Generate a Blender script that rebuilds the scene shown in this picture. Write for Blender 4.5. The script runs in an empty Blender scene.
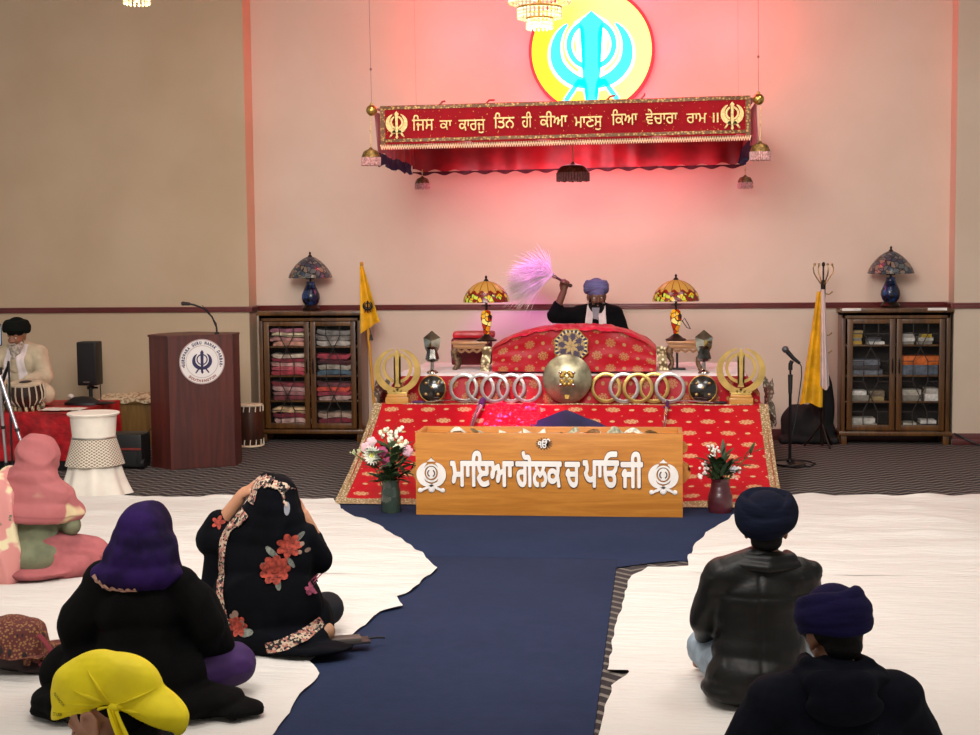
import bpy, bmesh, math, random
from mathutils import Vector, Matrix, Euler, noise
PI = math.pi
R = math.radians
scene = bpy.context.scene
COL = scene.collection
rnd = random.Random(7)

# ------------------------------------------------------------------ materials
def lin(h):
    if isinstance(h, str):
        h = h.lstrip('#')
        c = [int(h[i:i + 2], 16) / 255 for i in (0, 2, 4)]
    else:
        c = list(h)
    return tuple((x / 12.92 if x <= .04045 else ((x + .055) / 1.055) ** 2.4) for x in c) + (1.0,)

class G:
    """node graph helper: socket arithmetic"""
    def __init__(s, m):
        s.nt = m.node_tree
    def n(s, t, **k):
        x = s.nt.nodes.new(t)
        for a, b in k.items():
            setattr(x, a, b)
        return x
    def put(s, sock, v):
        if isinstance(v, S):
            v = v.k
        if isinstance(v, bpy.types.NodeSocket):
            s.nt.links.new(v, sock)
        else:
            sock.default_value = v
    def math(s, op, a, b=0.0, c=None):
        x = s.n('ShaderNodeMath', operation=op)
        s.put(x.inputs[0], a); s.put(x.inputs[1], b)
        if c is not None:
            s.put(x.inputs[2], c)
        return S(s, x.outputs[0])
    def coord(s, kind='Object'):
        x = s.n('ShaderNodeTexCoord')
        return x.outputs[kind]
    def xyz(s, kind='Object'):
        x = s.n('ShaderNodeSeparateXYZ')
        s.put(x.inputs[0], s.coord(kind))
        return [S(s, o) for o in x.outputs]
    def noise(s, scale=5, detail=3, rough=.55, vec=None, dist=0.0):
        x = s.n('ShaderNodeTexNoise')
        x.inputs['Scale'].default_value = scale; x.inputs['Detail'].default_value = detail
        x.inputs['Roughness'].default_value = rough; x.inputs['Distortion'].default_value = dist
        s.put(x.inputs['Vector'], vec if vec is not None else s.coord())
        return S(s, x.outputs[0])
    def vec(s, x, y, z=0.0):
        c = s.n('ShaderNodeCombineXYZ')
        for i, v in enumerate((x, y, z)):
            s.put(c.inputs[i], v)
        return c.outputs[0]
    def voro(s, scale, vec=None, feature='F1', rand=1.0):
        x = s.n('ShaderNodeTexVoronoi', feature=feature)
        x.inputs['Scale'].default_value = scale
        x.inputs['Randomness'].default_value = rand
        s.put(x.inputs['Vector'], vec if vec is not None else s.coord())
        return x
    def mix(s, f, a, b):
        x = s.n('ShaderNodeMix', data_type='RGBA')
        s.put(x.inputs[0], f)
        s.put(x.inputs[6], a); s.put(x.inputs[7], b)
        return x.outputs[2]
    def ramp(s, f, stops):
        x = s.n('ShaderNodeValToRGB')
        e = x.color_ramp.elements
        while len(e) < len(stops):
            e.new(.5)
        for i, (p, c) in enumerate(stops):
            e[i].position = p; e[i].color = c
        s.put(x.inputs[0], f)
        return x.outputs[0]
    def step(s, v, lo, hi):
        x = s.n('ShaderNodeMapRange', interpolation_type='SMOOTHSTEP')
        s.put(x.inputs[0], v); x.inputs[1].default_value = lo; x.inputs[2].default_value = hi
        x.inputs[3].default_value = 0; x.inputs[4].default_value = 1
        return S(s, x.outputs[0])
    def bump(s, h, strength=.3, dist=.01):
        x = s.n('ShaderNodeBump')
        x.inputs['Strength'].default_value = strength; x.inputs['Distance'].default_value = dist
        s.put(x.inputs['Height'], h)
        return x.outputs[0]

class S:
    def __init__(s, g, k): s.g, s.k = g, k
    def __add__(s, o): return s.g.math('ADD', s, o)
    __radd__ = __add__
    def __sub__(s, o): return s.g.math('SUBTRACT', s, o)
    def __rsub__(s, o): return s.g.math('SUBTRACT', o, s)
    def __mul__(s, o): return s.g.math('MULTIPLY', s, o)
    __rmul__ = __mul__
    def __truediv__(s, o): return s.g.math('DIVIDE', s, o)
    def __lt__(s, o): return s.g.math('LESS_THAN', s, o)
    def __gt__(s, o): return s.g.math('GREATER_THAN', s, o)
    def fract(s): return s.g.math('FRACT', s)
    def floor(s): return s.g.math('FLOOR', s)
    def abs(s): return s.g.math('ABSOLUTE', s)
    def sin(s): return s.g.math('SINE', s)
    def sqrt(s): return s.g.math('SQRT', s)
    def max(s, o): return s.g.math('MAXIMUM', s, o)
    def min(s, o): return s.g.math('MINIMUM', s, o)
    def mod(s, o): return s.g.math('FLOORED_MODULO', s, o)
    def pow(s, o): return s.g.math('POWER', s, o)

_M = {}
def base(name):
    m = bpy.data.materials.new(name); m.use_nodes = True
    return m, G(m), m.node_tree.nodes['Principled BSDF']

def mat(name, col, rough=.6, metal=0.0, var=.12, vscale=6.0, bump=0.0, bscale=60, emit=None, estr=0.0,
        sheen=0.0, alpha=None, trans=0.0, coat=0.0, spec=None, bdist=.004):
    if name in _M:
        return _M[name]
    m, g, b = base(name)
    c = lin(col)
    if var > 0:
        d = tuple(max(0, x * (1 - var * 1.6)) for x in c[:3]) + (1,)
        l = tuple(min(1, x * (1 + var)) for x in c[:3]) + (1,)
        n = g.noise(vscale, 4)
        g.put(b.inputs['Base Color'], g.mix(g.step(n, .3, .7), d, l))
    else:
        b.inputs['Base Color'].default_value = c
    b.inputs['Roughness'].default_value = rough
    b.inputs['Metallic'].default_value = metal
    if spec is not None: b.inputs['Specular IOR Level'].default_value = spec
    if sheen: b.inputs['Sheen Weight'].default_value = sheen
    if coat: b.inputs['Coat Weight'].default_value = coat
    if trans: b.inputs['Transmission Weight'].default_value = trans
    if alpha is not None: b.inputs['Alpha'].default_value = alpha
    if emit:
        b.inputs['Emission Color'].default_value = lin(emit); b.inputs['Emission Strength'].default_value = estr
    if bump:
        g.put(b.inputs['Normal'], g.bump(g.noise(bscale, 3), bump, bdist))
    _M[name] = m
    return m

def wood(name, c1, c2, axis='X', scale=1.0, rough=.4, coat=.2):
    if name in _M: return _M[name]
    m, g, b = base(name)
    x, y, z = g.xyz()
    k = (1.2, 14, 14) if axis == 'X' else (14, 14, 1.2) if axis == 'Z' else (14, 1.2, 14)
    v = g.vec(x * (k[0] * scale), y * (k[1] * scale), z * (k[2] * scale))
    n = g.noise(1.3, 5, .6, v, 1.2)
    n2 = g.noise(6, 3, .6, v)
    f = g.step(n * .75 + n2 * .25, .32, .68)
    g.put(b.inputs['Base Color'], g.mix(f, lin(c1), lin(c2)))
    b.inputs['Roughness'].default_value = rough; b.inputs['Coat Weight'].default_value = coat
    g.put(b.inputs['Normal'], g.bump(n2, .08, .003))
    _M[name] = m
    return m

# ------------------------------------------------------------------ mesh building
class MB:
    def __init__(s):
        s.v, s.f, s.fm, s.uv, s.mats = [], [], [], {}, []
        s.cm = 0
    def use(s, m):
        if m not in s.mats: s.mats.append(m)
        s.cm = s.mats.index(m)
        return s
    def add(s, vs, fs, M=None, uvs=None):
        o = len(s.v)
        for i, p in enumerate(vs):
            p = Vector(p)
            s.v.append(M @ p if M is not None else p)
            if uvs: s.uv[o + i] = uvs[i]
        for f in fs:
            s.f.append([o + i for i in f]); s.fm.append(s.cm)
        return s
    def bm(s, b, M=None):
        b.verts.ensure_lookup_table(); b.verts.index_update()
        s.add([v.co.copy() for v in b.verts], [[v.index for v in f.verts] for f in b.faces], M)
        b.free()
        return s
    def box(s, c, d, bev=0.0, rot=None, seg=2, M=None):
        b = bmesh.new()
        bmesh.ops.create_cube(b, size=1)
        for v in b.verts: v.co = Vector((v.co.x * d[0], v.co.y * d[1], v.co.z * d[2]))
        if bev > 0:
            bmesh.ops.bevel(b, geom=list(b.edges), offset=min(bev, min(d) * .49), segments=seg, affect='EDGES', profile=.6)
        T = Matrix.Translation(Vector(c))
        if rot is not None: T = T @ Euler(rot).to_matrix().to_4x4()
        return s.bm(b, (M @ T) if M is not None else T)
    def b2(s, lo, hi, bev=0.0, M=None):
        return s.box([(a + b) / 2 for a, b in zip(lo, hi)], [abs(b - a) for a, b in zip(lo, hi)], bev, M=M)
    def tube(s, pts, r, n=10, cap=True, flat=1.0, up=None, closed=False):
        pts = [Vector(p) for p in pts]
        N = len(pts)
        rs = r if isinstance(r, (list, tuple)) else [r] * N
        vs, prev = [], None
        for i, p in enumerate(pts):
            if closed: t = pts[(i + 1) % N] - pts[i - 1]
            else: t = pts[min(i + 1, N - 1)] - pts[max(i - 1, 0)]
            t = t.normalized() if t.length > 1e-9 else Vector((0, 0, 1))
            if prev is None:
                a = Vector(up) if up is not None else (Vector((0, 0, 1)) if abs(t.z) < .9 else Vector((1, 0, 0)))
            else: a = prev
            u = a - t * a.dot(t)
            if u.length < 1e-6: u = t.orthogonal()
            u.normalize(); w = t.cross(u); prev = u
            for k in range(n):
                th = 2 * PI * k / n
                vs.append(p + (u * math.cos(th) * flat + w * math.sin(th)) * rs[i])
        fs = []
        for i in range(N if closed else N - 1):
            j = (i + 1) % N
            for k in range(n):
                q = (k + 1) % n
                fs.append([i * n + k, i * n + q, j * n + q, j * n + k])
        if cap and not closed:
            fs.append(list(range(n))[::-1]); fs.append([(N - 1) * n + k for k in range(n)])
        return s.add(vs, fs)
    def lathe(s, prof, c=(0, 0, 0), n=24, M=None, sx=1.0, sy=1.0, wav=None):
        ring = prof[0] == prof[-1]
        vs, fs = [], []
        L = len(prof)
        for (r, z) in prof:
            for k in range(n):
                th = 2 * PI * k / n
                q = r * (1 + (wav(th, z) if wav else 0))
                vs.append((c[0] + q * math.cos(th) * sx, c[1] + q * math.sin(th) * sy, c[2] + z))
        for i in range(L - 1):
            for k in range(n):
                q = (k + 1) % n
                fs.append([i * n + k, i * n + q, (i + 1) * n + q, (i + 1) * n + k])
        if prof[0][0] > 1e-4 and not ring: fs.append(list(range(n))[::-1])
        if prof[-1][0] > 1e-4 and not ring: fs.append([(L - 1) * n + k for k in range(n)])
        return s.add(vs, fs, M)
    def ell(s, c, r, rot=None, n=16, m=10, M=None):
        vs, fs = [], []
        E = Euler(rot).to_matrix() if rot is not None else None
        for i in range(m + 1):
            ph = PI * i / m
            for k in range(n):
                th = 2 * PI * k / n
                p = Vector((r[0] * math.sin(ph) * math.cos(th), r[1] * math.sin(ph) * math.sin(th), -r[2] * math.cos(ph)))
                if E is not None: p = E @ p
                vs.append(p + Vector(c))
        for i in range(m):
            for k in range(n):
                q = (k + 1) % n
                fs.append([i * n + k, i * n + q, (i + 1) * n + q, (i + 1) * n + k])
        return s.add(vs, fs, M)
    def prism(s, poly, d, M=None, bev=0.0):
        """poly in local XZ plane (x, z), thickness d along Y centred; outline may be concave"""
        b = bmesh.new()
        vs = [b.verts.new((p[0], -d / 2, p[1])) for p in poly]
        f = b.faces.new(vs)
        bmesh.ops.triangulate(b, faces=[f])
        r = bmesh.ops.extrude_face_region(b, geom=list(b.faces))
        bmesh.ops.translate(b, vec=(0, d, 0), verts=[x for x in r['geom'] if isinstance(x, bmesh.types.BMVert)])
        bmesh.ops.recalc_face_normals(b, faces=list(b.faces))
        return s.bm(b, M)
    def stroke(s, pts, ws, d, M=None, closed=False):
        """variable width ribbon in XZ plane, thickness d along Y"""
        N = len(pts); vs, fs = [], []
        ws = ws if isinstance(ws, (list, tuple)) else [ws] * N
        P = [Vector((p[0], 0, p[1])) for p in pts]
        for i in range(N):
            t = (P[(i + 1) % N] - P[i - 1]) if closed else (P[min(i + 1, N - 1)] - P[max(i - 1, 0)])
            t.normalize(); nn = Vector((-t.z, 0, t.x))
            for y in (-d / 2, d / 2):
                for sg in (1, -1):
                    q = P[i] + nn * sg * ws[i]; q.y = y; vs.append(q)
        for i in range(N if closed else N - 1):
            a, b = i * 4, ((i + 1) % N) * 4
            fs += [[a, a + 1, b + 1, b], [a + 3, a + 2, b + 2, b + 3], [a + 2, a, b, b + 2], [a + 1, a + 3, b + 3, b + 1]]
        if not closed:
            e = (N - 1) * 4
            fs += [[0, 2, 3, 1], [e, e + 1, e + 3, e + 2]]
        return s.add(vs, fs, M)
    def grid(s, fn, nu, nv, closed_u=False, uv=None):
        vs, fs, uvs = [], [], []
        cu = nu if closed_u else nu + 1
        for j in range(nv + 1):
            for i in range(cu):
                vs.append(fn(i / nu, j / nv))
                uvs.append(uv(i / nu, j / nv) if uv else (i / nu, j / nv))
        for j in range(nv):
            for i in range(nu):
                a, b = j * cu + i, j * cu + (i + 1) % cu
                fs.append([a, b, b + cu, a + cu])
        return s.add(vs, fs, None, uvs)
    def mesh(s, name, m, smooth=40):
        me = bpy.data.meshes.new(name)
        me.from_pydata([tuple(v) for v in s.v], [], s.f)
        ml = s.mats if s.mats else ([m] if m else [])
        for x in ml: me.materials.append(x)
        if s.mats:
            me.polygons.foreach_set('material_index', s.fm)
        if s.uv:
            l = me.uv_layers.new(name='UVMap')
            for lp in me.loops:
                if lp.vertex_index in s.uv: l.data[lp.index].uv = s.uv[lp.vertex_index]
        fin(me, smooth)
        return me

def fin(me, smooth=40):
    me.validate(); me.update()
    if smooth:
        me.polygons.foreach_set('use_smooth', [True] * len(me.polygons))
        if smooth < 180: me.set_sharp_from_angle(angle=R(smooth))
    me.update()

def put(name, me, parent=None, loc=None, rz=None):
    o = bpy.data.objects.new(name, me); COL.objects.link(o)
    if parent is not None: o.parent = parent
    if loc is not None: o.location = loc
    if rz is not None: o.rotation_euler = (0, 0, rz) if not isinstance(rz, (tuple, list)) else rz
    return o
def part(name, mb, m, parent, loc=None, rz=None, smooth=40, label=None):
    o = put(name, mb.mesh(name, m, smooth) if isinstance(mb, MB) else mb, parent, loc, rz)
    if label: o['label'] = label
    return o
def tag(o, label, cat, group=None):
    o['label'] = label; o['category'] = cat
    if group: o['group'] = group
    return o
def thing(name, label, cat, loc=(0, 0, 0), rz=0.0, group=None):
    o = put(name, None, None, loc, rz); o.empty_display_size = .1
    return tag(o, label, cat, group)
def single(name, label, cat, mb, m, loc=(0, 0, 0), rz=0.0, group=None, smooth=40):
    o = part(name, mb, m, None, loc, rz, smooth)
    return tag(o, label, cat, group)
def struct(name, mb, m, loc=(0, 0, 0), smooth=40, parent=None):
    o = part(name, mb, m, parent, loc, None, smooth)
    if parent is None: o['kind'] = 'structure'
    return o
def copy_tree(o, parent=None):
    c = o.copy(); COL.objects.link(c)
    if parent is not None: c.parent = parent
    for ch in list(o.children): copy_tree(ch, c)
    return c
def dup(o, loc, rz=None, label=None):
    c = copy_tree(o); c.location = loc
    if rz is not None: c.rotation_euler = (0, 0, rz) if not isinstance(rz, (tuple, list)) else rz
    if label: c['label'] = label
    return c

# ------------------------------------------------------------------ fused soft bodies
def blob(prims, voxel=.012, smooth=4, mtl=None, fold=None, cut=None, solid=0.0, name='body', post=None):
    """union of ellipsoids ('e', c, r, rot) and tapered limbs ('c', p, r, p, r) and polylines ('t', pts, radii) fused into one skin"""
    mb = MB()
    flat = []
    def walk(ps, M):
        for p in ps:
            if p[0] == 'x': walk(p[2], M @ p[1])
            else: flat.append((p, M))
    walk(prims, Matrix.Identity(4))
    outer = mb
    for p, M in flat:
        mb = MB()
        if p[0] == 'e': mb.ell(p[1], p[2], p[3] if len(p) > 3 else None, 20, 14)
        elif p[0] == 'b': mb.box(p[1], p[2], p[3], p[4] if len(p) > 4 else None, 3)
        elif p[0] == 'm':
            mb.add(p[1], p[2])
        else:
            if p[0] == 'c': pts, rr = [p[1], p[3]], [p[2], p[4]]
            else: pts, rr = p[1], p[2]
            pts = [Vector(q) for q in pts]
            if not isinstance(rr, (list, tuple)): rr = [rr] * len(pts)
            for i in range(len(pts) - 1):
                a, b = pts[i], pts[i + 1]
                L = (b - a).length
                n = 5
                mb.tube([a.lerp(b, k / n) for k in range(n + 1)], [rr[i] + (rr[i + 1] - rr[i]) * k / n for k in range(n + 1)], 14)
            for q, r_ in zip(pts, rr): mb.ell(q, (r_, r_, r_), None, 14, 8)
        outer.add(mb.v, mb.f, M)
    mb = outer
    me = bpy.data.meshes.new('tmp'); me.from_pydata([tuple(v) for v in mb.v], [], mb.f); me.update()
    o = bpy.data.objects.new('tmp', me); COL.objects.link(o)
    md = o.modifiers.new('r', 'REMESH'); md.mode = 'VOXEL'; md.voxel_size = voxel; md.adaptivity = 0
    if smooth:
        ms = o.modifiers.new('s', 'SMOOTH'); ms.factor = .5; ms.iterations = smooth
    dg = bpy.context.evaluated_depsgraph_get(); dg.update()
    out = bpy.data.meshes.new_from_object(o.evaluated_get(dg), depsgraph=dg)
    bpy.data.objects.remove(o); bpy.data.meshes.remove(me)
    out.name = name
    if fold or post:
        nv = len(out.vertices)
        no = [v.normal.copy() for v in out.vertices]
        for v, n in zip(out.vertices, no):
            p = v.co
            if fold:
                d = fold(p, n); v.co = p + n * d
            if post: v.co = post(v.co.copy(), n)
    if cut:
        b = bmesh.new(); b.from_mesh(out)
        bmesh.ops.delete(b, geom=[v for v in b.verts if cut(v.co)], context='VERTS')
        for _ in range(10):
            new = {}
            for v in b.verts:
                be = [e for e in v.link_edges if e.is_boundary]
                if len(be) == 2: new[v] = v.co * .5 + (be[0].other_vert(v).co + be[1].other_vert(v).co) * .25
            for v, c in new.items(): v.co = c
        bmesh.ops.smooth_vert(b, verts=list(b.verts), factor=.3, use_axis_x=True, use_axis_y=True, use_axis_z=True)
        b.to_mesh(out); b.free()
    if solid:
        b = bmesh.new(); b.from_mesh(out)
        bmesh.ops.recalc_face_normals(b, faces=list(b.faces))
        bmesh.ops.solidify(b, geom=list(b.faces), thickness=solid)
        b.to_mesh(out); b.free()
    out.materials.clear()
    if mtl: out.materials.append(mtl)
    fin(out, 180)
    return out

def creases(amp, freq, dirv=(0, 0, 1), stretch=4.0, seed=0, amp2=0.0):
    """fold field: ridges running along dirv"""
    D = Vector(dirv).normalized()
    def f(p, n):
        al = p.dot(D)
        q = (p - D * al) * freq + D * (al * freq / stretch) + Vector((seed * 3.1, seed * 1.7, seed))
        a = noise.noise(q)
        r = (1 - abs(a) * 2.2)
        b = noise.noise(q * 2.3 + Vector((5, 2, 1)))
        return amp * (r - .5) + amp2 * b
    return f

# ------------------------------------------------------------------ lettering
def text_polys(body, bold=0.0):
    """glyph outlines filled contour by contour, so overlapping contours do not break the fill"""
    from mathutils.geometry import interpolate_bezier
    c = bpy.data.curves.new('t', 'FONT'); c.body = body; c.size = 1.0
    o = bpy.data.objects.new('t', c); COL.objects.link(o)
    dg = bpy.context.evaluated_depsgraph_get(); dg.update()
    cu = o.to_curve(dg, apply_modifiers=False)
    loops = []
    for sp in cu.splines:
        P = sp.bezier_points; n = len(P); pts = []
        for i in range(n):
            p, q = P[i], P[(i + 1) % n]
            straight = (p.handle_right - p.co).cross(q.co - p.co).length < 1e-5 and (q.handle_left - q.co).cross(q.co - p.co).length < 1e-5
            pts += [Vector((v.x, v.y)) for v in interpolate_bezier(p.co, p.handle_right, q.handle_left, q.co, 2 if straight else 7)[:-1]]
        out = []
        for v in pts:
            if not out or (v - out[-1]).length > 1e-4: out.append(v)
        while len(out) > 2 and (out[0] - out[-1]).length < 1e-4: out.pop()
        if len(out) > 2: loops.append(out)
    o.to_curve_clear(); bpy.data.objects.remove(o); bpy.data.curves.remove(c)
    # constrained triangulation, then keep what the non-zero winding rule fills
    from mathutils.geometry import delaunay_2d_cdt
    V, E = [], []
    for L in loops:
        o_ = len(V); V += L; E += [(o_ + i, o_ + (i + 1) % len(L)) for i in range(len(L))]
    r = delaunay_2d_cdt(V, E, [], 0, 1e-5)
    def wind(p):
        w = 0
        for L in loops:
            for a, b in zip(L, L[1:] + L[:1]):
                if (a.y <= p.y) != (b.y <= p.y):
                    if a.x + (p.y - a.y) / (b.y - a.y) * (b.x - a.x) > p.x: w += 1 if b.y > a.y else -1
        return w
    fs = [list(f) for f in r[2] if wind(sum((r[0][i] for i in f), Vector((0, 0))) / len(f)) != 0]
    return [v.to_3d() for v in r[0]], fs
def text_into(mb, body, x0, x1, z0, z1, d, y=0.0, bold=0.0, keep=False, xform=None):
    """letters filling the XZ rectangle, relief d towards -Y"""
    v0, f0 = text_polys(body)
    if not v0: return
    vs, fs = [], []
    for k in range(12 if bold else 1):
        o = len(vs); dx, dz = (bold * math.cos(2 * PI * k / 12), bold * math.sin(2 * PI * k / 12)) if bold else (0, 0)
        vs += [Vector((v.x + dx, v.y + dz, k)) for v in v0]; fs += [[i + o for i in f] for f in f0]
    ax, bx = min(v.x for v in vs), max(v.x for v in vs)
    az, bz = min(v.y for v in vs), max(v.y for v in vs)
    sx = (x1 - x0) / (bx - ax); sz = (z1 - z0) / (bz - az)
    if keep: sx = sz = min(sx, sz)
    _relief(mb, [((v.x - ax) * sx + x0, (v.y - az) * sz + z0, v.z * .00012) for v in vs], fs, d, y, xform)
def _relief(mb, P, fs, d, y, xform=None):
    from collections import Counter
    o = len(P); vs = [Vector((p[0], y, p[1])) for p in P] + [Vector((p[0], y - d - p[2], p[1])) for p in P]
    F = []; E = Counter(); D = {}
    for f in fs:
        a, b, c = (P[i] for i in f)
        if (b[0] - a[0]) * (c[1] - a[1]) - (c[0] - a[0]) * (b[1] - a[1]) < 0: f = f[::-1]
        F.append([i + o for i in f])
        for i, j in zip(f, f[1:] + f[:1]):
            E[tuple(sorted((i, j)))] += 1; D[tuple(sorted((i, j)))] = (i, j)
    for e, n in E.items():
        if n == 1:
            i, j = D[e]; F.append([i, j, j + o, i + o])
    if xform: vs = [xform(v) for v in vs]
    mb.add(vs, F)

# khanda emblem in the XZ plane, centred, total height ~1
def khanda(mb, sc, d, M=None, blade=.055, ring=.03, fat=1.0, tip=.52, r0=.335, r1=.335, a0=62):
    T = Matrix.Scale(sc, 4)
    T = (M @ T) if M is not None else T
    dd = d / sc
    w = blade
    mb.prism([(0, tip), (w * 1.35, tip - .1), (w * .9, tip - .16), (w * .75, tip - .22), (w * .75, -.10), (w * 1.0, -.16), (w * .55, -.24), (.03, -.36), (.055, -.43), (0, -.5),
              (-.055, -.43), (-.03, -.36), (-w * .55, -.24), (-w * 1.0, -.16), (-w * .75, -.10), (-w * .75, tip - .22), (-w * .9, tip - .16), (-w * 1.35, tip - .1)], dd * 1.15, T)
    c = [(.21 * math.cos(2 * PI * k / 40), .11 + .21 * math.sin(2 * PI * k / 40)) for k in range(40)]
    mb.stroke(c, ring, dd, T, closed=True)
    for sg in (1, -1):
        pts, ws = [], []
        for k in range(29):
            u = k / 22
            if k <= 22:
                a = R(a0 - (a0 + 110) * u); r_ = r0 + (r1 - r0) * min(1, u * 2.2)
                pts.append((sg * r_ * math.cos(a), .10 + r_ * math.sin(a)))
                ws.append(fat * (.004 + .058 * math.sin(PI * min(u * .85 + .02, 1)) ** .8))
            else:
                q = (k - 22) / 6
                pts.append((sg * (r1 * math.cos(R(-110)) - .12 * q), .10 + r1 * math.sin(R(-110)) - .17 * q))
                ws.append(fat * .024)
        mb.stroke(pts, ws, dd * .9, T)
        e = pts[-1]
        mb.ell((e[0] + sg * -.02, 0, e[1] - .025), (.032, dd * .5, .032), None, 12, 8, T)
    return mb
# ------------------------------------------------------------------ camera
def make_camera(f=1472, yaw=6.58, pitch=4.57, roll=0.555, h=1.82):
    y, p, r = R(yaw), R(pitch), R(roll)
    F = Vector((-math.sin(y) * math.cos(p), math.cos(y) * math.cos(p), -math.sin(p)))
    R0 = Vector((math.cos(y), math.sin(y), 0)); U0 = R0.cross(F)
    Rt = R0 * math.cos(r) - U0 * math.sin(r); U = R0 * math.sin(r) + U0 * math.cos(r)
    c = bpy.data.cameras.new('camera'); c.sensor_width = 36; c.lens = f / 980 * 36; c.sensor_fit = 'HORIZONTAL'
    c.clip_end = 100
    o = bpy.data.objects.new('camera', c); COL.objects.link(o)
    m = Matrix.Identity(4)
    for i in range(3):
        m[i][0], m[i][1], m[i][2] = Rt[i], U[i], -F[i]
    m.translation = Vector((0, 0, h)); o.matrix_world = m
    scene.camera = o
make_camera()
scene.view_settings.view_transform = 'Standard'
scene.view_settings.look = 'None'
scene.view_settings.exposure = 0.0

# ------------------------------------------------------------------ surfaces of the hall
def wall_mat(name='painted_wall', ca='#d4c0ad', cb='#dac7b5'):
    m, g, b = base(name)
    n = g.noise(1.1, 3); n2 = g.noise(120, 2)
    g.put(b.inputs['Base Color'], g.mix(g.step(n, .3, .7), lin(ca), lin(cb)))
    b.inputs['Roughness'].default_value = .8
    g.put(b.inputs['Normal'], g.bump(n2, .12, .002))
    return m
M_WALL = wall_mat()
M_SIDEWALL = wall_mat('dimmed_side_wall', '#bea688', '#c7b093')  # same wall, its weaker light put into a darker tan colour

def carpet_mat():
    m, g, b = base('zigzag_carpet')
    x, y, z = g.xyz()
    tri = ((x / .16).fract() - .5).abs() * 2.0
    row = ((y + tri * .075 + g.noise(9, 2) * .01) / .115).fract()
    line = g.step((row - .5).abs(), .19, .13)
    nz = g.noise(45, 4); big = g.noise(.9, 2)
    dark = g.mix(nz, lin('#1a181a'), lin('#423d3f'))
    light = g.mix(nz, lin('#5e5955'), lin('#968d83'))
    c = g.mix(line, dark, light)
    g.put(b.inputs['Base Color'], g.mix(g.step(big, .35, .7) * .3 + .1, c, lin('#5a5352')))
    b.inputs['Roughness'].default_value = .95; b.inputs['Specular IOR Level'].default_value = .1
    g.put(b.inputs['Normal'], g.bump(g.noise(160, 2), .5, .006))
    return m

XL, XR, YW, YS, ZC = -3.915, 2.665, 14.06, 13.79, 5.0
mb = MB(); mb.b2((-8, -2, -.1), (6, 14.4, 0))
struct('floor', mb, carpet_mat())
mb = MB(); mb.b2((XL, YW, 0), (XR, YW + .2, ZC)); struct('wall_back', mb, M_WALL)
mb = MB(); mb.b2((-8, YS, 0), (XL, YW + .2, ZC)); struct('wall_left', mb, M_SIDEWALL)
mb = MB(); mb.b2((XR, YS, 0), (6, YW + .2, ZC)); struct('wall_right', mb, wall_mat('half_dimmed_side_wall', '#c6b29d', '#cdbba7'))  # right wall dimmed by colour too, less than the left
mb = MB(); mb.b2((-8, -2, ZC), (6, 14.4, ZC + .1)); struct('ceiling', mb, mat('ceiling_paint', '#b79f8b', .9))

M_RAIL = mat('dark_cherry_trim', '#66211e', .35, var=.15, vscale=3, coat=.3)
M_BASE = mat('cherry_baseboard', '#5a2522', .4, var=.15, vscale=3)
def rail(name, lo, hi, z0=1.247, z1=1.30, d=.035, dirn=(0, -1)):
    """moulded chair rail: three stepped fillets"""
    mb = MB()
    def strip(za, zb, dep):
        a, c = list(lo), list(hi)
        if dirn[1]: mb.b2((a[0], a[1] - dep, za), (c[0], a[1], zb), .004)
        else: mb.b2((a[0] if dirn[0] > 0 else a[0] - dep, a[1], za), (a[0] + dep if dirn[0] > 0 else a[0], c[1], zb), .004)
    strip(z0, z0 + .014, d * .6); strip(z0 + .012, z1 - .016, d * .75); strip(z1 - .018, z1, d)
    return struct(name, mb, M_RAIL)
rail('trim_1', (-8, YS), (XL + .03, YS)); rail('trim_2', (XL, YW), (XR, YW)); rail('trim_3', (XR - .03, YS), (6, YS))
rail('trim_4', (XL, YS - .03), (XL, YW), dirn=(1, 0)); rail('trim_5', (XR, YS - .03), (XR, YW), dirn=(-1, 0))
for nm, a, c, yy in (('baseboard_left', -8, XL, YS), ('baseboard_back', XL, XR, YW), ('baseboard_right', XR, 6, YS)):
    mb = MB(); mb.b2((a, yy - .015, 0), (c, yy, .105), .004); mb.b2((a, yy - .022, 0), (c, yy, .05), .004)
    struct(nm, mb, M_BASE)

# ------------------------------------------------------------------ lights
def area(name, loc, size, energy, col=(1, .93, .84), rot=(0, 0, 0), sy=None, spread=None):
    l = bpy.data.lights.new(name, 'AREA'); l.energy = energy; l.color = col; l.size = size
    if sy: l.shape = 'RECTANGLE'; l.size_y = sy
    if spread: l.spread = R(spread)
    o = bpy.data.objects.new(name, l); COL.objects.link(o); o.location = loc; o.rotation_euler = rot
    return o
def spot(name, loc, target, energy, col, angle, blend=.6, rad=.1):
    l = bpy.data.lights.new(name, 'SPOT'); l.energy = energy; l.color = col; l.spot_size = R(angle); l.spot_blend = blend
    l.shadow_soft_size = rad
    o = bpy.data.objects.new(name, l); COL.objects.link(o); o.location = loc
    o.rotation_euler = (Vector(target) - Vector(loc)).to_track_quat('-Z', 'Y').to_euler()
    return o
for yy in (3.0, 6.5, 10.0):
    for xx in (-5.2, -1.7, 1.8):
        area('ceiling_light', (xx, yy, 4.9), 1.2, {3.0: 40, 6.5: 62, 10.0: 48}[yy] * (.40 if xx < -5 else 1), (1, .96, .91))
o = area('front_fill_light', (-1.2, 4.2, 4.6), 3.0, 225, (1, .95, .91), spread=100)  # added fill aimed at the back wall, softens the canopy's shadow
o.rotation_euler = (Vector((-.9, 14, .2)) - o.location).to_track_quat('-Z', 'Y').to_euler()
w = bpy.data.worlds.new('world'); scene.world = w; w.use_nodes = True
w.node_tree.nodes['Background'].inputs[0].default_value = (1, .96, .92, 1)
w.node_tree.nodes['Background'].inputs[1].default_value = .40
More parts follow.
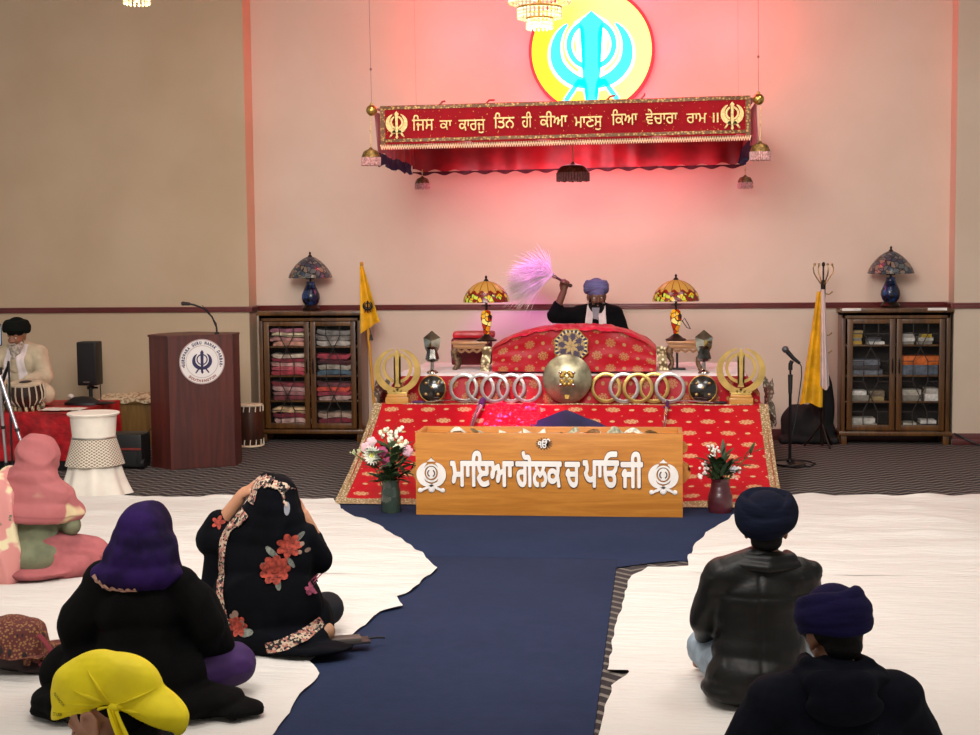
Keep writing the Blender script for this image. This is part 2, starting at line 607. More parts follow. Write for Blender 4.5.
o = area('pink_wall_fill', (-.7, 13.45, 2.52), 2.4, 9, (1, .40, .50), sy=.15)  # added fill that tints the wall below the canopy pink
o.rotation_euler = (Vector((-.7, 14.06, 1.9)) - o.location).to_track_quat('-Z', 'Y').to_euler()
# unseen coloured lamps above the altar, most set under the canopy
l = bpy.data.lights.new('canopy_light', 'POINT'); l.energy = 10; l.color = (1, .46, .55); l.shadow_soft_size = .25
o = bpy.data.objects.new('canopy_light', l); COL.objects.link(o); o.location = (-.7, 13.35, 2.62)
spot('magenta_stage_light', (-1.6, 9.2, 4.7), (-1.15, 11.72, .50), 2000, (1, .03, .55), 11, .9)
spot('magenta_whisk_light', (-.75, 12.15, 2.52), (-1.08, 13.1, 1.66), 150, (.9, .14, 1), 28, .7, .05)
spot('pink_throne_light', (-1.1, 12.2, 2.5), (-1.0, 12.3, 1.1), 16, (1, .15, .55), 26, .9, .05)
# ------------------------------------------------------------------ round backlit emblem on the wall
M_GOLD = mat('gold_metal', '#c9a55a', .28, 1.0, var=.1, vscale=20)
M_BRASS = mat('aged_brass', '#b39b68', .3, 1.0, var=.25, vscale=14)
M_STEEL = mat('polished_steel', '#cfcac4', .15, 1.0, var=.1, vscale=20)
M_BLACK = mat('black_metal', '#141315', .4, .5, var=.1)
M_BLKPL = mat('black_plastic', '#121214', .5, var=.1)

def emissive(name, col, s, base_c=None):
    m, g, b = base(name)
    b.inputs['Base Color'].default_value = lin(base_c or col)
    b.inputs['Emission Color'].default_value = lin(col); b.inputs['Emission Strength'].default_value = s
    return m
def disc_mat():
    m, g, b = base('lit_yellow_panel')
    x, y, z = g.xyz()
    f = g.step(x * 1.0 + z * .25 + g.noise(3, 2) * .25, -.35, .4)
    c = g.mix(f, lin('#fff000'), lin('#fff884'))
    g.put(b.inputs['Base Color'], c); g.put(b.inputs['Emission Color'], c)
    b.inputs['Emission Strength'].default_value = .95
    return m
t = thing('emblem_sign', 'round glowing yellow sign with a turquoise emblem, high on the wall behind the canopy', 'sign', (-.627, YW, 3.665))
mb = MB()
mb.lathe([(.0, 0), (.565, 0), (.565, .10), (.0, .10)], n=72, M=Matrix.Rotation(R(90), 4, 'X'))
part('panel', mb, disc_mat(), t)
mb = MB(); mb.lathe([(.560, -.0), (.588, -.0), (.588, .115), (.560, .115), (.560, 0)], n=72, M=Matrix.Rotation(R(90), 4, 'X'))
part('rim', mb, mat('red_rim', '#b3122a', .5, var=0, emit='#c01030', estr=.25), t)
KH = dict(tip=.42, r0=.30, r1=.355, a0=42)
mb = MB(); khanda(mb, 1.0, .02, Matrix.Translation((0, -.105, -.055)), blade=.122, ring=.046, fat=1.4, **KH)
part('emblem_glow', mb, emissive('emblem_halo', '#fdf9c8', 1.0), t)
mb = MB(); khanda(mb, 1.0, .03, Matrix.Translation((0, -.115, -.055)), blade=.082, ring=.024, fat=.9, **KH)
part('emblem', mb, emissive('lit_turquoise', '#10e4f0', 1.0), t)
# ------------------------------------------------------------------ red LED ring behind the sign (light)
for k in range(8):
    a = 2 * PI * k / 8
    l = bpy.data.lights.new('halo_light', 'POINT'); l.energy = 10; l.color = (1, .02, .07); l.shadow_soft_size = .05
    o = bpy.data.objects.new('halo_light', l); COL.objects.link(o); o.location = (-.627 + .70 * math.cos(a), YW - .25, 3.70 + .70 * math.sin(a))

for dx, dz in ((-1.25, .2), (1.25, .2), (-.55, .95), (.55, .95)):  # four extra lights added to spread the pink glow, not part of the ring
    l = bpy.data.lights.new('halo_light', 'POINT'); l.energy = 17; l.color = (1, .05, .11); l.shadow_soft_size = .15
    o = bpy.data.objects.new('halo_light', l); COL.objects.link(o); o.location = (-.627 + dx, YW - .42, 3.62 + dz)
# ------------------------------------------------------------------ crystal chandeliers
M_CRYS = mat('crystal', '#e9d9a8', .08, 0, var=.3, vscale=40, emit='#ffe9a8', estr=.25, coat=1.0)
M_BULB = emissive('warm_bulb', '#fff3cf', 9)
def chandelier(label, loc):
    t = thing('chandelier', label, 'chandelier', loc, 0, 'crystal chandeliers under the ceiling')
    tiers = [(.24, .30), (.19, .20), (.135, .11), (.08, .045)]
    mb = MB()
    for r_, z in tiers:
        mb.tube([(r_ * math.cos(2 * PI * k / 32), r_ * math.sin(2 * PI * k / 32), z) for k in range(32)], .008, 8, closed=True)
    mb.tube([(0, 0, .05), (0, 0, ZC - loc[2])], .01, 8)
    mb.lathe([(.0, 0), (.06, 0), (.06, .03), (0, .03)], (0, 0, ZC - loc[2] - .03), 20)
    for k in range(6):
        a = 2 * PI * k / 6
        mb.tube([(0, 0, .34), (.24 * math.cos(a), .24 * math.sin(a), .30)], .005, 6)
    part('frame', mb, M_GOLD, t)
    mb = MB()
    for r_, z in tiers:
        n = max(12, int(r_ * 230))
        for k in range(n):
            a = 2 * PI * k / n
            for q in range(3):
                mb.ell((r_ * math.cos(a), r_ * math.sin(a), z - .012 - q * .022), (.009, .009, .012), None, 6, 4)
    mb.ell((0, 0, .02), (.02, .02, .025), None, 10, 6)
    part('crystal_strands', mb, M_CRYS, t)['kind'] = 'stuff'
    for k in range(4):
        a = 2 * PI * k / 4 + .4
        mb = MB(); mb.ell((.09 * math.cos(a), .09 * math.sin(a), .2), (.018, .018, .03), None, 10, 8)
        part('bulb', mb, M_BULB, t)
    l = bpy.data.lights.new('chandelier_light', 'POINT'); l.energy = 12; l.color = (1, .85, .55); l.shadow_soft_size = .1
    o = bpy.data.objects.new('chandelier_light', l); COL.objects.link(o); o.location = (loc[0], loc[1], loc[2] - .1)
CHAND2 = (-3.335, 9.3, 3.435)
chandelier('tiered crystal chandelier overlapping the top of the round yellow sign', (-.74, 9.3, 3.21))
chandelier('crystal chandelier whose lowest beads hang far from the yellow sign, over the tabla side', CHAND2)

# ------------------------------------------------------------------ hanging red canopy
def brocade(name, redc='#a50f1b'):
    m, g, b = base(name)
    x, y, z = g.xyz()
    v = g.voro(55)
    f = g.step(S(g, v.outputs['Distance']), .28, .16) * (g.noise(30, 2) > .60)
    n = g.noise(5, 3)
    g.put(b.inputs['Base Color'], g.mix(f, g.mix(n, lin('#7a0512'), lin(redc)), lin('#d8a35a')))
    b.inputs['Roughness'].default_value = .7; b.inputs['Specular IOR Level'].default_value = .15
    return m
def gold_braid(name='gold_braid', c1='#5f3a1a', c2='#b98a4c', sc=46):
    m, g, b = base(name)
    v = g.voro(sc)
    f = g.step(S(g, v.outputs['Distance']), .55, .15)
    g.put(b.inputs['Base Color'], g.mix(f, lin(c1), lin(c2)))
    b.inputs['Roughness'].default_value = .45; b.inputs['Metallic'].default_value = .35
    return m
M_BANNER = brocade('banner_brocade', '#a30616'); M_BRAID = gold_braid()
M_GTEXT = mat('gold_thread', '#d9b878', .45, .3, var=.2, vscale=60)
M_SKIRT = mat('red_satin', '#b0091c', .38, var=.25, vscale=4, sheen=.3)
M_NAVYTRIM = mat('navy_frill', '#1d1a4a', .7)
CX0, CX1, CY0, CY1, CZ0, CZ1 = -2.30, .765, 11.9, 13.75, 2.59, 2.965
can = thing('canopy', 'red canopy with gold lettering and emblems, hung on wires over the altar', 'canopy', ((CX0 + CX1) / 2, CY0, CZ1))
can.rotation_euler = (0, -R(.45), 0)
W2 = (CX1 - CX0) / 2; DY = CY1 - CY0
mb = MB()
mb.grid(lambda u, v: (-W2 + 2 * W2 * u, DY * v, .02 + .02 * math.sin(u * 9) * math.sin(v * 5)), 40, 24)
part('roof_cloth', mb, M_SKIRT, can)
def skirt(p0, p1, z0, z1, n, seed, amp=.022, scallop=.0):
    mb = MB(); a, b_ = Vector(p0), Vector(p1); t_ = (b_ - a).normalized(); nn = Vector((t_.y, -t_.x, 0)); L = (b_ - a).length
    def f(u, v):
        q = a.lerp(b_, u)
        w = math.sin(u * L * 21 + 1.4 * math.sin(u * L * 6 + seed)) * amp * v
        q = q + nn * w
        zz = z0 + (z1 - z0 + scallop * math.sin(PI * u) + .012 * math.sin(u * L * 33 + seed)) * v
        return (q.x, q.y, zz)
    mb.grid(f, n, 6); return mb
def skirt_trim(p0, p1, z0, z1, n, seed, amp=.03):
    return skirt(p0, p1, z0, z1, n, seed, amp)
part('back_skirt', skirt((-W2, DY, 0), (W2, DY, 0), 0, -.385, 220, 1, .02, -.03), M_SKIRT, can)
part('side_skirt', skirt((-W2, 0, 0), (-W2, DY, 0), 0, -.33, 90, 2), M_SKIRT, can)
part('side_skirt', skirt((W2, 0, 0), (W2, DY, 0), 0, -.33, 90, 3), M_SKIRT, can)
part('frill', skirt((-W2 - .01, .08, 0), (-W2 - .01, DY, 0), -.32, -.42, 120, 2, .03), M_NAVYTRIM, can)
part('frill', skirt((W2 - .02, .35, 0), (W2 - .02, DY, 0), -.26, -.40, 120, 3, .035), M_NAVYTRIM, can)
part('frill', skirt((-W2, DY - .02, 0), (W2, DY - .02, 0), -.40, -.425, 220, 1, .02), mat('dark_red_frill', '#4a0a1c', .7), can)
# front banner
BL, BR, BT, BB = -W2 + .055, W2 - .05, .035, -.275
mb = MB()
mb.grid(lambda u, v: (BL + (BR - BL) * u, -.03 - .008 * math.sin(u * 23), BT + (BB - BT) * v), 120, 6)
part('banner', mb, M_BANNER, can)
mb = MB()
for zz, hh in ((BT - .018, .028), (BB + .03, .026)):
    mb.grid(lambda u, v: (BL + (BR - BL) * u, -.036 - .008 * math.sin(u * 23), zz + hh * (v - .5)), 120, 1)
for xx in (BL + .02, BR - .02):
    mb.grid(lambda u, v: (xx + .038 * (u - .5), -.036 - .008 * math.sin((xx - BL) / (BR - BL) * 23), BB + (BT - BB) * v), 1, 6)
part('gold_border', mb, M_BRAID, can)
mb = MB()
n = 150
for k in range(n):
    x0 = BL + (BR - BL) * k / n; x1 = BL + (BR - BL) * (k + 1) / n
    mb.stroke([(x0, BB - .002), ((x0 + x1) / 2, BB - .040), (x1, BB - .002)], .0055, .004, Matrix.Translation((0, -.036, 0)))
part('zigzag_lace', mb, mat('pale_gold_lace', '#e3b890', .5, .2), can)
mb = MB()
mb.grid(lambda u, v: (BL + (BR - BL) * u, -.02 - .01 * math.sin(u * 60), BB + .01 - .05 * v), 160, 1)
part('banner_hem', mb, M_SKIRT, can)
words = [('ਿਜਸ', 157, 205), ('ਕਾ', 218, 245), ('ਕਾਰਜੁ', 260, 318), ('ਿਤਨ', 337, 382), ('ਹੀ', 398, 420), ('ਕੀਆ', 437, 497), ('ਮਾਣਸੁ', 512, 572),
         ('ਿਕਆ', 592, 648), ('ਵੇਚਾਰਾ', 665, 733), ('ਰਾਮ', 752, 795), ('॥', 808, 820)]
sig = lambda px: BL + (BR - BL) * (px - 86) / (888 - 86)
tz = -.125
LH = .115
MARKUP = {'ਿਜਸ': (0, .05), 'ਕਾਰਜੁ': (-.035, 0), 'ਿਤਨ': (0, .05), 'ਹੀ': (0, .05), 'ਕੀਆ': (0, .05), 'ਮਾਣਸੁ': (-.035, 0), 'ਿਕਆ': (0, .05), 'ਵੇਚਾਰਾ': (0, .045)}
for wd, a, b_ in words:
    mb = MB()
    lo, hi = MARKUP.get(wd, (0, 0))
    text_into(mb, wd, sig(a), sig(b_), tz - .045 + lo, tz + .03 + hi, .006, -.042, .006)
    part('lettering', mb, M_GTEXT, can)
for px in (123, 849):
    mb = MB(); khanda(mb, .22, .012, Matrix.Translation((sig(px), -.045, -.125)), blade=.06, ring=.035, fat=1.3)
    part('emblem', mb, M_GTEXT, can)
for sx in (-1, 1):
    mb = MB(); mb.ell((sx * (W2 + .01), -.05, .0), (.045, .045, .045), None, 20, 12)
    mb.tube([(sx * (W2 + .01), -.05, .04), (sx * (W2 + .01), -.05, .06)], .012, 8)
    part('finial', mb, M_GOLD, can)
    mb = MB(); mb.tube([(sx * (W2 + .01), -.05, .05), (sx * (W2 + .01), -.05, ZC - CZ1)], .002, 6)
    mb.ell((sx * (W2 + .01), -.05, .33), (.01, .01, .012), None, 8, 6)
    part('wire', mb, mat('wire', '#8a6a64', .5, .3), can)
for sx in (-1, 1):
    mb = MB(); mb.tube([(sx * W2 * .97, DY, 0), (sx * W2 * .97, DY, ZC - CZ1)], .001, 6); part('wire', mb, mat('wire', '#6d5350'), can)
for x_ in (-1.0, -.62, .35, .62):
    mb = MB(); mb.tube([(x_, 0, .03), (x_ + .03, .0, .06), (x_ + rnd.uniform(.03, .1), -.02, .055 + .03 * rnd.random())], .008, 6)
    part('tie_knot', mb, M_SKIRT, can)
# bell-shaped hangings
def fringe_mat(name, top, low, zb):
    m, g, b = base(name)
    x, y, z = g.xyz()
    st = g.step(g.noise(1, 1, .5, g.vec(x * 90, y * 90, z * 14)), .35, .65)
    f = g.step(z, -zb * .55, -zb * .62)
    c = g.mix(f, g.mix(st, lin(top), lin('#c79c62')), g.mix(st, lin(low), lin('#f0cfc4')))
    g.put(b.inputs['Base Color'], c); b.inputs['Roughness'].default_value = .5
    return m
def bell(label, loc, r_, h, top='#7a5a2e', low='#c98f8c', drop=.0):
    t = thing('hanging_bell_tassel', label, 'tassel', loc, 0, 'bell tassels hung from the canopy')
    mb = MB()
    mb.lathe([(.006, 0), (r_ * .45, -.03 * h / .13), (r_ * .8, -.25 * h), (r_, -.5 * h), (r_ * 1.02, -.58 * h), (r_ * .97, -.58 * h), (r_ * .7, -.2 * h), (0, -.05 * h)], n=28)
    part('dome', mb, mat('tarnished_gold_' + top[1:], top, .4, .6, var=.4, vscale=50), t)
    mb = MB()
    for k in range(34):
        a = 2 * PI * k / 34; q = (r_ * .99 * math.cos(a), r_ * .99 * math.sin(a))
        mb.tube([(q[0], q[1], -.55 * h), (q[0], q[1], -h * (1 - .02 * (k % 3)))], r_ * .09, 5)
    part('bead_fringe', mb, mat('fringe_' + low[1:], low, .4, var=.3, vscale=60), t)['kind'] = 'stuff'
    mb = MB(); mb.tube([(0, 0, 0), (0, 0, drop)], .004, 6); mb.ell((0, 0, drop * .5), (.008, .008, .012), None, 8, 6)
    part('cord', mb, M_GTEXT, t)
    return t
bell('gilt bell tassel at the canopy front corner nearer the yellow flag on the wall', (-2.325, 11.86, 2.66), .075, .15, '#8a6a34', '#d09a96', .27)
bell('gilt bell tassel at the canopy front corner nearer the coat rack', (.79, 11.86, 2.655), .078, .155, '#8a6a34', '#d09a96', .27)
bell('small bell tassel under the canopy rear corner nearer the yellow flag on the wall', (-2.2, 13.7, 2.515), .068, .125, '#7d5c40', '#cf9494', .06)
bell('small bell tassel under the canopy rear corner nearer the coat rack', (.78, 13.7, 2.48), .068, .125, '#7d5c40', '#cf9494', .08)
bell('wide dark bell tassel under the middle of the canopy', (-.74, 12.8, 2.57), .135, .17, '#5a3422', '#6d3a38', .39)
# ------------------------------------------------------------------ red altar cloths
def motif_cloth(name, redc, dark, pu, pv, ru, rv, gold='#e2c48a', wr=.45, lace=42.0, kind='UV'):
    m, g, b = base(name)
    if kind == 'UV': u, v, _ = g.xyz('UV')
    else:
        x, y, z = g.xyz(); u, v = x, z
    def cell(ou, ov):
        vv = v / pv + ov
        row = vv.floor()
        uu = u / pu + ou + row.mod(2.0) * .5
        fu = (uu.fract() - .5) * pu; fv = (vv.fract() - .5) * pv
        return fu, fv
    fu, fv = cell(0.0, 0.0)
    d = ((fu / ru) * (fu / ru) + (fv / rv) * (fv / rv)).sqrt()
    at = g.math('ARCTAN2', fv / rv, fu / ru)
    edge = (at * 8.0).sin() * .07 + .93
    inside = g.step(d - edge, .08, -.08)
    pat = g.step((d * 15.0).sin() + (at * 8.0).sin() * .6 + g.noise(70, 2) * .8 - .2, -.45, .45)
    su, sv = cell(.5, 0.0)
    sd = ((su / (ru * .36)) * (su / (ru * .36)) + (sv / (rv * .42)) * (sv / (rv * .42))).sqrt()
    small = g.step(sd, 1.1, .8) * .85
    tu, tv = cell(.25, .5)
    td = ((tu * tu + tv * tv).sqrt()) / (min(ru, rv) * .17)
    tiny = g.step(td, 1.1, .8) * .6
    f = (inside * (pat * .62 + .22)).max(small).max(tiny)
    n = g.noise(3.5, 3)
    rc = g.mix(n, lin(dark), lin(redc))
    g.put(b.inputs['Base Color'], g.mix(f, rc, lin(gold)))
    b.inputs['Roughness'].default_value = wr; b.inputs['Specular IOR Level'].default_value = .25
    g.put(b.inputs['Normal'], g.bump(g.noise(9, 4), .25, .02))
    return m
M_SLOPE = motif_cloth('red_altar_cloth', '#c90a21', '#a2071a', .30, .17, .060, .036, '#d6bb86')
M_ARCH = motif_cloth('red_canopy_cloth', '#b80a1f', '#8e0717', .225, .12, .044, .042, '#a8804e')
M_REDPLAIN = mat('plain_red_satin', '#d20f24', .4, var=.25, vscale=5, bump=.4, bscale=12, bdist=.02)
M_LACE = gold_braid('pale_gold_lace_border', '#a08a5c', '#f4e8cc', 60)
M_SILVLACE = gold_braid('silver_lace', '#6c6354', '#d8d0c0', 40)
M_WHITESHEET = mat('pinkish_white_sheet', '#eddfe0', .7, var=.06)

PX0, PX1 = -2.29, .83
pl = thing('altar_platform', 'low platform draped in red cloth with gold motifs, behind the wooden donation box', 'platform', (-.73, 10.35, 0))
ox = .73
def L(x, y, z): return (x + ox, y - 10.35, z)
def slope_pt(u, v):
    x = PX0 - .03 + (PX1 - PX0 + .05) * u
    # v 0 at ledge, 1 at floor edge
    t = v
    y = 11.86 - 1.53 * t; z = .556 * (1 - t) - .05 * math.sin(PI * t) + .012
    z += .006 * noise.noise(Vector((x * 4, t * 5, 1))) + .004 * math.sin(x * 17 + t * 3) * t
    if t > .98: z = .012
    return L(x, y, max(z, .012))
mb = MB()
mb.grid(slope_pt, 90, 44, uv=lambda u, v: (u * 3.17, v * 1.62))
part('front_cloth', mb, M_SLOPE, pl, smooth=180)
mb = MB()
mb.grid(lambda u, v: tuple(a + b for a, b in zip(slope_pt(u, .955 + .09 * v if v < .5 else 1.0), (0, -.075 * max(0, v - .5) * 2, .004))), 90, 4)
mb.grid(lambda u, v: tuple(a + b for a, b in zip(slope_pt(u * .022, v), (-.012, 0, .004))), 2, 40)
mb.grid(lambda u, v: tuple(a + b for a, b in zip(slope_pt(.978 + u * .022, v), (.012, 0, .004))), 2, 40)
part('lace_border', mb, M_LACE, pl, smooth=180)
# body under the cloths: ledge, riser, deck
mb = MB()
for sx, xx in ((0, PX0), (1, PX1)):
    mb.add([L(xx, 10.36, .008), L(xx, 11.86, .55), L(xx, 11.86, .008)], [[0, 1, 2] if sx else [0, 2, 1]])
mb.b2(L(PX0, 11.86, .0), L(PX1, 13.55, .55))
part('base', mb, M_REDPLAIN, pl, smooth=0)
mb = MB()
mb.grid(lambda u, v: L(PX0 + (PX1 - PX0) * u, 11.845 + .17 * v, .562 + .003 * math.sin(u * 40)), 60, 2, uv=lambda u, v: (u * 3.1, v * .17))
part('ledge_cloth', mb, M_SLOPE, pl)
def riser(u, v):
    x = PX0 + .02 + (PX1 - PX0 - .04) * u
    top = .782 - .20 * max(0, (.05 - u) / .05) ** 2 - .14 * max(0, (u - .955) / .045) ** 2
    return L(x, 12.0 + .012 * math.sin(x * 24) * (1 - v) + .03 * v, .562 + (top - .562) * v)
mb = MB(); mb.grid(riser, 120, 8, uv=lambda u, v: (u * 3.08 + .1, v * .22 + .02))
part('step_cloth', mb, M_ARCH, pl, smooth=180)
mb = MB(); mb.b2(L(PX0 + .1, 12.035, .55), L(PX1 - .1, 13.55, .768), .02)
part('step', mb, M_REDPLAIN, pl)
mb = MB()
def sheet_top(u, v):
    x = PX0 + .13 + (PX1 - PX0 - .26) * u
    return L(x, 12.03 + 1.5 * v, .778 + .012 * noise.noise(Vector((x * 5, v * 6, 3))) + (.022 if .02 < v < .5 else 0) * (1 if (u < .28 or u > .74) else .2))
mb.grid(sheet_top, 70, 30); part('deck_sheet', mb, M_WHITESHEET, pl, smooth=180)
mb = MB()
mb.tube([L(PX0 + .2 + (PX1 - PX0 - .3) * k / 40, 11.852, .566 + .003 * math.sin(k)) for k in range(41)], .006, 6)
part('ledge_braid', mb, M_LACE, pl)
for sx, xx in ((-1, PX0 - .02), (1, PX1 + .05)):
    mb = MB()
    mb.grid(lambda u, v: L(xx + sx * (.03 * math.sin(v * 9 + u * 6) + .03 * v), 11.9 + .5 * u, .72 - .34 * v + .05 * math.sin(u * 7)), 16, 10)
    part('silver_trim', mb, M_SILVLACE, pl, smooth=180)

# ------------------------------------------------------------------ cushioned seat of the scripture with its arched cloth
sa = thing('scripture_throne', 'raised cushioned seat under an arched red cloth with gold flowers', 'throne', (-.71, 12.25, .80))
AO = [(-.685, 0), (-.69, .20), (-.655, .235), (-.60, .272), (-.52, .312), (-.44, .342), (-.34, .372), (-.22, .392), (-.10, .402), (.05, .404), (.20, .40), (.32, .388), (.42, .362), (.52, .318), (.60, .275), (.65, .235), (.685, .195), (.685, 0)]
AO = [(x, z if z <= .2 else .2 + (z - .2) * .88) for x, z in AO]
def arch_top(x):
    for (a, za), (b_, zb) in zip(AO[1:-1], AO[2:-1]):
        if a <= x <= b_: return za + (zb - za) * (x - a) / (b_ - a)
    return .2
mb = MB()
mb.grid(lambda u, v: (-.685 + 1.37 * u, .012 * noise.noise(Vector((u * 7, v * 4, 0))), max(0, arch_top(-.685 + 1.37 * u) - .012) * v), 80, 24, uv=lambda u, v: (u * 1.37 + .02, v * .4 + .03))
part('front_drape', mb, M_ARCH, sa, smooth=180)
mb = MB()
def crumple(u, v):
    x = -.685 + 1.37 * u
    y = -.035 + .62 * v
    h = arch_top(x)
    e = noise.noise(Vector((x * 9, v * 12, 2))) * .018 + noise.noise(Vector((x * 24, v * 30, 5))) * .010
    side = max(0, 1 - abs(x) / .69) ** .3
    z = h + e * side - .012 * (1 - min(1, v * 8)) * 1.5 - .10 * max(0, v - .6) * h * 2
    if v == 0: z -= .006 + .02 * max(0, 1 - abs(x + .1) / .6) * abs(noise.noise(Vector((x * 6, 0, 9))))
    return (x, y, z)
mb.grid(crumple, 130, 34)
m, g, b = base('crumpled_red_silk')
x_, y_, z_ = g.xyz()
f = g.step(g.noise(7, 4), .42, .66)
g.put(b.inputs['Base Color'], g.mix(f, lin('#b50e28'), lin('#dc2a44')))
b.inputs['Roughness'].default_value = .35
part('top_cover', mb, m, sa, smooth=180)
mb = MB(); mb.b2((-.67, .03, 0), (.67, .58, .19), .03); mb.b2((-.45, .05, .18), (.45, .55, .32), .06)
part('cushion', mb, M_REDPLAIN, sa)
for sx in (-1, 1):
    mb = MB()
    mb.grid(lambda u, v: (sx * (.690 + .075 * (u - .1) + .03 * (1 - v)), -.012 + .008 * math.sin(v * 12), .21 * v + (.0 if sx < 0 else .0)), 3, 12)
    part('gold_side_band', mb, gold_braid('throne_band', '#6d5a3a', '#e6d3a8', 34), sa, smooth=180)

# octagonal star medallion pinned to the front
def star_mat():
    m, g, b = base('medallion_embroidery')
    x, y, z = g.xyz()
    d = (x * x + z * z).sqrt(); at = g.math('ARCTAN2', z, x)
    fl = g.step((at * 8.0).sin() * .45 + (d * 62.0).sin() * .5 + g.noise(95, 3) * 2.2 - 1.1, -.3, .3)
    c = g.mix(fl, lin('#3c3046'), lin('#b3955c'))
    rim = g.step(d, .105, .112)
    chk = ((at * 24.0).sin() > 0.25)
    c = g.mix(rim, c, g.mix(chk, lin('#1d2048'), lin('#d8c48e')))
    g.put(b.inputs['Base Color'], c); b.inputs['Roughness'].default_value = .55
    return m
t = thing('star_medallion', 'eight-pointed navy and gold medallion on the front of the arched red cloth', 'medallion', (-.728, 12.215, 1.016))
mb = MB()
mb.prism([((.148 if k % 2 == 0 else .132) * math.cos(2 * PI * k / 16 + PI / 8), (.148 if k % 2 == 0 else .132) * math.sin(2 * PI * k / 16 + PI / 8)) for k in range(16)], .016)
part('plate', mb, star_mat(), t)
mb = MB()
mb.tube([((.15 if k % 2 == 0 else .134) * math.cos(2 * PI * k / 16 + PI / 8), -.006, (.15 if k % 2 == 0 else .134) * math.sin(2 * PI * k / 16 + PI / 8)) for k in range(16)], .006, 6, closed=True)
mb.tube([(.112 * math.cos(2 * PI * k / 32), -.008, .112 * math.sin(2 * PI * k / 32)) for k in range(32)], .002, 6, closed=True)
part('rim', mb, M_GOLD, t)

# ------------------------------------------------------------------ brass round shield and the small black ones
t = thing('round_shield', 'large domed brass shield standing in the middle of the altar ledge', 'shield', (-.744, 11.90, .575), (R(-6), 0, 0))
RX = Matrix.Translation((0, 0, .195)) @ Matrix.Rotation(R(90), 4, 'X')
mb = MB(); mb.lathe([(0, .055), (.05, .052), (.10, .042), (.15, .026), (.18, .010), (.196, .004), (.2, .0), (.196, -.004), (.15, .016), (0, .045)], n=48, M=RX)
part('dome', mb, mat('grey_brass', '#a19a7e', .34, .9, var=.22, vscale=12), t, smooth=60)
mb = MB()
for k in range(4):
    a = PI / 2 * k + PI / 4
    for q in range(3):
        mb.ell((.045 * math.cos(a + .35 * (q - 1)), -.052, .195 + .05 * math.sin(a + .35 * (q - 1))), (.02, .006, .02), None, 10, 6)
    mb.tube([(0, -.056, .195), (.05 * math.cos(a), -.053, .195 + .05 * math.sin(a))], .008, 6)
part('gold_inlay', mb, mat('dull_gold', '#9c7f3e', .4, .9), t)
mb = MB()
mb.prism([(0, .06), (.02, .03), (.012, .0), (-.012, 0), (-.02, .03)], .008, Matrix.Translation((0, -.028, .03)))
part('gold_drop', mb, mat('dull_gold', '#9c7f3e'), t)
for a, b_ in ((-1, -1), (1, -1), (-1, 1), (1, 1)):
    mb = MB(); mb.ell((.052 * a, -.056, .195 + .05 * b_), (.016, .013, .016), None, 14, 8)
    part('boss', mb, M_STEEL, t)
for lab, x in (('small black round shield with bosses at the yellow flag end of the ledge', -1.854),
               ('small black round shield with bosses at the coat rack end of the ledge', .349)):
    t = thing('buckler', lab, 'shield', (x, 11.90, .572), (R(-8), 0, 0), 'black bucklers')
    RX = Matrix.Translation((0, 0, .115)) @ Matrix.Rotation(R(90), 4, 'X')
    mb = MB(); mb.lathe([(0, .03), (.04, .027), (.08, .016), (.108, .004), (.108, -.004), (0, .02)], n=40, M=RX)
    part('dome', mb, mat('black_lacquer', '#17140f', .2, var=.2, coat=.6), t, smooth=60)
    mb = MB(); mb.tube([(.110 * math.cos(2 * PI * k / 40), 0, .115 + .110 * math.sin(2 * PI * k / 40)) for k in range(40)], .006, 8, closed=True)
    part('rim', mb, M_GOLD, t)
    for a, b_ in ((-.05, .045), (.05, .045), (-.05, -.045), (.05, -.045), (0, .01)):
        mb = MB(); mb.ell((a, -.022, .115 + b_), (.016, .012, .014), None, 12, 6)
        part('boss', mb, M_BRASS, t)

# ------------------------------------------------------------------ steel quoits along the ledge
M_QS = mat('quoit_steel', '#b5aea8', .28, .85, var=.1)
M_QG = mat('quoit_gold', '#bf9f5c', .28, .85, var=.1)
def quoit(x, r_, label, m, k, tilt):
    t = thing('steel_quoit', label, 'throwing ring', (x, 11.965 - .016 * (k % 3), .566), (R(-4), 0, tilt), 'throwing rings along the altar ledge')
    mb = MB()
    pr = [(r_, -.004), (r_ - .004, -.006), (r_ - .028, -.004), (r_ - .028, .004), (r_ - .004, .006), (r_, .004), (r_, -.004)]
    mb.lathe(pr, n=48, M=Matrix.Translation((0, 0, r_)) @ Matrix.Rotation(R(90), 4, 'X'))
    part('ring', mb, m, t, smooth=50)
orda = ['first', 'second', 'third', 'fourth', 'fifth']
for k, x in enumerate((-1.601, -1.46, -1.34, -1.209, -1.074)):
    quoit(x, .122, f'silver throwing ring, {orda[k]} from the black buckler towards the brass shield, yellow flag side', M_QS, k, 0)
for k, x in enumerate((-.43, -.284, -.171, -.042, .086)):
    quoit(x, .126, f'{"gold" if k in (0, 2, 3) else "silver"} throwing ring, {orda[k]} from the brass shield on the coat rack side', M_QG if k in (0, 2, 3) else M_QS, k, 0)

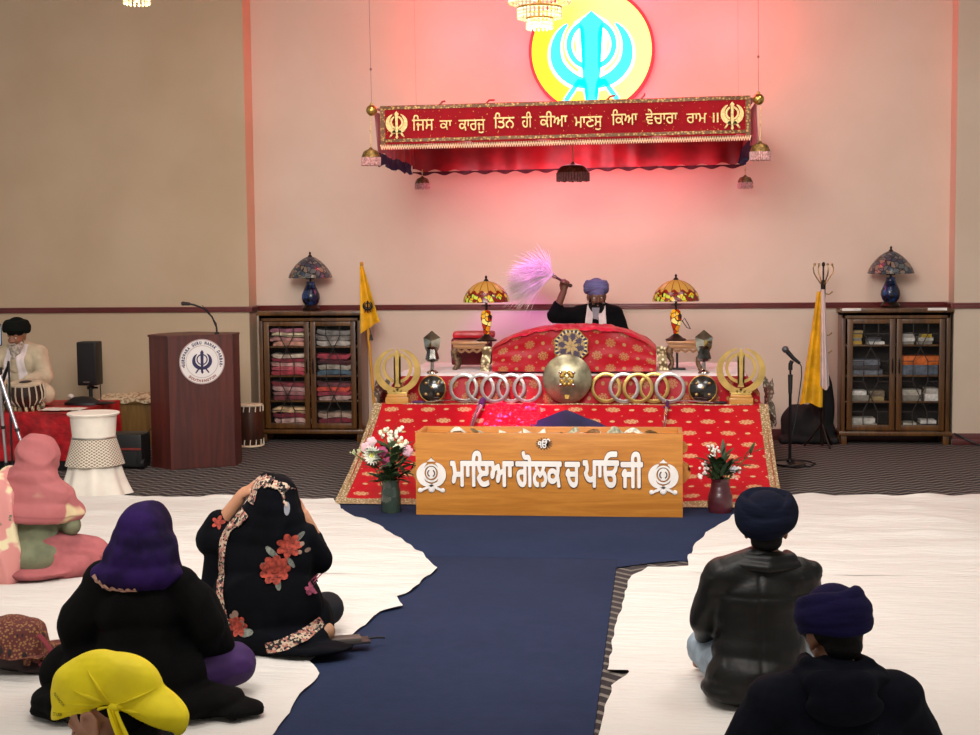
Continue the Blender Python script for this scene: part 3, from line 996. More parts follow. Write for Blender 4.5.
# ------------------------------------------------------------------ gold standing emblems
for lab, x in (('gold standing emblem on a wooden block in front of the yellow flag', -2.14), ('gold standing emblem on a wooden block near the microphone stand', .65)):
    t = thing('emblem_stand', lab, 'emblem', (x, 11.90, .566), 0, 'gold standing emblems')
    mb = MB(); mb.b2((-.095, -.05, 0), (.095, .05, .055), .006); mb.b2((-.085, -.042, .055), (.085, .042, .078), .006)
    part('base', mb, wood('light_oak', '#a8742e', '#c89448'), t)
    mb = MB()
    s_ = .37
    T = Matrix.Translation((0, 0, .078))
    D = .016
    mb.prism([(0, .375), (.028, .325), (.016, .295), (.014, .10), (.026, .06), (-.026, .06), (-.014, .10), (-.016, .295), (-.028, .325)], D * 1.2, T)
    mb.stroke([(.112 * math.cos(2 * PI * k / 40), .215 + .112 * math.sin(2 * PI * k / 40)) for k in range(40)], .012, D, T, closed=True)
    for sg in (-1, 1):
        pts, ws = [], []
        for k in range(29):
            a = R(80 - 170 * k / 28)
            pts.append((sg * .168 * math.cos(a), .20 + .170 * math.sin(a))); ws.append(.003 + .024 * math.sin(PI * min(1, (k / 28) * .78 + .02)))
        pts += [(sg * -.035, .02)]; ws += [.016]
        mb.stroke(pts, ws, D * .9, T)
        mb.stroke([(sg * (.045 + .035 * math.cos(q)), .012 + .035 * math.sin(q)) for q in [PI * k / 12 for k in range(13)]], .009, D, T)
    mb.b2((-.08, -.012, .07), (.08, .012, .094), .004)
    part('emblem', mb, mat('satin_gold', '#bda05a', .42, .6, var=.15, vscale=8), t)

# ------------------------------------------------------------------ silver spearhead ornaments
for lab, x in (('silver faceted spearhead ornament behind the buckler, yellow flag side', -1.88), ('silver faceted spearhead ornament behind the buckler, coat rack side', .362)):
    t = thing('spearhead_ornament', lab, 'ornament', (x, 12.10, .80), 0, 'silver spearhead ornaments')
    mb = MB(); mb.lathe([(.0, -.002), (.05, -.002), (.045, .012), (.016, .03), (.013, .11), (.02, .115), (.0, .12)], n=20); part('base', mb, M_STEEL, t)
    mb = MB(); mb.lathe([(.012, .09), (.045, .10), (.060, .12), (.040, .20), (.046, .215), (.02, .23)], n=7); part('socket', mb, mat('dark_steel', '#6f6c66', .2, 1, var=.5, vscale=15), t, smooth=0)
    mb = MB()
    mb.add([(0, -.02, .345), (0, 0, .355), (-.072, 0, .295), (.072, 0, .295), (0, -.036, .27), (-.062, 0, .21), (.062, 0, .21), (0, -.026, .10), (0, .02, .25)], [[1, 2, 4], [1, 4, 3], [2, 5, 4], [4, 6, 3], [5, 7, 4], [4, 7, 6], [1, 8, 2], [1, 3, 8], [2, 8, 5], [3, 6, 8], [5, 8, 7], [8, 6, 7]])
    part('spearhead', mb, mat('mirror_steel', '#b9bdb2', .08, 1, var=.35, vscale=9), t, smooth=0)

# ------------------------------------------------------------------ swords
def sword(label, p0, p1, sheath, hilt, r_=.012):
    p0, p1 = Vector(p0), Vector(p1); d = p1 - p0; Ln = d.length
    t = thing('sheathed_sword', label, 'sword', p0, 0, 'swords laid on the altar')
    t.rotation_mode = 'QUATERNION'; t.rotation_quaternion = d.to_track_quat('X', 'Z')
    mb = MB(); n = 12
    mb.tube([(Ln * (.2 + .8 * k / n), 0, .03 * math.sin(PI * k / n) * Ln) for k in range(n + 1)], [r_ * (1.15 - .5 * k / n) for k in range(n + 1)], 10, flat=.6); part('scabbard', mb, sheath, t)
    mb = MB(); mb.tube([(0, 0, 0), (Ln * .06, 0, 0), (Ln * .17, 0, 0)], [r_ * 1.0, r_ * 1.25, r_ * .9], 10); mb.ell((0, 0, 0), (r_ * 1.2,) * 3, None, 10, 8); mb.tube([(Ln * .185, -.03, 0), (Ln * .185, .03, 0)], r_ * .5, 8); part('hilt', mb, hilt, t)
M_PURP = mat('purple_velvet', '#4c1a55', .7, var=.2)
M_PINKST = mat('pinkish_steel', '#d6b7c4', .25, .9)
sword('short sword with a purple velvet hilt lying down the slope near the silver rings', (-1.425, 11.82, .60), (-1.47, 11.40, .425), M_PINKST, M_PURP, .022)
sword('slim silver sword lying down the slope near the gold rings', (.065, 11.82, .59), (.035, 11.38, .42), M_STEEL, M_PURP, .012)
sword('silver sword lying along the ledge in front of the first silver rings', (-2.0, 11.85, .584), (-1.5, 11.85, .584), M_STEEL, M_PURP, .010)
sword('silver sword lying along the ledge in front of the buckler near the coat rack', (.53, 11.85, .584), (.02, 11.85, .582), M_PINKST, M_BLACK, .010)

# ------------------------------------------------------------------ navy cloth on the slope
mb = MB()
A, B1, C1, D1 = Vector((-.742, 11.76, .535)), Vector((-1.62, 11.16, .305)), Vector((-.75, 10.62, .13)), Vector((.08, 11.18, .32))
def navy(u, v):
    p = A * (1 - u) * (1 - v) + D1 * u * (1 - v) + B1 * (1 - u) * v + C1 * u * v
    t = (11.86 - p.y) / 1.53
    z = .556 * (1 - t) - .05 * math.sin(PI * t) + .024 + .012 * abs(noise.noise(Vector((u * 5, v * 5, 4))))
    return (p.x, p.y, max(z, .03))
mb.grid(navy, 26, 26)
single('folded_cloth', 'navy blue square cloth laid point upwards on the red slope behind the donation box', 'cloth', mb, mat('navy_satin', '#23284f', .5, var=.2, vscale=5), smooth=180)

mb = MB()
def silk(u, v):
    x = -1.42 + .45 * u + .03 * math.sin(v * 6); t = .02 + .40 * v
    y = 11.86 - 1.53 * t; z = .556 * (1 - t) - .05 * math.sin(PI * t) + .022
    e = abs(noise.noise(Vector((x * 9, t * 40, 7)))) * .05 + abs(noise.noise(Vector((x * 22, t * 70, 3)))) * .018
    return (x, y, z + e * min(1, u * 12, (1 - u) * 12 + .1))
mb.grid(silk, 70, 70)
single('crumpled_cloth', 'crumpled shiny pink-red cloth on the slope between the purple-hilted sword and the navy cloth', 'cloth', mb, mat('shiny_pink_red', '#d01a2c', .25, var=.2, vscale=9), smooth=180)
# ------------------------------------------------------------------ carved stools, lamps
def stool(label, x):
    t = thing('carved_stool', label, 'stool', (x, 12.45, .802), 0, 'carved stools on the altar')
    Mw = wood('carved_oak', '#7a4f2b', '#c08a5a', rough=.5)
    mb = MB(); mb.b2((-.155, -.11, .222), (.155, .11, .245), .008); mb.b2((-.14, -.095, .18), (.14, .095, .224), .006); part('top', mb, Mw, t)
    for a in (-1, 1):
        for b_ in (-1, 1):
            mb = MB()
            mb.tube([(a * (.118 + o), b_ * .08, z) for o, z in ((.0, .19), (.016, .155), (.018, .12), (-.006, .085), (-.012, .05), (.004, .02), (.014, 0))], [.024, .03, .024, .02, .017, .02, .022], 10)
            part('leg', mb, mat('carved_leg', '#6d5138', .5, var=.5, vscale=40), t)
    mb = MB(); mb.stroke([(-.1 + .2 * k / 12, .175 - .02 * math.sin(PI * k / 12 * 3) ** 2) for k in range(13)], .01, .008, Matrix.Translation((0, -.108, 0))); part('apron', mb, Mw, t)
    return t
stool('carved wooden stool carrying the amber lamp beside a red-wrapped book', -1.60)
stool('carved wooden stool carrying the amber lamp with a phone stand under it', .215)
def tiffany(name, top, mid, rim, glow, s):
    m, g, b = base(name)
    x, y, z = g.xyz()
    v = g.voro(22); v2 = g.voro(22, feature='DISTANCE_TO_EDGE')
    rnd_ = g.n('ShaderNodeSeparateColor'); g.put(rnd_.inputs[0], v.outputs['Color'])
    f = S(g, rnd_.outputs[0])
    c = g.mix(g.step(f, .3, .36), lin(top), lin(mid)); c = g.mix(g.step(f, .68, .74), c, lin(rim))
    lead = g.step(S(g, v2.outputs['Distance']), .035, .07)
    c = g.mix(lead, lin('#0d0a08'), c)
    g.put(b.inputs['Base Color'], c); b.inputs['Roughness'].default_value = .25
    g.put(b.inputs['Emission Color'], c); g.put(b.inputs['Emission Strength'], lead * s)
    return m
def shade_amber():
    m, g, b = base('amber_glass_shade')
    x, y, z = g.xyz()
    at = g.math('ARCTAN2', y, x)
    pet = (at * 14.0 / (2 * PI)).fract() - .5
    hz = g.step(z, .39, .51)
    petal = g.step(pet.abs() - (.46 - (z - .42).abs() * 3.2), .05, -.05)
    v = g.voro(30); sc_ = g.n('ShaderNodeSeparateColor'); g.put(sc_.inputs[0], v.outputs['Color']); f = S(g, sc_.outputs[0])
    low = g.mix(g.step(f, .35, .4), lin('#d9a418'), lin('#7a1208')); low = g.mix(g.step(f, .72, .76), low, lin('#b8c43c'))
    scallop = g.step(z - (.395 + .014 * 1.0) - (at * 14.0).sin() * .012, -.004, .004)
    c = g.mix(scallop, low, lin('#b98840'))
    band = g.step((z - .408 - (at * 14.0).sin() * .012).abs(), .016, .010)
    c = g.mix(band, c, lin('#7d1a0c'))
    rib = g.step(pet.abs(), .44, .47)
    c = g.mix(rib * scallop, c, lin('#5a2c0c'))
    v2 = g.voro(30, feature='DISTANCE_TO_EDGE')
    lead = g.step(S(g, v2.outputs['Distance']), .03, .07).max(scallop)
    c = g.mix(lead, lin('#100a06'), c)
    g.put(b.inputs['Base Color'], c); b.inputs['Roughness'].default_value = .25
    g.put(b.inputs['Emission Color'], c); b.inputs['Emission Strength'].default_value = .12
    return m
M_AMB = shade_amber()
M_AMBV = tiffany('amber_glass_vase', '#e0a21c', '#a02a0a', '#e8d27a', 1, .35)
M_BLUSH = tiffany('blue_glass_shade', '#36404c', '#565b5c', '#75695c', 1, .10)
M_BLUV = tiffany('blue_glass_vase', '#0f1c3c', '#22437a', '#0c1328', 1, .03)
M_BRONZE = mat('dark_bronze', '#2c211b', .35, .7, var=.2)
def glass_lamp(label, loc, group, sh, vs, amber=True, cord=False):
    t = thing('table_lamp', label, 'lamp', loc, 0, group)
    mb = MB()
    if amber: mb.lathe([(0, 0), (.085, 0), (.088, .012), (.06, .022), (.045, .035), (.025, .05), (.02, .06), (0, .06)], n=28)
    else: mb.lathe([(0, 0), (.085, 0), (.09, .015), (.08, .03), (.07, .04), (.062, .05), (0, .05)], n=10)
    part('base', mb, M_BRONZE, t)
    mb = MB()
    if amber: mb.lathe([(.02, .055), (.026, .09), (.038, .13), (.048, .18), (.050, .215), (.040, .245), (.022, .262), (0, .262)], n=28)
    else: mb.lathe([(.055, .048), (.075, .07), (.088, .11), (.085, .15), (.062, .20), (.045, .235), (.04, .26), (.045, .27), (0, .27)], n=28)
    part('glass_vase', mb, vs, t)
    mb = MB(); mb.tube([(0, 0, .25), (0, 0, .50)], .011, 10); mb.tube([(-.04, 0, .30), (.04, 0, .30)], .007, 8)
    mb.lathe([(0, .505), (.03, .50), (.018, .52), (.008, .53), (.012, .545), (0, .56)], n=16)
    part('stem', mb, M_BRONZE, t)
    mb = MB()
    if amber: pr = [(.198, .335), (.19, .372), (.175, .405), (.15, .44), (.115, .472), (.07, .497), (.03, .508)]
    else: pr = [(.21, .31), (.198, .345), (.172, .39), (.14, .43), (.10, .468), (.06, .495), (.03, .508)]
    full = pr + [(r_ - .006 if r_ > .04 else r_, z - .004) for r_, z in pr[::-1]]
    mb.lathe(full, n=42, wav=(lambda th, z: .012 * math.sin(14 * th) if z < .35 else 0)); part('shade', mb, sh, t)
    mb = MB(); mb.ell((0, 0, .40), (.03, .03, .04), None, 12, 8)
    part('bulb', mb, M_BULB if amber else mat('dim_bulb', '#fff0cc', .3, emit='#fff0c8', estr=2.0), t)  # bulbs of the blue lamps glow as well, only weaker
    if cord:
        mb = MB(); mb.tube([(.05, -.03, .17), (.09, -.05, .11), (.12, -.04, .10), (.10, -.02, .14), (.07, -.04, .19), (.05, -.03, .16)], .004, 6); part('cord', mb, M_BLKPL, t)
    l = bpy.data.lights.new('lamp_light', 'POINT'); l.energy = 1.6 if amber else 3.0; l.color = (1, .75, .4); l.shadow_soft_size = .03
    o = bpy.data.objects.new('lamp_light', l); COL.objects.link(o); o.location = (loc[0], loc[1], loc[2] + .33)
    return t
glass_lamp('lit amber stained-glass lamp on the stool next to the white whisk', (-1.46, 12.43, 1.047), 'amber glass lamps', M_AMB, M_AMBV)
glass_lamp('lit amber stained-glass lamp with a looped black cord hanging at its vase', (.139, 12.43, 1.047), 'amber glass lamps', M_AMB, M_AMBV, cord=True)
glass_lamp('blue stained-glass lamp on the cabinet full of folded cloths', (-3.325, 13.86, 1.262), 'blue glass lamps', M_BLUSH, M_BLUV, False)
glass_lamp('blue stained-glass lamp on the cabinet full of books', (2.11, 13.86, 1.262), 'blue glass lamps', M_BLUSH, M_BLUV, False)
# wrapped book and phone stand near the stools
t = thing('wrapped_book', 'dark red cloth-wrapped book lying behind the amber lamp at the whisk side', 'book', (-1.66, 12.80, .80), R(4))
mb = MB(); mb.b2((-.15, -.11, .02), (.20, .11, .25), .02); part('cover', mb, mat('maroon_velvet', '#6b0f1a', .7, var=.3), t)
mb = MB(); mb.b2((-.14, -.105, .25), (.23, .12, .31), .03); part('cloth_wrap', mb, M_REDPLAIN, t)
t = thing('phone_stand', 'little black stand on the deck under the second carved stool', 'stand', (.15, 12.45, .802))
mb = MB(); mb.b2((-.07, -.04, 0), (.07, .04, .012), .004); part('base', mb, M_BLKPL, t)
mb = MB(); mb.tube([(0, 0, .01), (0, 0, .165)], .01, 8); part('pole', mb, M_BLKPL, t)
mb = MB(); mb.tube([(-.03, -.01, .01), (-.05, -.02, .08), (-.035, -.01, .15)], .003, 6); part('cable', mb, M_BLKPL, t)
# ------------------------------------------------------------------ wooden donation box
M_PINE = wood('honey_pine', '#ad6b20', '#c98635', 'X', .8, .42, .25)
gx = lambda px: -.911 + (px - 415) / 268 * 1.822
gz = lambda py: .576 - (py - 431) / 84 * .58
t = thing('donation_box', 'long honey-coloured wooden donation box with raised white lettering on its front', 'donation box', (-.753, 9.9, 0))
H = .575
def board(lo, hi, bev=.006):
    mb = MB(); mb.b2(lo, hi, bev); return mb
part('front_panel', board((-.911, 0, 0), (.911, .03, H)), M_PINE, t)
part('back_panel', board((-.911, .35, 0), (.911, .38, H + .002)), M_PINE, t)
for sx in (-1, 1):
    part('side_panel', board((sx * .911 - .015 - sx * .015, .03, 0), (sx * .911 + .015 - sx * .015, .35, H)), M_PINE, t)
part('top_panel', board((-.88, .03, H - .06), (.88, .35, H - .035), .003), M_PINE, t)
for sx in (-1, 1):
    mb = MB(); mb.prism([(0, .36), (0, .22), (sx * .02, .225), (sx * .055, .27), (sx * .06, .30), (sx * .04, .315), (sx * .045, .345), (sx * .02, .36)], .09, Matrix.Translation((sx * .905, .16, 0)))
    mb.prism([(0, .50), (0, .42), (sx * .035, .44), (sx * .04, .475), (sx * .02, .50)], .07, Matrix.Translation((sx * .905, .16, 0)))
    part('handle', mb, M_PINE, t)
M_LET = mat('raised_white_letters', '#e8e2dc', .5, .0, var=.05)
M_LETB = mat('dark_letter_edge', '#55341c', .6)
zb, zt, zu = gz(484.5), gz(459), gz(448.5)
spec = [('ਮਾਇਆ', 450.6, 515, zb, zu), ('ਗੋਲਕ', 516.7, 563, zb, zu), ('ਚ', 566, 581.3, zb, zt), ('ਪਾਓ', 584, 620, zb, zu), ('ਜੀ', 621.6, 643.7, zb, zu)]
for wd, a, b_, z0, z1 in spec:
    face = MB(); back = MB()
    text_into(back, wd, gx(a) - .006, gx(b_) + .006, z0 - .008, z1 + .006, .006, 0, .05)
    text_into(face, wd, gx(a), gx(b_), z0, z1, .014, 0, .034)
    part('letter_outline', back, M_LETB, t); part('lettering', face, M_LET, t)
for px in (431.3, 663.7):
    for mbm, mm, g_, dd, nm in ((MB(), M_LETB, 1.06, .006, 'emblem_outline'), (MB(), M_LET, 1.0, .014, 'emblem')):
        T = Matrix.Translation((gx(px), -dd / 2, (gz(490) + gz(456)) / 2))
        hh = .236
        mbm.prism([(0, .5 * hh * g_), (.012 * g_, .44 * hh), (.028, .39 * hh), (-.028, .39 * hh), (-.012 * g_, .44 * hh)], dd, T)
        mbm.stroke([(.053 * math.cos(2 * PI * k / 36), .012 + .057 * math.sin(2 * PI * k / 36)) for k in range(36)], .006 * g_, dd * .9, T, closed=True)
        disc = [(.036 * g_ * math.cos(2 * PI * k / 28), .014 + .042 * g_ * math.sin(2 * PI * k / 28)) for k in range(28)]
        mbm.prism(disc, dd * .8, T)
        for sg in (-1, 1):
            pts = [(sg * .078 * math.cos(R(a)), .005 + .084 * math.sin(R(a))) for a in range(66, -86, -8)]
            ws = [.003 + .021 * math.sin(PI * (i + .3) / (len(pts))) * g_ for i in range(len(pts))]
            mbm.stroke(pts, ws, dd, T)
            mbm.stroke([(sg * .045, -.055), (sg * -.075, -.108)], .0085 * g_, dd * 1.1, T)
            mbm.ell((sg * -.078, 0, -.108), (.017 * g_, dd * .6, .017 * g_), None, 12, 8, T)
        mbm.ell((0, 0, -.098), (.024 * g_, dd * .6, .026 * g_), None, 14, 8, T)
        part(nm, mbm, mm, t)
for sg in (-1, 1):
    for px in (431.3, 663.7):
        mb = MB()
        T = Matrix.Translation((gx(px), -.016, (gz(490) + gz(456)) / 2))
        mb.stroke([(sg * .024 * math.cos(R(a)), .012 + .024 * math.sin(R(a))) for a in range(-62, 63, 12)], .004, .004, T)
        part('emblem_inlay', mb, M_LETB, t)
mb = MB()
cx, cz = gx(545.5), gz(441.5)
for k in range(16):
    a = 2 * PI * k / 16
    mb.stroke([(cx, cz), (cx + .058 * math.cos(a), cz + .044 * math.sin(a))], [.012, .003], .004)
part('sunburst', mb, mat('burnt_brown', '#6a4622', .7), t)
mb = MB(); text_into(mb, 'ੴ', cx - .042, cx + .042, cz - .028, cz + .036, .010, -.002, .02); part('symbol', mb, M_LET, t)

# banknotes left on the lid
M_NOTE = mat('banknote_paper', '#a7a58a', .8, var=.35, vscale=35)
M_NOTE2 = mat('pale_banknote_paper', '#d6d2bf', .8, var=.3, vscale=35)
for k, (x, y, rz, up, where) in enumerate(((-1.36, 10.02, .3, .06, 'upright fold nearest the first emblem'), (-1.22, 10.06, -.4, .045, 'beside the upright fold'), (-.86, 10.10, .2, .04, 'behind the small symbol'), (-.62, 10.05, .9, .05, 'between the small symbol and the middle letters'),
                                          (-.48, 10.12, -.2, .04, 'past the middle of the lid'), (-.30, 10.03, .5, .06, 'tall crumple at two thirds of the lid'), (-.16, 10.10, -.3, .045, 'after the tall crumple'), (-.02, 10.07, .1, .04, 'nearest the second emblem'), (-1.02, 10.03, .15, .035, 'flat note between the first word and the symbol'))):
    mb = MB()
    mb.grid(lambda u, v: ((u - .5) * .155, (v - .5) * .066, .006 + up * (.5 + .5 * math.sin(u * 5 + k)) * (.6 + .4 * math.sin(v * 4 + k * 2)) + .006 * noise.noise(Vector((u * 5, v * 5, k)))), 16, 8)
    single('banknote', f'crumpled banknote on the donation box lid, {where}', 'banknote', mb, M_NOTE if k % 2 else M_NOTE2, (x, y, H - .035), rz, 'banknotes on the donation box', 180)

# ------------------------------------------------------------------ vases of flowers
M_LEAF = mat('dark_leaf', '#2c4424', .6, var=.3, vscale=30)
M_LEAF2 = mat('fresh_leaf', '#47672f', .6, var=.3, vscale=30)
def leaf(mb, p, d, ln, wd, curl=.2):
    p, d = Vector(p), Vector(d).normalized()
    s_ = d.cross(Vector((0, 0, 1)));  s_ = s_.normalized() if s_.length > .01 else Vector((1, 0, 0))
    n_ = s_.cross(d)
    vs = []
    for i in range(6):
        t_ = i / 5; w = wd * math.sin(PI * min(1, t_ * .92 + .06)) ** .8
        q = p + d * ln * t_ - n_ * curl * ln * t_ * t_
        vs += [q - s_ * w, q + n_ * w * .25, q + s_ * w]
    fs = []
    for i in range(5):
        a = i * 3; fs += [[a, a + 1, a + 4, a + 3], [a + 1, a + 2, a + 5, a + 4]]
    mb.add(vs, fs)
def bloom(kind, r_, col, core='#c8c85a'):
    mb = MB(); mp = mat('petal_' + col[1:], col, .7, var=.12); mc = mat('core_' + core[1:], core, .8, var=.2)
    if kind == 'mum':
        mb.use(mp)
        for ring in range(4):
            n = 18 - ring * 3
            for k in range(n):
                a = 2 * PI * k / n + ring * .3; el = .12 + ring * .33
                d = Vector((math.cos(a) * math.cos(el), -math.sin(el), math.sin(a) * math.cos(el)))
                p0 = Vector((0, .005, 0)); s_ = Vector((-math.sin(a), 0, math.cos(a)))
                ln = r_ * (1 - ring * .14); w = r_ * .13
                mb.add([p0, p0 + d * ln * .6 + s_ * w, p0 + d * ln, p0 + d * ln * .6 - s_ * w, p0 + d * ln * .6 + Vector((0, w * .4, 0))], [[0, 1, 4], [1, 2, 4], [2, 3, 4], [3, 0, 4]])
        mb.use(mc); mb.ell((0, -.012, 0), (r_ * .24, r_ * .2, r_ * .24), None, 12, 8)
    elif kind == 'rose':
        mb.use(mp)
        for ring in range(4):
            n = 5
            for k in range(n):
                a = 2 * PI * k / n + ring * .6; rr = r_ * (1 - ring * .22)
                c = Vector((math.cos(a) * rr * .45, -ring * r_ * .1, math.sin(a) * rr * .45))
                mb.ell(c, (rr * .42, rr * .32, rr * .42), (0, a, 0), 10, 6)
    else:
        mb.use(mp)
        for k in range(9):
            v = Vector((rnd.gauss(0, 1), rnd.gauss(0, .6), rnd.gauss(0, 1))).normalized() * r_ * rnd.uniform(.3, 1)
            mb.ell(v, (r_ * .3, r_ * .24, r_ * .3), None, 7, 5)
    return mb
def bouquet(label, loc, vase_mb, vase_m, flowers, foliage, rim, extra=None):
    t = thing('flower_vase', label, 'vase', loc)
    part('vase', vase_mb, vase_m, t, smooth=50)
    mb = MB()
    for (x, y, z, *_r) in flowers:
        mb.tube([(x * .15, y * .15, rim - .12), (x * .4, y * .4, rim + (z - rim) * .4), (x, y + .006, z)], .004, 6)
    part('stems', mb, M_LEAF2, t)
    mb = MB()
    for (p, d, ln, w) in foliage: leaf(mb, p, d, ln, w)
    part('leaves', mb, M_LEAF, t, smooth=180)['kind'] = 'stuff'
    for (x, y, z, kind, r_, col) in flowers:
        part('flower', bloom(kind, r_, col), None, t, (x, y, z), (R(rnd.uniform(-15, 15)), 0, R(rnd.uniform(-20, 20))), smooth=180)
    return t
fl = [(-.115, -.06, .415, 'mum', .075, '#f1f3e4'), (-.165, -.02, .46, 'rose', .05, '#e8bfc6'), (-.13, .0, .50, 'rose', .045, '#edcdd2'), (-.045, -.06, .44, 'rose', .048, '#a8476f'), (-.01, -.07, .365, 'rose', .05, '#8f2f55'),
      (.125, -.02, .44, 'rose', .05, '#dfaebb'), (.0, 0, .53, 'filler', .05, '#e9ecd4'), (.05, .02, .56, 'filler', .05, '#eef0da'), (-.05, .02, .56, 'filler', .042, '#e6ead0'), (.085, .0, .49, 'filler', .045, '#e4e8cc'), (.06, -.03, .475, 'filler', .04, '#e9eed2'),
      (-.26, 0, .42, 'filler', .022, '#cbd0a0'), (-.21, -.01, .44, 'filler', .022, '#cbd0a0'), (-.05, -.05, .335, 'filler', .02, '#c9a890')]
fo = []
for k in range(84):
    a = rnd.uniform(0, 2 * PI); r0 = rnd.uniform(0, .09); z = rnd.uniform(.22, .46)
    fo.append(((r0 * math.cos(a), r0 * math.sin(a), z), (math.cos(a), math.sin(a) * .7, rnd.uniform(-.2, 1.0)), rnd.uniform(.08, .14), rnd.uniform(.02, .036)))
fo += [((.02, 0, .5), (.05, 0, 1), .15, .012), ((-.02, 0, .3), (-.9, -.2, .3), .2, .012), ((.05, -.02, .35), (.8, -.2, -.6), .14, .02), ((-.06, 0, .28), (-.8, -.1, -.35), .13, .016)]
vm = MB(); vm.lathe([(0, 0), (.064, 0), (.07, .01), (.07, .10), (.066, .16), (.058, .2), (.064, .235), (.06, .235), (.05, .2), (.058, .16), (.062, .02), (0, .014)], n=28)
bouquet('dark green glass vase of white, pink and crimson flowers beside the donation box', (-1.855, 9.99, 0), vm, mat('green_vase_glass', '#3d4b40', .1, trans=.25, coat=.6, var=.1), fl, fo, .23)
vm = MB(); pr = [(0, 0), (.075, 0), (.082, .02), (.086, .07), (.084, .11), (.072, .155), (.062, .195), (.060, .225), (.066, .24), (.058, .24), (.052, .2), (.06, .15), (.07, .1), (.068, .02), (0, .015)]
pr2 = []
for (a, b_), (c_, d_) in zip(pr[:8], pr[1:9]):
    for q in range(3):
        u = q / 3; pr2.append((a + (c_ - a) * u + (.0015 if q == 1 and a > 0 else 0), b_ + (d_ - b_) * u))
vm.lathe(pr2 + pr[8:], n=28)
fl = [(-.05, 0, .40, 'filler', .03, '#f0efe6'), (-.03, -.02, .44, 'filler', .03, '#f3f2ea'), (-.06, .01, .455, 'filler', .026, '#eceadf'), (-.11, -.02, .33, 'filler', .035, '#e6d9d2'), (-.12, -.03, .27, 'filler', .035, '#eae4dc'), (.08, -.03, .32, 'filler', .03, '#e3dde6'), (.12, -.02, .30, 'filler', .03, '#ecebe2'),
      (.20, 0, .40, 'filler', .012, '#f2efe8'), (-.08, .01, .47, 'filler', .018, '#d9a79c'), (.10, -.03, .255, 'filler', .025, '#d9a89c')]
fo = []
for k in range(60):
    a = rnd.uniform(0, 2 * PI); r0 = rnd.uniform(0, .06); z = rnd.uniform(.22, .36)
    fo.append(((r0 * math.cos(a), r0 * math.sin(a), z), (math.cos(a) * .8, math.sin(a) * .5, rnd.uniform(.2, 1.4)), rnd.uniform(.08, .14), rnd.uniform(.016, .028)))
fo += [((.02, 0, .36), (.0, 0, 1), .15, .018), ((.01, 0, .4), (.25, 0, 1), .1, .016), ((.12, 0, .33), (.9, 0, .15), .1, .022), ((.16, 0, .37), (.3, 0, .9), .09, .024), ((.2, 0, .4), (.2, .1, 1), .1, .024), ((.22, 0, .42), (.8, 0, .5), .09, .02), ((.1, 0, .3), (1, 0, .6), .16, .008), ((.17, 0, .38), (1, 0, -.1), .08, .014)]
bouquet('ridged dark maroon vase of white flowers with a leafy sprig beside the donation box', (.415, 10.13, 0), vm, mat('maroon_ceramic', '#4a1a22', .35, var=.2, coat=.3), fl, fo, .235)
# ------------------------------------------------------------------ lectern with round seal and gooseneck microphone
M_MAH = wood('mahogany', '#3d150f', '#5e2318', 'Z', .5, .5, .08)
M_MAHD = wood('mahogany_dark_side', '#34120d', '#4f1d15', 'Z', .5, .4, .3)
t = thing('lectern', 'tall mahogany lectern with a round white seal and a bent microphone', 'lectern', (-3.84, 12.0, 0))
PB = [(-.46, .05), (-.235, -.12), (.245, .13), (.225, .40), (-.25, .55), (-.44, .30)]
def prism_z(mb, poly, z0, z1):
    n = len(poly); zt = z1 if callable(z1) else (lambda x, y: z1)
    vs = [(x, y, z0) for x, y in poly] + [(x, y, zt(x, y)) for x, y in poly]
    return mb.add(vs, [list(range(n))[::-1], [n + i for i in range(n)]] + [[i, (i + 1) % n, n + (i + 1) % n, n + i] for i in range(n)])
mb = MB(); mb.use(M_MAH); prism_z(mb, PB, 0.0, 1.115); part('body', mb, None, t, smooth=0)
mb = MB(); prism_z(mb, [(x * 1.02, y * 1.02 - .004) for x, y in PB], 1.112, 1.13); part('top', mb, M_MAH, t, smooth=0)
mb = MB(); prism_z(mb, [(x * .99, y * .99) for x, y in PB], .0, .012); part('plinth', mb, M_MAHD, t, smooth=0)
fd = Vector((.48, .25, 0)).normalized(); ang = math.atan2(fd.y, fd.x)
sc_ = Vector((-.235, -.12, 0)) + Vector((.48, .25, 0)) * .515
SM = Matrix.Translation((sc_.x, sc_.y, .905)) @ Matrix.Rotation(ang, 4, 'Z')
def pl_part(nm, mb, m): o = part(nm, mb, m, t); o.matrix_local = SM; return o
mb = MB(); mb.lathe([(0, .008), (.186, .008), (.19, .004), (.19, 0), (0, 0)], n=56, M=Matrix.Rotation(R(90), 4, 'X'))
seal = pl_part('seal', mb, mat('seal_white', '#e6e0dc', .4, var=.02))
mb = MB()
for rr, wd in ((.187, .004), (.135, .002)):
    mb.stroke([(rr * math.cos(2 * PI * k / 60), rr * math.sin(2 * PI * k / 60)) for k in range(60)], wd, .004, Matrix.Translation((0, -.009, 0)), closed=True)
M_SEALNAVY = mat('seal_navy', '#2a2350', .5, var=0); M_SEALRED = mat('seal_red', '#9a5a50', .5, var=0)
o = part('ring_line', mb, mat('seal_line', '#b59a98', .5, var=0), seal)
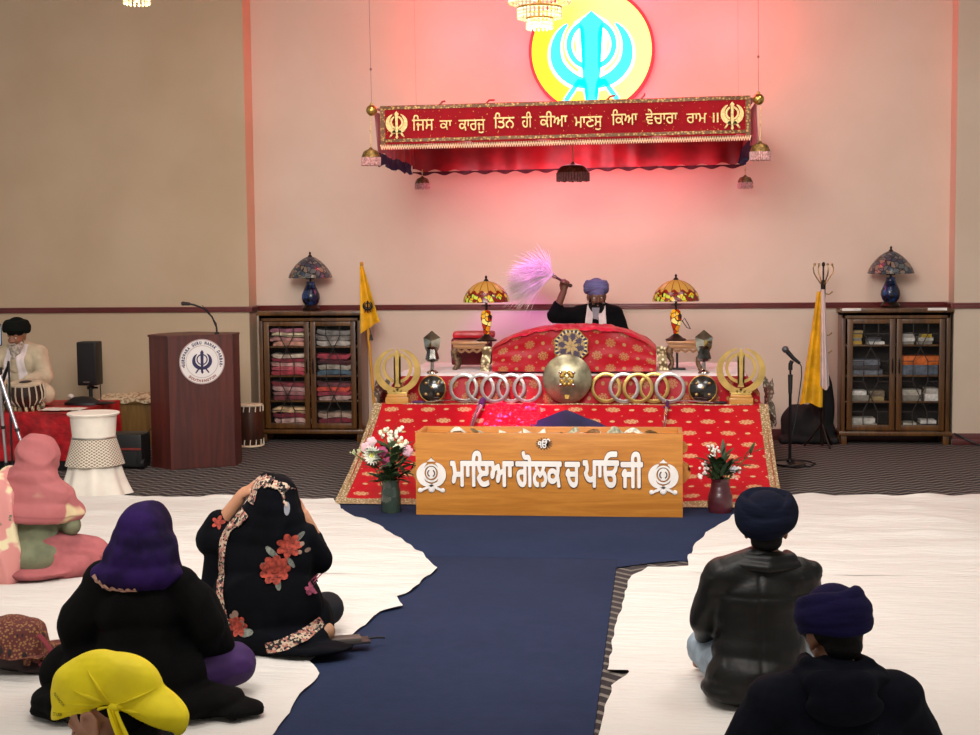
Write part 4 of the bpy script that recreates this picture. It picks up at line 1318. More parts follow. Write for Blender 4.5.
def ring_text(body, r_, a_mid, a_span, hgt, inward, m, nm):
    mb = MB(); n = len(body)
    for i, ch in enumerate(body):
        if ch == ' ': continue
        u = (i + .5) / n
        a = R(a_mid + a_span * (.5 - u) * (1 if not inward else -1))
        wch = abs(R(a_span)) * r_ / n * .42 * (.5 if ch == 'I' else 1)
        def xf(v, a=a):
            x, z = v.x, v.z
            if inward: return Vector(((r_ - z) * math.cos(a) + x * -math.sin(a), v.y, (r_ - z) * math.sin(a) + x * math.cos(a)))
            return Vector(((r_ + z) * math.cos(a) + x * math.sin(a), v.y, (r_ + z) * math.sin(a) - x * math.cos(a)))
        text_into(mb, ch, -wch, wch, 0, hgt, .002, -.009, .045, xform=xf)
    part(nm, mb, m, seal)
ring_text('GURDWARA GURU NANAK DARBAR', .146, 90, 208, .028, False, M_SEALNAVY, 'lettering')
ring_text('SOUTHINGTON', .174, 270, 88, .024, True, M_SEALRED, 'lettering')
for a in (196, 344):
    mb = MB(); mb.ell((.16 * math.cos(R(a)), -.01, .16 * math.sin(R(a))), (.006, .002, .006), None, 8, 6); part('dot', mb, M_SEALRED, seal)
mb = MB(); khanda(mb, .20, .003, Matrix.Translation((0, -.010, -.004)), blade=.05, ring=.024, fat=1.25, r0=.32, r1=.36, a0=50); part('emblem', mb, M_SEALNAVY, seal)
mb = MB(); gp = [(.12, .1, 1.125), (.118, .1, 1.19), (.09, .07, 1.28), (.04, .02, 1.35), (-.03, -.03, 1.385), (-.07, -.06, 1.395)]
mb.tube(gp, .008, 8); mb.lathe([(.02, 0), (.02, .012), (.01, .02), (0, .02)], (.12, .1, 1.13), 12)
neck = part('gooseneck', mb, M_BLKPL, t)
mb = MB(); mb.tube([(-.06, -.055, 1.393), (-.10, -.085, 1.398)], [.013, .016], 12); mb.ell((-.105, -.088, 1.398), (.02, .018, .018), None, 12, 8)
part('microphone_head', mb, mat('mic_foam', '#2a2628', .8), neck)
mb = MB(); mb.tube([(.12, .11, 1.13), (.115, .11, 1.22), (.06, .06, 1.33), (.02, .02, 1.38)], .003, 6); part('cable', mb, M_BLKPL, neck)

# ------------------------------------------------------------------ glazed cabinets
M_CAB = wood('walnut', '#3f240c', '#6b4519', 'Z', .7, .38, .3)
M_CABD = mat('cabinet_inside', '#1c120c', .8, var=.2)
def glass_mat():
    m, g, b = base('window_glass')
    b.inputs['Base Color'].default_value = (.04, .04, .04, 1); b.inputs['Roughness'].default_value = .03
    b.inputs['Alpha'].default_value = .05; b.inputs['Specular IOR Level'].default_value = .4
    return m
M_GLASS = glass_mat()
def cabinet(label, x0, x1, yf, plates=False):
    W_ = x1 - x0; t = thing('glazed_cabinet', label, 'cabinet', ((x0 + x1) / 2, yf, 0), 0, 'glazed cabinets against the wall')
    h = W_ / 2; D_ = 14.03 - yf; zt = 1.235
    mb = MB()
    for sx in (-1, 1): mb.b2((sx * h, 0, .1), (sx * (h - .035), D_, zt), .006)
    mb.b2((-h, D_ - .015, .1), (h, D_, zt)); mb.b2((-h, 0, zt - .05), (h, D_, zt - .02), .004)
    mb.b2((-h + .0, .0, zt - .075), (h, .03, zt - .02), .004)
    part('carcass', mb, M_CAB, t)
    mb = MB(); mb.b2((-h - .02, -.02, zt - .02), (h + .02, D_, zt + .018), .008); part('top', mb, M_CAB, t)
    mb = MB(); mb.b2((-h - .02, -.025, .085), (h + .02, D_, .125), .01); part('base', mb, M_CAB, t)
    for sx in (-1, 1):
        for y_ in (.0, D_ - .06):
            mb = MB(); mb.b2((sx * h - sx * .0, y_, 0), (sx * (h - .055), y_ + .055, .09), .006); part('leg', mb, M_CAB, t)
    mb = MB(); mb.b2((-h + .04, D_ - .03, .126), (h - .04, D_ - .016, zt - .06)); part('back_panel', mb, M_CABD, t)
    for z in SHELF[1:]:
        mb = MB(); mb.b2((-h + .036, .03, z - .016), (h - .036, D_ - .03, z), .002); part('shelf', mb, M_CAB, t)
    for sx in (-1, 1):
        a, b_ = (-h + .05, -.006) if sx < 0 else (.006, h - .05)
        d0, d1 = .135, zt - .08
        mb = MB(); fw = .05
        mb.b2((a, -.012, d0), (a + fw, .012, d1), .005); mb.b2((b_ - fw, -.012, d0), (b_, .012, d1), .005)
        mb.b2((a + fw - .004, -.011, d0), (b_ - fw + .004, .011, d0 + fw), .004); mb.b2((a + fw - .004, -.011, d1 - fw * .8), (b_ - fw + .004, .011, d1), .004)
        dr = part('door', mb, M_CAB, t)
        pa, pb, za, zb_ = a + fw, b_ - fw, d0 + fw, d1 - fw * .8
        mb = MB(); mb.b2((pa - .003, .0, za - .003), (pb + .003, .004, zb_ + .003)); part('pane', mb, M_GLASS, dr)
        mb = MB(); q = lambda u, v: (pa + (pb - pa) * u, za + (zb_ - za) * v)
        for Lp in ([(.3, 1), (.3, .90), (.5, .76), (.3, .63), (.3, .43), (.7, .13), (.7, 0)], [(.7, 1), (.7, .90), (.5, .76), (.7, .63), (.7, .43), (.3, .13), (.3, 0)],
                   [(0, .63), (.3, .63)], [(.7, .63), (1, .63)], [(0, .13), (.3, .13)], [(.7, .13), (1, .13)], [(0, .43), (.3, .43)], [(.7, .43), (1, .43)], [(0, .9), (1, .9)]):
            mb.stroke([q(*p) for p in Lp], .004, .006, Matrix.Translation((0, -.003, 0)))
        part('muntins', mb, mat('dark_muntin', '#22160e', .5), dr)
        mb = MB(); hx = b_ - fw / 2 if sx < 0 else a + fw / 2
        mb.b2((hx - .007, -.02, .66), (hx + .007, -.011, .80), .003); mb.tube([(hx, -.02, .69), (hx, -.038, .70), (hx, -.038, .76), (hx, -.02, .77)], .005, 8); part('handle', mb, M_BRONZE, dr)
    if plates:
        for x_ in (-.40, .36):
            mb = MB(); mb.b2((x_ - .085, -.026, zt - .002), (x_ + .085, -.018, zt + .022), .002); part('name_plate', mb, mat('white_plate', '#e8e2da', .5), t)
    return t
SHELF = [.126, .40, .64, .92]
SN = ['bottom shelf', 'lower shelf', 'upper shelf', 'top shelf']
cabinet('dark walnut cabinet filled with folded red and pink cloths behind its glass', -3.80, -2.81, 13.70)
cabinet('walnut cabinet with books behind its glass and white plates on its top edge', 1.66, 2.63, 13.74, True)
on = ['lowest', 'second from below', 'third from below', 'fourth from below', 'fifth from below']
pal = [['#8a2433', '#c8a49a', '#7a2030', '#d8b48a'], ['#7b3038', '#9b6a6a', '#c39a96', '#8f3b44'], ['#b23a48', '#c95a66', '#dca79f', '#8e2a3a', '#d8c4b0'], ['#d69a84', '#c98f88', '#e3cfa8', '#b0697a']]
pal2 = [['#6a1620', '#7a2030', '#b49a88'], ['#b09088', '#9a3040', '#d8503c', '#7a4048'], ['#4f6676', '#a9a091', '#5a1c28', '#a83a4a'], ['#b9b0a8', '#9a938c', '#8a8480']]
def folded(label, c, w, d, h, col, seed, grp, cat='cloth', nm='folded_cloth'):
    mb = MB()
    def f(u, v):
        th = 2 * PI * u
        ex = .5
        cx, sx = math.cos(th), math.sin(th)
        x = w / 2 * (1 if cx > 0 else -1) * abs(cx) ** .22
        z = h / 2 * (1 if sx > 0 else -1) * abs(sx) ** .5
        y = (v - .5) * d
        e = 1 - .12 * abs(2 * v - 1) ** 6
        n_ = noise.noise(Vector((x * 7, seed * .37 // 1, 0))) * h * .75 + h * .12 * math.sin(x * 14 + seed) + noise.noise(Vector((x * 30, seed, z * 40))) * h * .2
        return (x * e + .01 * noise.noise(Vector((z * 40, seed, v))), y, (z + n_) * e + h / 2)
    mb.grid(f, 36, 6, True)
    nn = 36
    mb.add([f(k / nn, 0) for k in range(nn)], [list(range(nn))]); mb.add([f(k / nn, 1) for k in range(nn)], [list(range(nn))[::-1]])
    return single(nm, label, cat, mb, mat('fold_' + col[1:], col, .75, var=.35, vscale=14), c, 0, grp, 60)
for di, (P_, xc, dn) in enumerate(((pal, -3.525, 'the door nearest the drum'), (pal2, -3.085, 'the door nearest the yellow flag'))):
    for si in range(4):
        z = SHELF[si] + .001; top = (SHELF + [1.16])[si + 1] - .03
        n = len(P_[si]); hh = min(.05, (top - z) / n * .80)
        for k in range(n):
            folded(f'folded cloth, {on[k]} on the {SN[si]} behind {dn}', (xc + rnd.uniform(-.015, .015), 13.86, z + k * hh * 1.02), .37, .22, hh, P_[si][k], si * 7 + k + di * 31, 'folded cloths in the cabinet')
# books of the other cabinet
def book(label, c, d, col, upright=False, grp='books in the cabinet'):
    t = thing('book', label, 'book', c, 0, grp)
    w, dp, h = d
    mb = MB()
    if upright:
        mb.b2((-w / 2, 0, 0), (-w / 2 + .004, dp, h)); mb.b2((w / 2 - .004, 0, 0), (w / 2, dp, h)); mb.b2((-w / 2, -.003, 0), (w / 2, .003, h), .001)
    else:
        mb.b2((-w / 2, 0, 0), (w / 2, dp, .004)); mb.b2((-w / 2, 0, h - .004), (w / 2, dp, h)); mb.b2((-w / 2, -.003, 0), (w / 2, .003, h), .001)
    part('cover', mb, mat('cover_' + col[1:], col, .6, var=.25, vscale=20), t)
    mb = MB()
    if upright: mb.b2((-w / 2 + .005, .004, .004), (w / 2 - .005, dp - .004, h - .004))
    else: mb.b2((-w / 2 + .004, .004, .005), (w / 2 - .004, dp - .004, h - .005))
    part('pages', mb, mat('page_edges', '#cfc6b2', .8), t)
cn = {'#c9a03c': 'mustard', '#8a8478': 'grey', '#e6e2da': 'white', '#6b6f78': 'slate', '#d96a1a': 'orange', '#5a6472': 'blue-grey', '#b9b3a4': 'stone', '#3a3538': 'charcoal', '#d3b52a': 'yellow', '#7a6a55': 'brown', '#c7c2b8': 'pale', '#a08a5c': 'tan'}
def stack(xc, si, items, dn, cell):
    z = SHELF[si] + .001
    for k, (w, h, col) in enumerate(items):
        book(f'{cn[col]} book, {on[k]} of the {cell} stack, {SN[si]}, {dn}', (xc + rnd.uniform(-.01, .01), 13.80 + rnd.uniform(0, .02), z), (w, .17, h), col)
        z += h + .001
dl, dr_ = 'coat rack side', 'wall edge side'
stack(1.80, 3, [(.11, .03, '#c9a03c'), (.11, .03, '#8a8478'), (.10, .03, '#c9a03c'), (.10, .035, '#a08a5c')], dl, 'mustard')
stack(1.97, 3, [(.15, .025, '#e6e2da'), (.12, .02, '#6b6f78'), (.12, .02, '#3a3538')], dl, 'white-based')
stack(2.26, 3, [(.12, .025, '#8a8478'), (.12, .03, '#e6e2da'), (.11, .04, '#c7c2b8')], dr_, 'pale')
stack(2.42, 3, [(.14, .03, '#8a8478'), (.13, .03, '#c7c2b8'), (.09, .03, '#d3b52a')], dr_, 'yellow-topped')
stack(1.88, 2, [(.30, .045, '#6b6f78'), (.28, .04, '#3a3538'), (.27, .05, '#6b6f78')], dl, 'dark')
stack(2.37, 2, [(.34, .09, '#5a6472'), (.34, .08, '#d96a1a')], dr_, 'orange-topped')
stack(1.83, 1, [(.16, .05, '#8a8478'), (.15, .04, '#e6e2da')], dl, 'short')
stack(1.99, 1, [(.13, .04, '#a08a5c'), (.13, .05, '#7a6a55')], dl, 'brown')
stack(2.30, 1, [(.17, .05, '#8a8478'), (.17, .05, '#b9b3a4')], dr_, 'stone')
stack(2.48, 1, [(.12, .06, '#e6e2da'), (.11, .05, '#c7c2b8')], dr_, 'white')
stack(1.86, 0, [(.26, .06, '#b9b3a4'), (.24, .05, '#c7c2b8')], dl, 'broad pale')
stack(2.28, 0, [(.12, .07, '#b9b3a4')], dr_, 'single-book')
stack(2.45, 0, [(.16, .03, '#e6e2da'), (.15, .03, '#3a3538'), (.14, .03, '#e6e2da')], dr_, 'black and white')

# ------------------------------------------------------------------ upright drum
t = thing('barrel_drum', 'dark barrel drum with white rims standing on end between lectern and cabinet', 'drum', (-3.805, 13.35, 0))
mb = MB(); mb.lathe([(.10, .02), (.118, .1), (.124, .2), (.122, .3), (.116, .39), (0, .39)], n=28); part('shell', mb, wood('drum_wood', '#1f0f0a', '#4a2614', 'Z', .8), t)
for z, nm in ((.395, 'top'), (.015, 'low')):
    mb = MB(); mb.lathe([(0, -.008), (.118, -.008), (.124, 0), (.118, .010), (0, .012)], (0, 0, z), 28); part('drum_head', mb, mat('drum_skin', '#d8c6a8', .6, var=.2), t)
mb = MB()
for k in range(14):
    a = 2 * PI * k / 14
    for z0, z1 in ((.34, .395), (.02, .08)):
        mb.tube([(.126 * math.cos(a), .126 * math.sin(a), z0), (.124 * math.cos(a + .05), .124 * math.sin(a + .05), z1)], .005, 5)
part('tension_rope', mb, mat('rope', '#d9cfb8', .8), t)['kind'] = 'stuff'
for z in (.365, .07):
    mb = MB(); mb.tube([(-.12, -.06, z), (-.135, -.075, z - .03), (-.12, -.06, z - .06)], .012, 6); part('orange_tassel', mb, mat('orange_yarn', '#c2581a', .8), t)

# ------------------------------------------------------------------ wooden chest behind the lectern
t = thing('wooden_chest', 'low brown wooden chest with a patterned cream cloth on its lid, behind the lectern', 'chest', (-4.78, 13.385, 0))
Mc = wood('chest_wood', '#6a4a22', '#8f6a36', 'Z', .6, .5, .1)
mb = MB(); mb.b2((-.49, .0, 0), (.49, .36, .40), .008); part('body', mb, Mc, t)
mb = MB(); mb.b2((-.51, -.02, .40), (.51, .38, .44), .008); part('lid', mb, Mc, t)
m, g, b = base('cream_print_cloth'); n_ = g.noise(26, 4)
g.put(b.inputs['Base Color'], g.mix(g.step(n_, .45, .6), lin('#d8c8a4'), lin('#9c7a58'))); b.inputs['Roughness'].default_value = .85
mb = MB(); mb.grid(lambda u, v: (-.5 + 1.0 * u, -.03 + .40 * v, .445 + .06 * math.sin(PI * v) * (.6 + .4 * u) + .012 * noise.noise(Vector((u * 8, v * 6, 2)))), 40, 12)
mb.grid(lambda u, v: (-.5 + 1.0 * u, -.03 - .004 * v, .445 - .03 * v * (1 + .4 * math.sin(u * 30))), 40, 2)
part('lid_cloth', mb, m, t, smooth=180)

# ------------------------------------------------------------------ loudspeaker on a stand, portable speaker
t = thing('loudspeaker_stand', 'black stand holding up the slim loudspeaker', 'stand', (-5.27, 13.16, 0))
mb = MB(); mb.tube([(0, 0, .12), (0, 0, .42)], .026, 12); mb.tube([(0, 0, .40), (0, 0, .60)], .018, 12); part('pole', mb, M_BLKPL, t)
for k in range(3):
    a = R(30 + 120 * k); mb = MB(); mb.tube([(0, 0, .30), (.26 * math.cos(a), .26 * math.sin(a), .012)], .011, 8); mb.tube([(0, 0, .12), (.13 * math.cos(a), .13 * math.sin(a), .16)], .008, 8); part('leg', mb, M_BLKPL, t)
for z in (.40, .56):
    mb = MB(); mb.lathe([(0, 0), (.034, 0), (.034, .03), (0, .03)], (0, 0, z), 14); mb.tube([(.03, 0, z + .015), (.07, -.01, z + .015)], .010, 8); part('collar', mb, M_BLKPL, t)
t = thing('loudspeaker', 'slim black loudspeaker raised on a stand against the wall', 'loudspeaker', (-5.265, 13.14, .602))
mb = MB(); mb.b2((-.092, -.08, 0), (.092, .09, .405), .012); part('cabinet', mb, M_BLKPL, t)
mb = MB(); mb.b2((-.082, -.092, .02), (.082, -.079, .395), .006); part('grille', mb, mat('speaker_grille', '#0d0d0f', .7, bump=.8, bscale=400), t)
mb = MB(); mb.b2((-.03, -.095, .028), (.03, -.091, .04)); part('badge', mb, mat('badge_metal', '#8d8d8d', .3, .8), t)
mb = MB(); mb.tube([(.06, .09, .03), (.075, .06, -.10), (.085, .02, -.30), (.06, -.02, -.40)], .005, 6); part('cable', mb, M_BLKPL, t)
t = thing('portable_speaker', 'black portable speaker box with a red stripe on the floor beside the lectern', 'speaker', (-4.50, 12.0, 0))
mb = MB(); mb.b2((-.17, -.10, .012), (.165, .14, .30), .03); part('case', mb, M_BLKPL, t)
mb = MB(); mb.b2((-.165, -.106, .165), (.16, -.098, .182)); part('red_stripe', mb, mat('stripe_red', '#7c2a22', .5), t)
mb = MB(); mb.b2((-.14, -.108, .03), (.12, -.1, .15), .006); part('grille', mb, mat('speaker_grille', '#0d0d0f', .7), t)
for sx in (-1, 1):
    mb = MB(); mb.tube([(sx * .165 - .012, -.06, .045), (sx * .165 + .012, -.06, .045)], .045, 14); part('wheel', mb, M_BLKPL, t)
mb = MB(); mb.tube([(.15, .05, .28), (.20, .1, .34), (.27, .2, .36), (.36, .35, .40)], .004, 6); part('cable', mb, M_BLKPL, t)

# ------------------------------------------------------------------ white draped pedestal
def lattice_mat():
    m, g, b = base('white_lattice')
    u, v, _ = g.xyz('UV')
    a = ((u * 34.0 + v * 9.0).fract() - .5).abs(); c = ((u * 34.0 - v * 9.0).fract() - .5).abs()
    f = g.step(a.max(c), .42, .34)
    g.put(b.inputs['Base Color'], g.mix(f, lin('#e6ddcc'), lin('#8a7a66'))); b.inputs['Roughness'].default_value = .8
    return m
M_OFFW = mat('off_white_cloth', '#e9e1d3', .8, var=.06)
t = thing('draped_pedestal', 'white draped pedestal with a lattice net band in front of the tabla stage', 'pedestal', (-4.255, 10.66, 0))
mb = MB(); mb.lathe([(0, .61), (.178, .61), (.172, .59), (.160, .44), (.162, .425), (0, .42)], n=40); part('upper_cover', mb, M_OFFW, t)
mb = MB(); mb.lathe([(0, .625), (.19, .625), (.196, .618), (.19, .606), (0, .606)], n=40); part('top_rim', mb, M_OFFW, t)
mb = MB(); mb.lathe([(.163, .445), (.168, .437), (.163, .428), (.163, .445)], n=40); part('silver_cord', mb, mat('silver_cord', '#a8a49c', .3, .7), t)
mb = MB(); mb.grid(lambda u, v: ((.164 + .055 * v + .006 * math.sin(u * 44) * v) * math.cos(2 * PI * u), (.164 + .055 * v + .006 * math.sin(u * 44) * v) * math.sin(2 * PI * u), .43 - .20 * v), 96, 8, True, uv=lambda u, v: (u, v)); part('lattice_net', mb, lattice_mat(), t, smooth=180)
mb = MB()
mb.grid(lambda u, v: ((.155 + .06 * v + .055 * v ** 3 + .016 * math.sin(2 * PI * u * 9) * v) * math.cos(2 * PI * u), (.155 + .06 * v + .055 * v ** 3 + .016 * math.sin(2 * PI * u * 9) * v) * math.sin(2 * PI * u), .425 - .418 * v), 144, 14, True); part('skirt', mb, M_OFFW, t, smooth=180)

# ------------------------------------------------------------------ musicians' stage with its red cloth and the things on it
M_REDST = mat('red_stage_cloth', '#b5101c', .5, var=.35, vscale=7, bump=.5, bscale=14, bdist=.02)
t = thing('low_stage', 'low stage covered in a red cloth where the tabla player sits', 'stage', (-6.4, 11.78, 0))
mb = MB(); mb.b2((-1.5, .04, .0), (1.48, 1.12, .47), .01); part('platform', mb, M_BLKPL, t)
mb = MB()
mb.grid(lambda u, v: (-1.5 + 3.0 * u, .0 + .022 * math.sin(u * 60 + v) * v + .008 * math.sin(u * 21), .485 - .40 * v), 160, 8)
mb.grid(lambda u, v: (1.5 + .02 * math.sin(u * 40) * v, 1.14 * u, .485 - .40 * v), 60, 6)
mb.grid(lambda u, v: (-1.5 + 3.0 * u, 1.14 * v, .485 + .004 * noise.noise(Vector((u * 12, v * 9, 0)))), 60, 30)
part('cloth', mb, M_REDST, t, smooth=50)
def tabla(label, loc, r_, h, m):
    t = thing('tabla_drum', label, 'drum', loc, 0, 'tabla drums on the stage'); t.rotation_euler = (R(8), 0, 0)
    mb = MB(); mb.lathe([(r_ * .55, .035), (r_ * .85, .05), (r_ * 1.08, h * .42), (r_ * 1.1, h * .62), (r_ * 1.0, h * .93), (0, h * .93)], n=32); part('shell', mb, m, t)
    mb = MB(); mb.lathe([(0, h * .965), (r_ * .4, h * .965), (r_ * .4, h * .96), (r_ * .98, h * .955), (r_ * 1.06, h * .93), (r_ * 1.04, h * .88), (r_ * .98, h * .9)], n=32); part('drum_head', mb, mat('drum_skin', '#d8c6a8', .6, var=.2), t)
    mb = MB(); mb.lathe([(0, h * .972), (r_ * .38, h * .97), (r_ * .4, h * .966)], n=24); part('black_spot', mb, M_BLKPL, t)
    mb = MB()
    for k in range(16):
        a = 2 * PI * (k + .5) / 16
        mb.tube([(r_ * q * math.cos(a), r_ * q * math.sin(a), z) for q, z in ((1.07, h * .9), (1.16, h * .62), (1.13, h * .42), (.9, .07), (.75, .045))], .011, 6, flat=.5)
    part('straps', mb, mat('hide_strap', '#d8ccb4', .7), t)['kind'] = 'stuff'
    mb = MB()
    n = 15
    for k in range(n):
        a = 2 * PI * k / n; mb.ell((r_ * .95 * math.cos(a), r_ * .95 * math.sin(a), .028), (.016, .016, .028), (0, 0, a), 8, 6)
    part('cushion_ring', mb, mat('cushion_print', '#b8a884', .8, var=.5, vscale=40), t)
tabla('striped tabla drum with pale straps under the player\'s hand', (-5.395, 12.06, .488), .135, .255, wood('tabla_wood', '#1d0f0c', '#3b2018', 'Z'))
tabla('metal bass tabla drum cut by the edge of the photo beside the striped one', (-5.70, 12.03, .488), .14, .26, mat('bass_steel', '#b9b4aa', .25, .9))
t = thing('cap_and_cable', 'dark cap with a pale knob lying on the red stage by the loudspeaker', 'cap', (-5.08, 12.5, .487))
mb = MB(); mb.lathe([(.17, 0), (.165, .022), (.12, .045), (.09, .065), (0, .075)], n=26, sy=.6); mb.ell((.17, .02, .012), (.12, .08, .012), None, 16, 6); part('cap', mb, M_BLKPL, t)
mb = MB(); mb.ell((-.10, -.03, .075), (.03, .025, .022), None, 12, 8); part('pale_knob', mb, mat('pale_knob', '#d8d0c4', .5), t)
mb = MB(); mb.grid(lambda u, v: (-.18 + .36 * u, -.12 + .24 * v, .008 + .012 * abs(noise.noise(Vector((u * 6, v * 5, 3))))), 20, 14)
single('white_napkin', 'white folded cloth on the stage corner beside the white pedestal', 'cloth', mb, M_OFFW, (-5.06, 12.02, .49), R(3), smooth=180)
t = thing('phone_tripod', 'silver tripod leg and phone standing before the tabla drums', 'tripod', (-4.545, 10.15, 0))
M_ALU = mat('brushed_aluminium', '#b9bac0', .3, .9)
ph = Vector((-.56 + .12, .15, .0))
for k, q in enumerate(((.10, -.04), (-.38, -.30), (-.34, .38))):
    mb = MB(); a = Vector((-.08 - .16, .06, .97)); b_ = Vector((q[0], q[1], .01))
    mb.tube([a, a.lerp(b_, .45)], .014, 10); mb.tube([a.lerp(b_, .42), a.lerp(b_, .75)], .011, 10); mb.tube([a.lerp(b_, .72), b_], .008, 10); lg = part('leg', mb, M_ALU, t)
    mb = MB()
    for f in (.44, .74): mb.tube([a.lerp(b_, f - .012), a.lerp(b_, f + .012)], .018, 10)
    mb.ell(b_, (.014, .014, .012), None, 8, 6); part('clamp', mb, M_BLKPL, lg)
mb = MB(); mb.tube([(-.24, .06, .93), (-.24, .06, 1.16)], .012, 10); mb.lathe([(0, 0), (.03, 0), (.03, .05), (0, .05)], (-.24, .06, .95), 14); part('centre_column', mb, M_BLKPL, t)
mb = MB(); mb.b2((-.28, .045, 1.16), (-.20, .057, 1.32), .006); hold = part('phone', mb, M_BLKPL, t)
mb = MB(); mb.b2((-.276, .043, 1.168), (-.204, .0455, 1.312), .001); part('screen', mb, emissive('phone_screen', '#7f95b8', .5), hold)
t = thing('tabla_microphone_stand', 'thin black microphone stand between the silver tripod leg and the tabla player', 'microphone stand', (-5.32, 11.55, 0))
mb = MB(); mb.lathe([(0, 0), (.13, 0), (.13, .012), (.02, .03), (0, .03)], n=24); part('base', mb, M_BLKPL, t)
mb = MB(); mb.tube([(0, 0, .02), (0, 0, .93)], .009, 8); part('pole', mb, M_BLKPL, t)
mb = MB(); mb.tube([(-.10, .05, .74), (-.02, .03, .90), (.0, 0, .94)], [.02, .012, .01], 10); part('microphone', mb, M_BLKPL, t)

# ------------------------------------------------------------------ yellow flag leaning by the cabinet
M_YEL = mat('saffron_cloth', '#e3a906', .6, var=.15, vscale=9)
t = thing('triangular_flag', 'yellow pennant with a dark emblem on a yellow-wrapped pole leaning by the cloth cabinet', 'flag', (-2.63, 13.52, 0))
mb = MB(); mb.tube([(0, 0, .0), (-.075, .07, .9), (-.15, .13, 1.70)], .014, 10); mb.ell((-.15, .13, 1.70), (.018, .018, .022), None, 10, 8); part('pole', mb, mat('yellow_pole', '#c98f12', .6), t)
mb = MB()
def flagf(u, v):
    z = 1.68 - .63 * v
    xl = -.15 + .012 * v; w = .035 + .155 * min(1, v / .85) * (1 if v < .9 else 1 - (v - .9) * 2.5)
    zz = z + (.10 * u if v > .8 else 0) * (v - .8) * 5
    return (xl + w * u - .01, .10 - .10 * v * .5 - .035 * math.sin(u * 7 + 1) * (.3 + .7 * v) - .012, zz)
mb.grid(flagf, 22, 30); fl_ = part('flag_cloth', mb, M_YEL, t, smooth=180)
mb = MB(); khanda(mb, .12, .004, Matrix.Translation((-.075, .012, 1.30)), blade=.06, ring=.04, fat=1.3); part('emblem', mb, M_BLACK, fl_)
mb = MB(); mb.lathe([(0, .0), (.018, 0), (.012, .045), (.004, .06), (0, .06)], (-.055, .045, .985), 10); mb.tube([(-.055, .045, 1.04), (-.07, .05, 1.10)], .004, 6); part('tassel', mb, M_BLKPL, t)

# ------------------------------------------------------------------ coat rack, scarves, covered bundle
t = thing('coat_rack', 'tall coat rack with curled brass hooks beside the book cabinet', 'coat rack', (1.47, 13.55, 0))
mb = MB(); mb.tube([(0, 0, .02), (0, 0, .9)], .016, 10); mb.tube([(0, 0, .88), (0, 0, 1.52)], .014, 10); mb.tube([(0, 0, 1.36), (0, 0, 1.50)], .022, 12); mb.ell((0, 0, 1.66), (.016, .016, .022), None, 10, 8); mb.tube([(0, 0, 1.5), (0, 0, 1.65)], .008, 8); part('pole', mb, M_BRONZE, t)
for k in range(4):
    a = R(20 + 90 * k)
    mb = MB(); mb.tube([(q * math.cos(a), q * math.sin(a), z) for q, z in ((.01, 1.47), (.05, 1.52), (.09, 1.58), (.10, 1.63), (.085, 1.655))], .006, 8); mb.ell((.085 * math.cos(a), .085 * math.sin(a), 1.66), (.012, .012, .012), None, 10, 8); part('hook', mb, M_BRASS, t)
for k, z in enumerate((1.40, 1.03, .87)):
    mb = MB(); mb.tube([(0, 0, z), (.05, -.02, z - .01), (.075, -.02, z + .01)], .006, 8); mb.ell((.075, -.02, z + .012), (.009,) * 3, None, 8, 6); part('peg', mb, M_BRASS, t)
for k in range(3):
    a = R(-70 + 120 * k); mb = MB(); mb.tube([(0, 0, .22), (.10 * math.cos(a), .10 * math.sin(a), .08), (.16 * math.cos(a), .16 * math.sin(a), .01)], .010, 8); part('foot', mb, M_BRONZE, t)
def hang(name, label, m, x0, x1, w0, w1, z0, z1, y, seed):
    mb = MB()
    mb.grid(lambda u, v: (x0 + (x1 - x0) * v + (w0 + (w1 - w0) * v) * (u - .5), y - .03 * math.sin(u * 9 + seed) * (.4 + .6 * v) - .06 * (1 - abs(2 * u - 1)) * .3, z1 + (z0 - z1) * (1 - v) + .02 * math.sin(u * 5 + seed) * v), 24, 30)
    return single(name, label, 'cloth', mb, m, smooth=180)
hang('yellow_drape', 'long yellow cloth hanging from the coat rack down to the black bundle', M_YEL, 1.435, 1.36, .06, .20, 1.42, .40, 13.44, 0)
hang('pale_scarf', 'pale pinkish scarf hanging along the coat rack pole', mat('pale_pink_cloth', '#e0cbc6', .8, var=.08), 1.452, 1.475, .035, .085, 1.44, .56, 13.40, 2)
me = blob([('e', (0, 0, .12), (.25, .12, .14)), ('e', (.13, .0, .34), (.11, .10, .34)), ('e', (-.08, 0, .2), (.17, .11, .17), (0, R(35), 0)), ('b', (0, 0, .03), (.54, .24, .06), .02)], .016, 6, mat('black_cloth', '#0e0d10', .8, var=.2), creases(.012, 9, (0, .2, 1), 4, 3))
o = put('covered_bundle', me, None, (1.375, 13.86, .004)); tag(o, 'black cloth-covered bundle slumped on the floor between coat rack and book cabinet', 'bundle')

# ------------------------------------------------------------------ microphone stand on the floor
t = thing('microphone_stand', 'black straight microphone stand with a round base beside the altar', 'microphone stand', (1.085, 12.42, 0))
mb = MB(); mb.lathe([(0, 0), (.125, 0), (.13, .008), (.125, .018), (.03, .03), (.02, .05), (0, .05)], n=32); part('base', mb, M_BLACK, t)
mb = MB(); mb.tube([(0, 0, .04), (0, 0, .62)], .013, 10); mb.tube([(0, 0, .6), (0, 0, .82)], .009, 10); part('pole', mb, M_BLACK, t)
mb = MB(); mb.tube([(0, 0, .60), (0, 0, .76)], [.016, .021], 12); part('grip', mb, M_BLKPL, t)
mb = MB(); mb.tube([(0, 0, .80), (.0, -.005, .85), (.012, -.01, .875)], .018, 10); part('clip', mb, M_BLKPL, t)
t = thing('microphone', 'black handheld microphone clipped on the straight stand', 'microphone', (1.085, 12.40, .80))
mb = MB(); mb.tube([(.075, .0, .055), (.02, 0, .10), (-.03, 0, .155)], [.012, .017, .02], 12); part('body', mb, M_BLKPL, t)
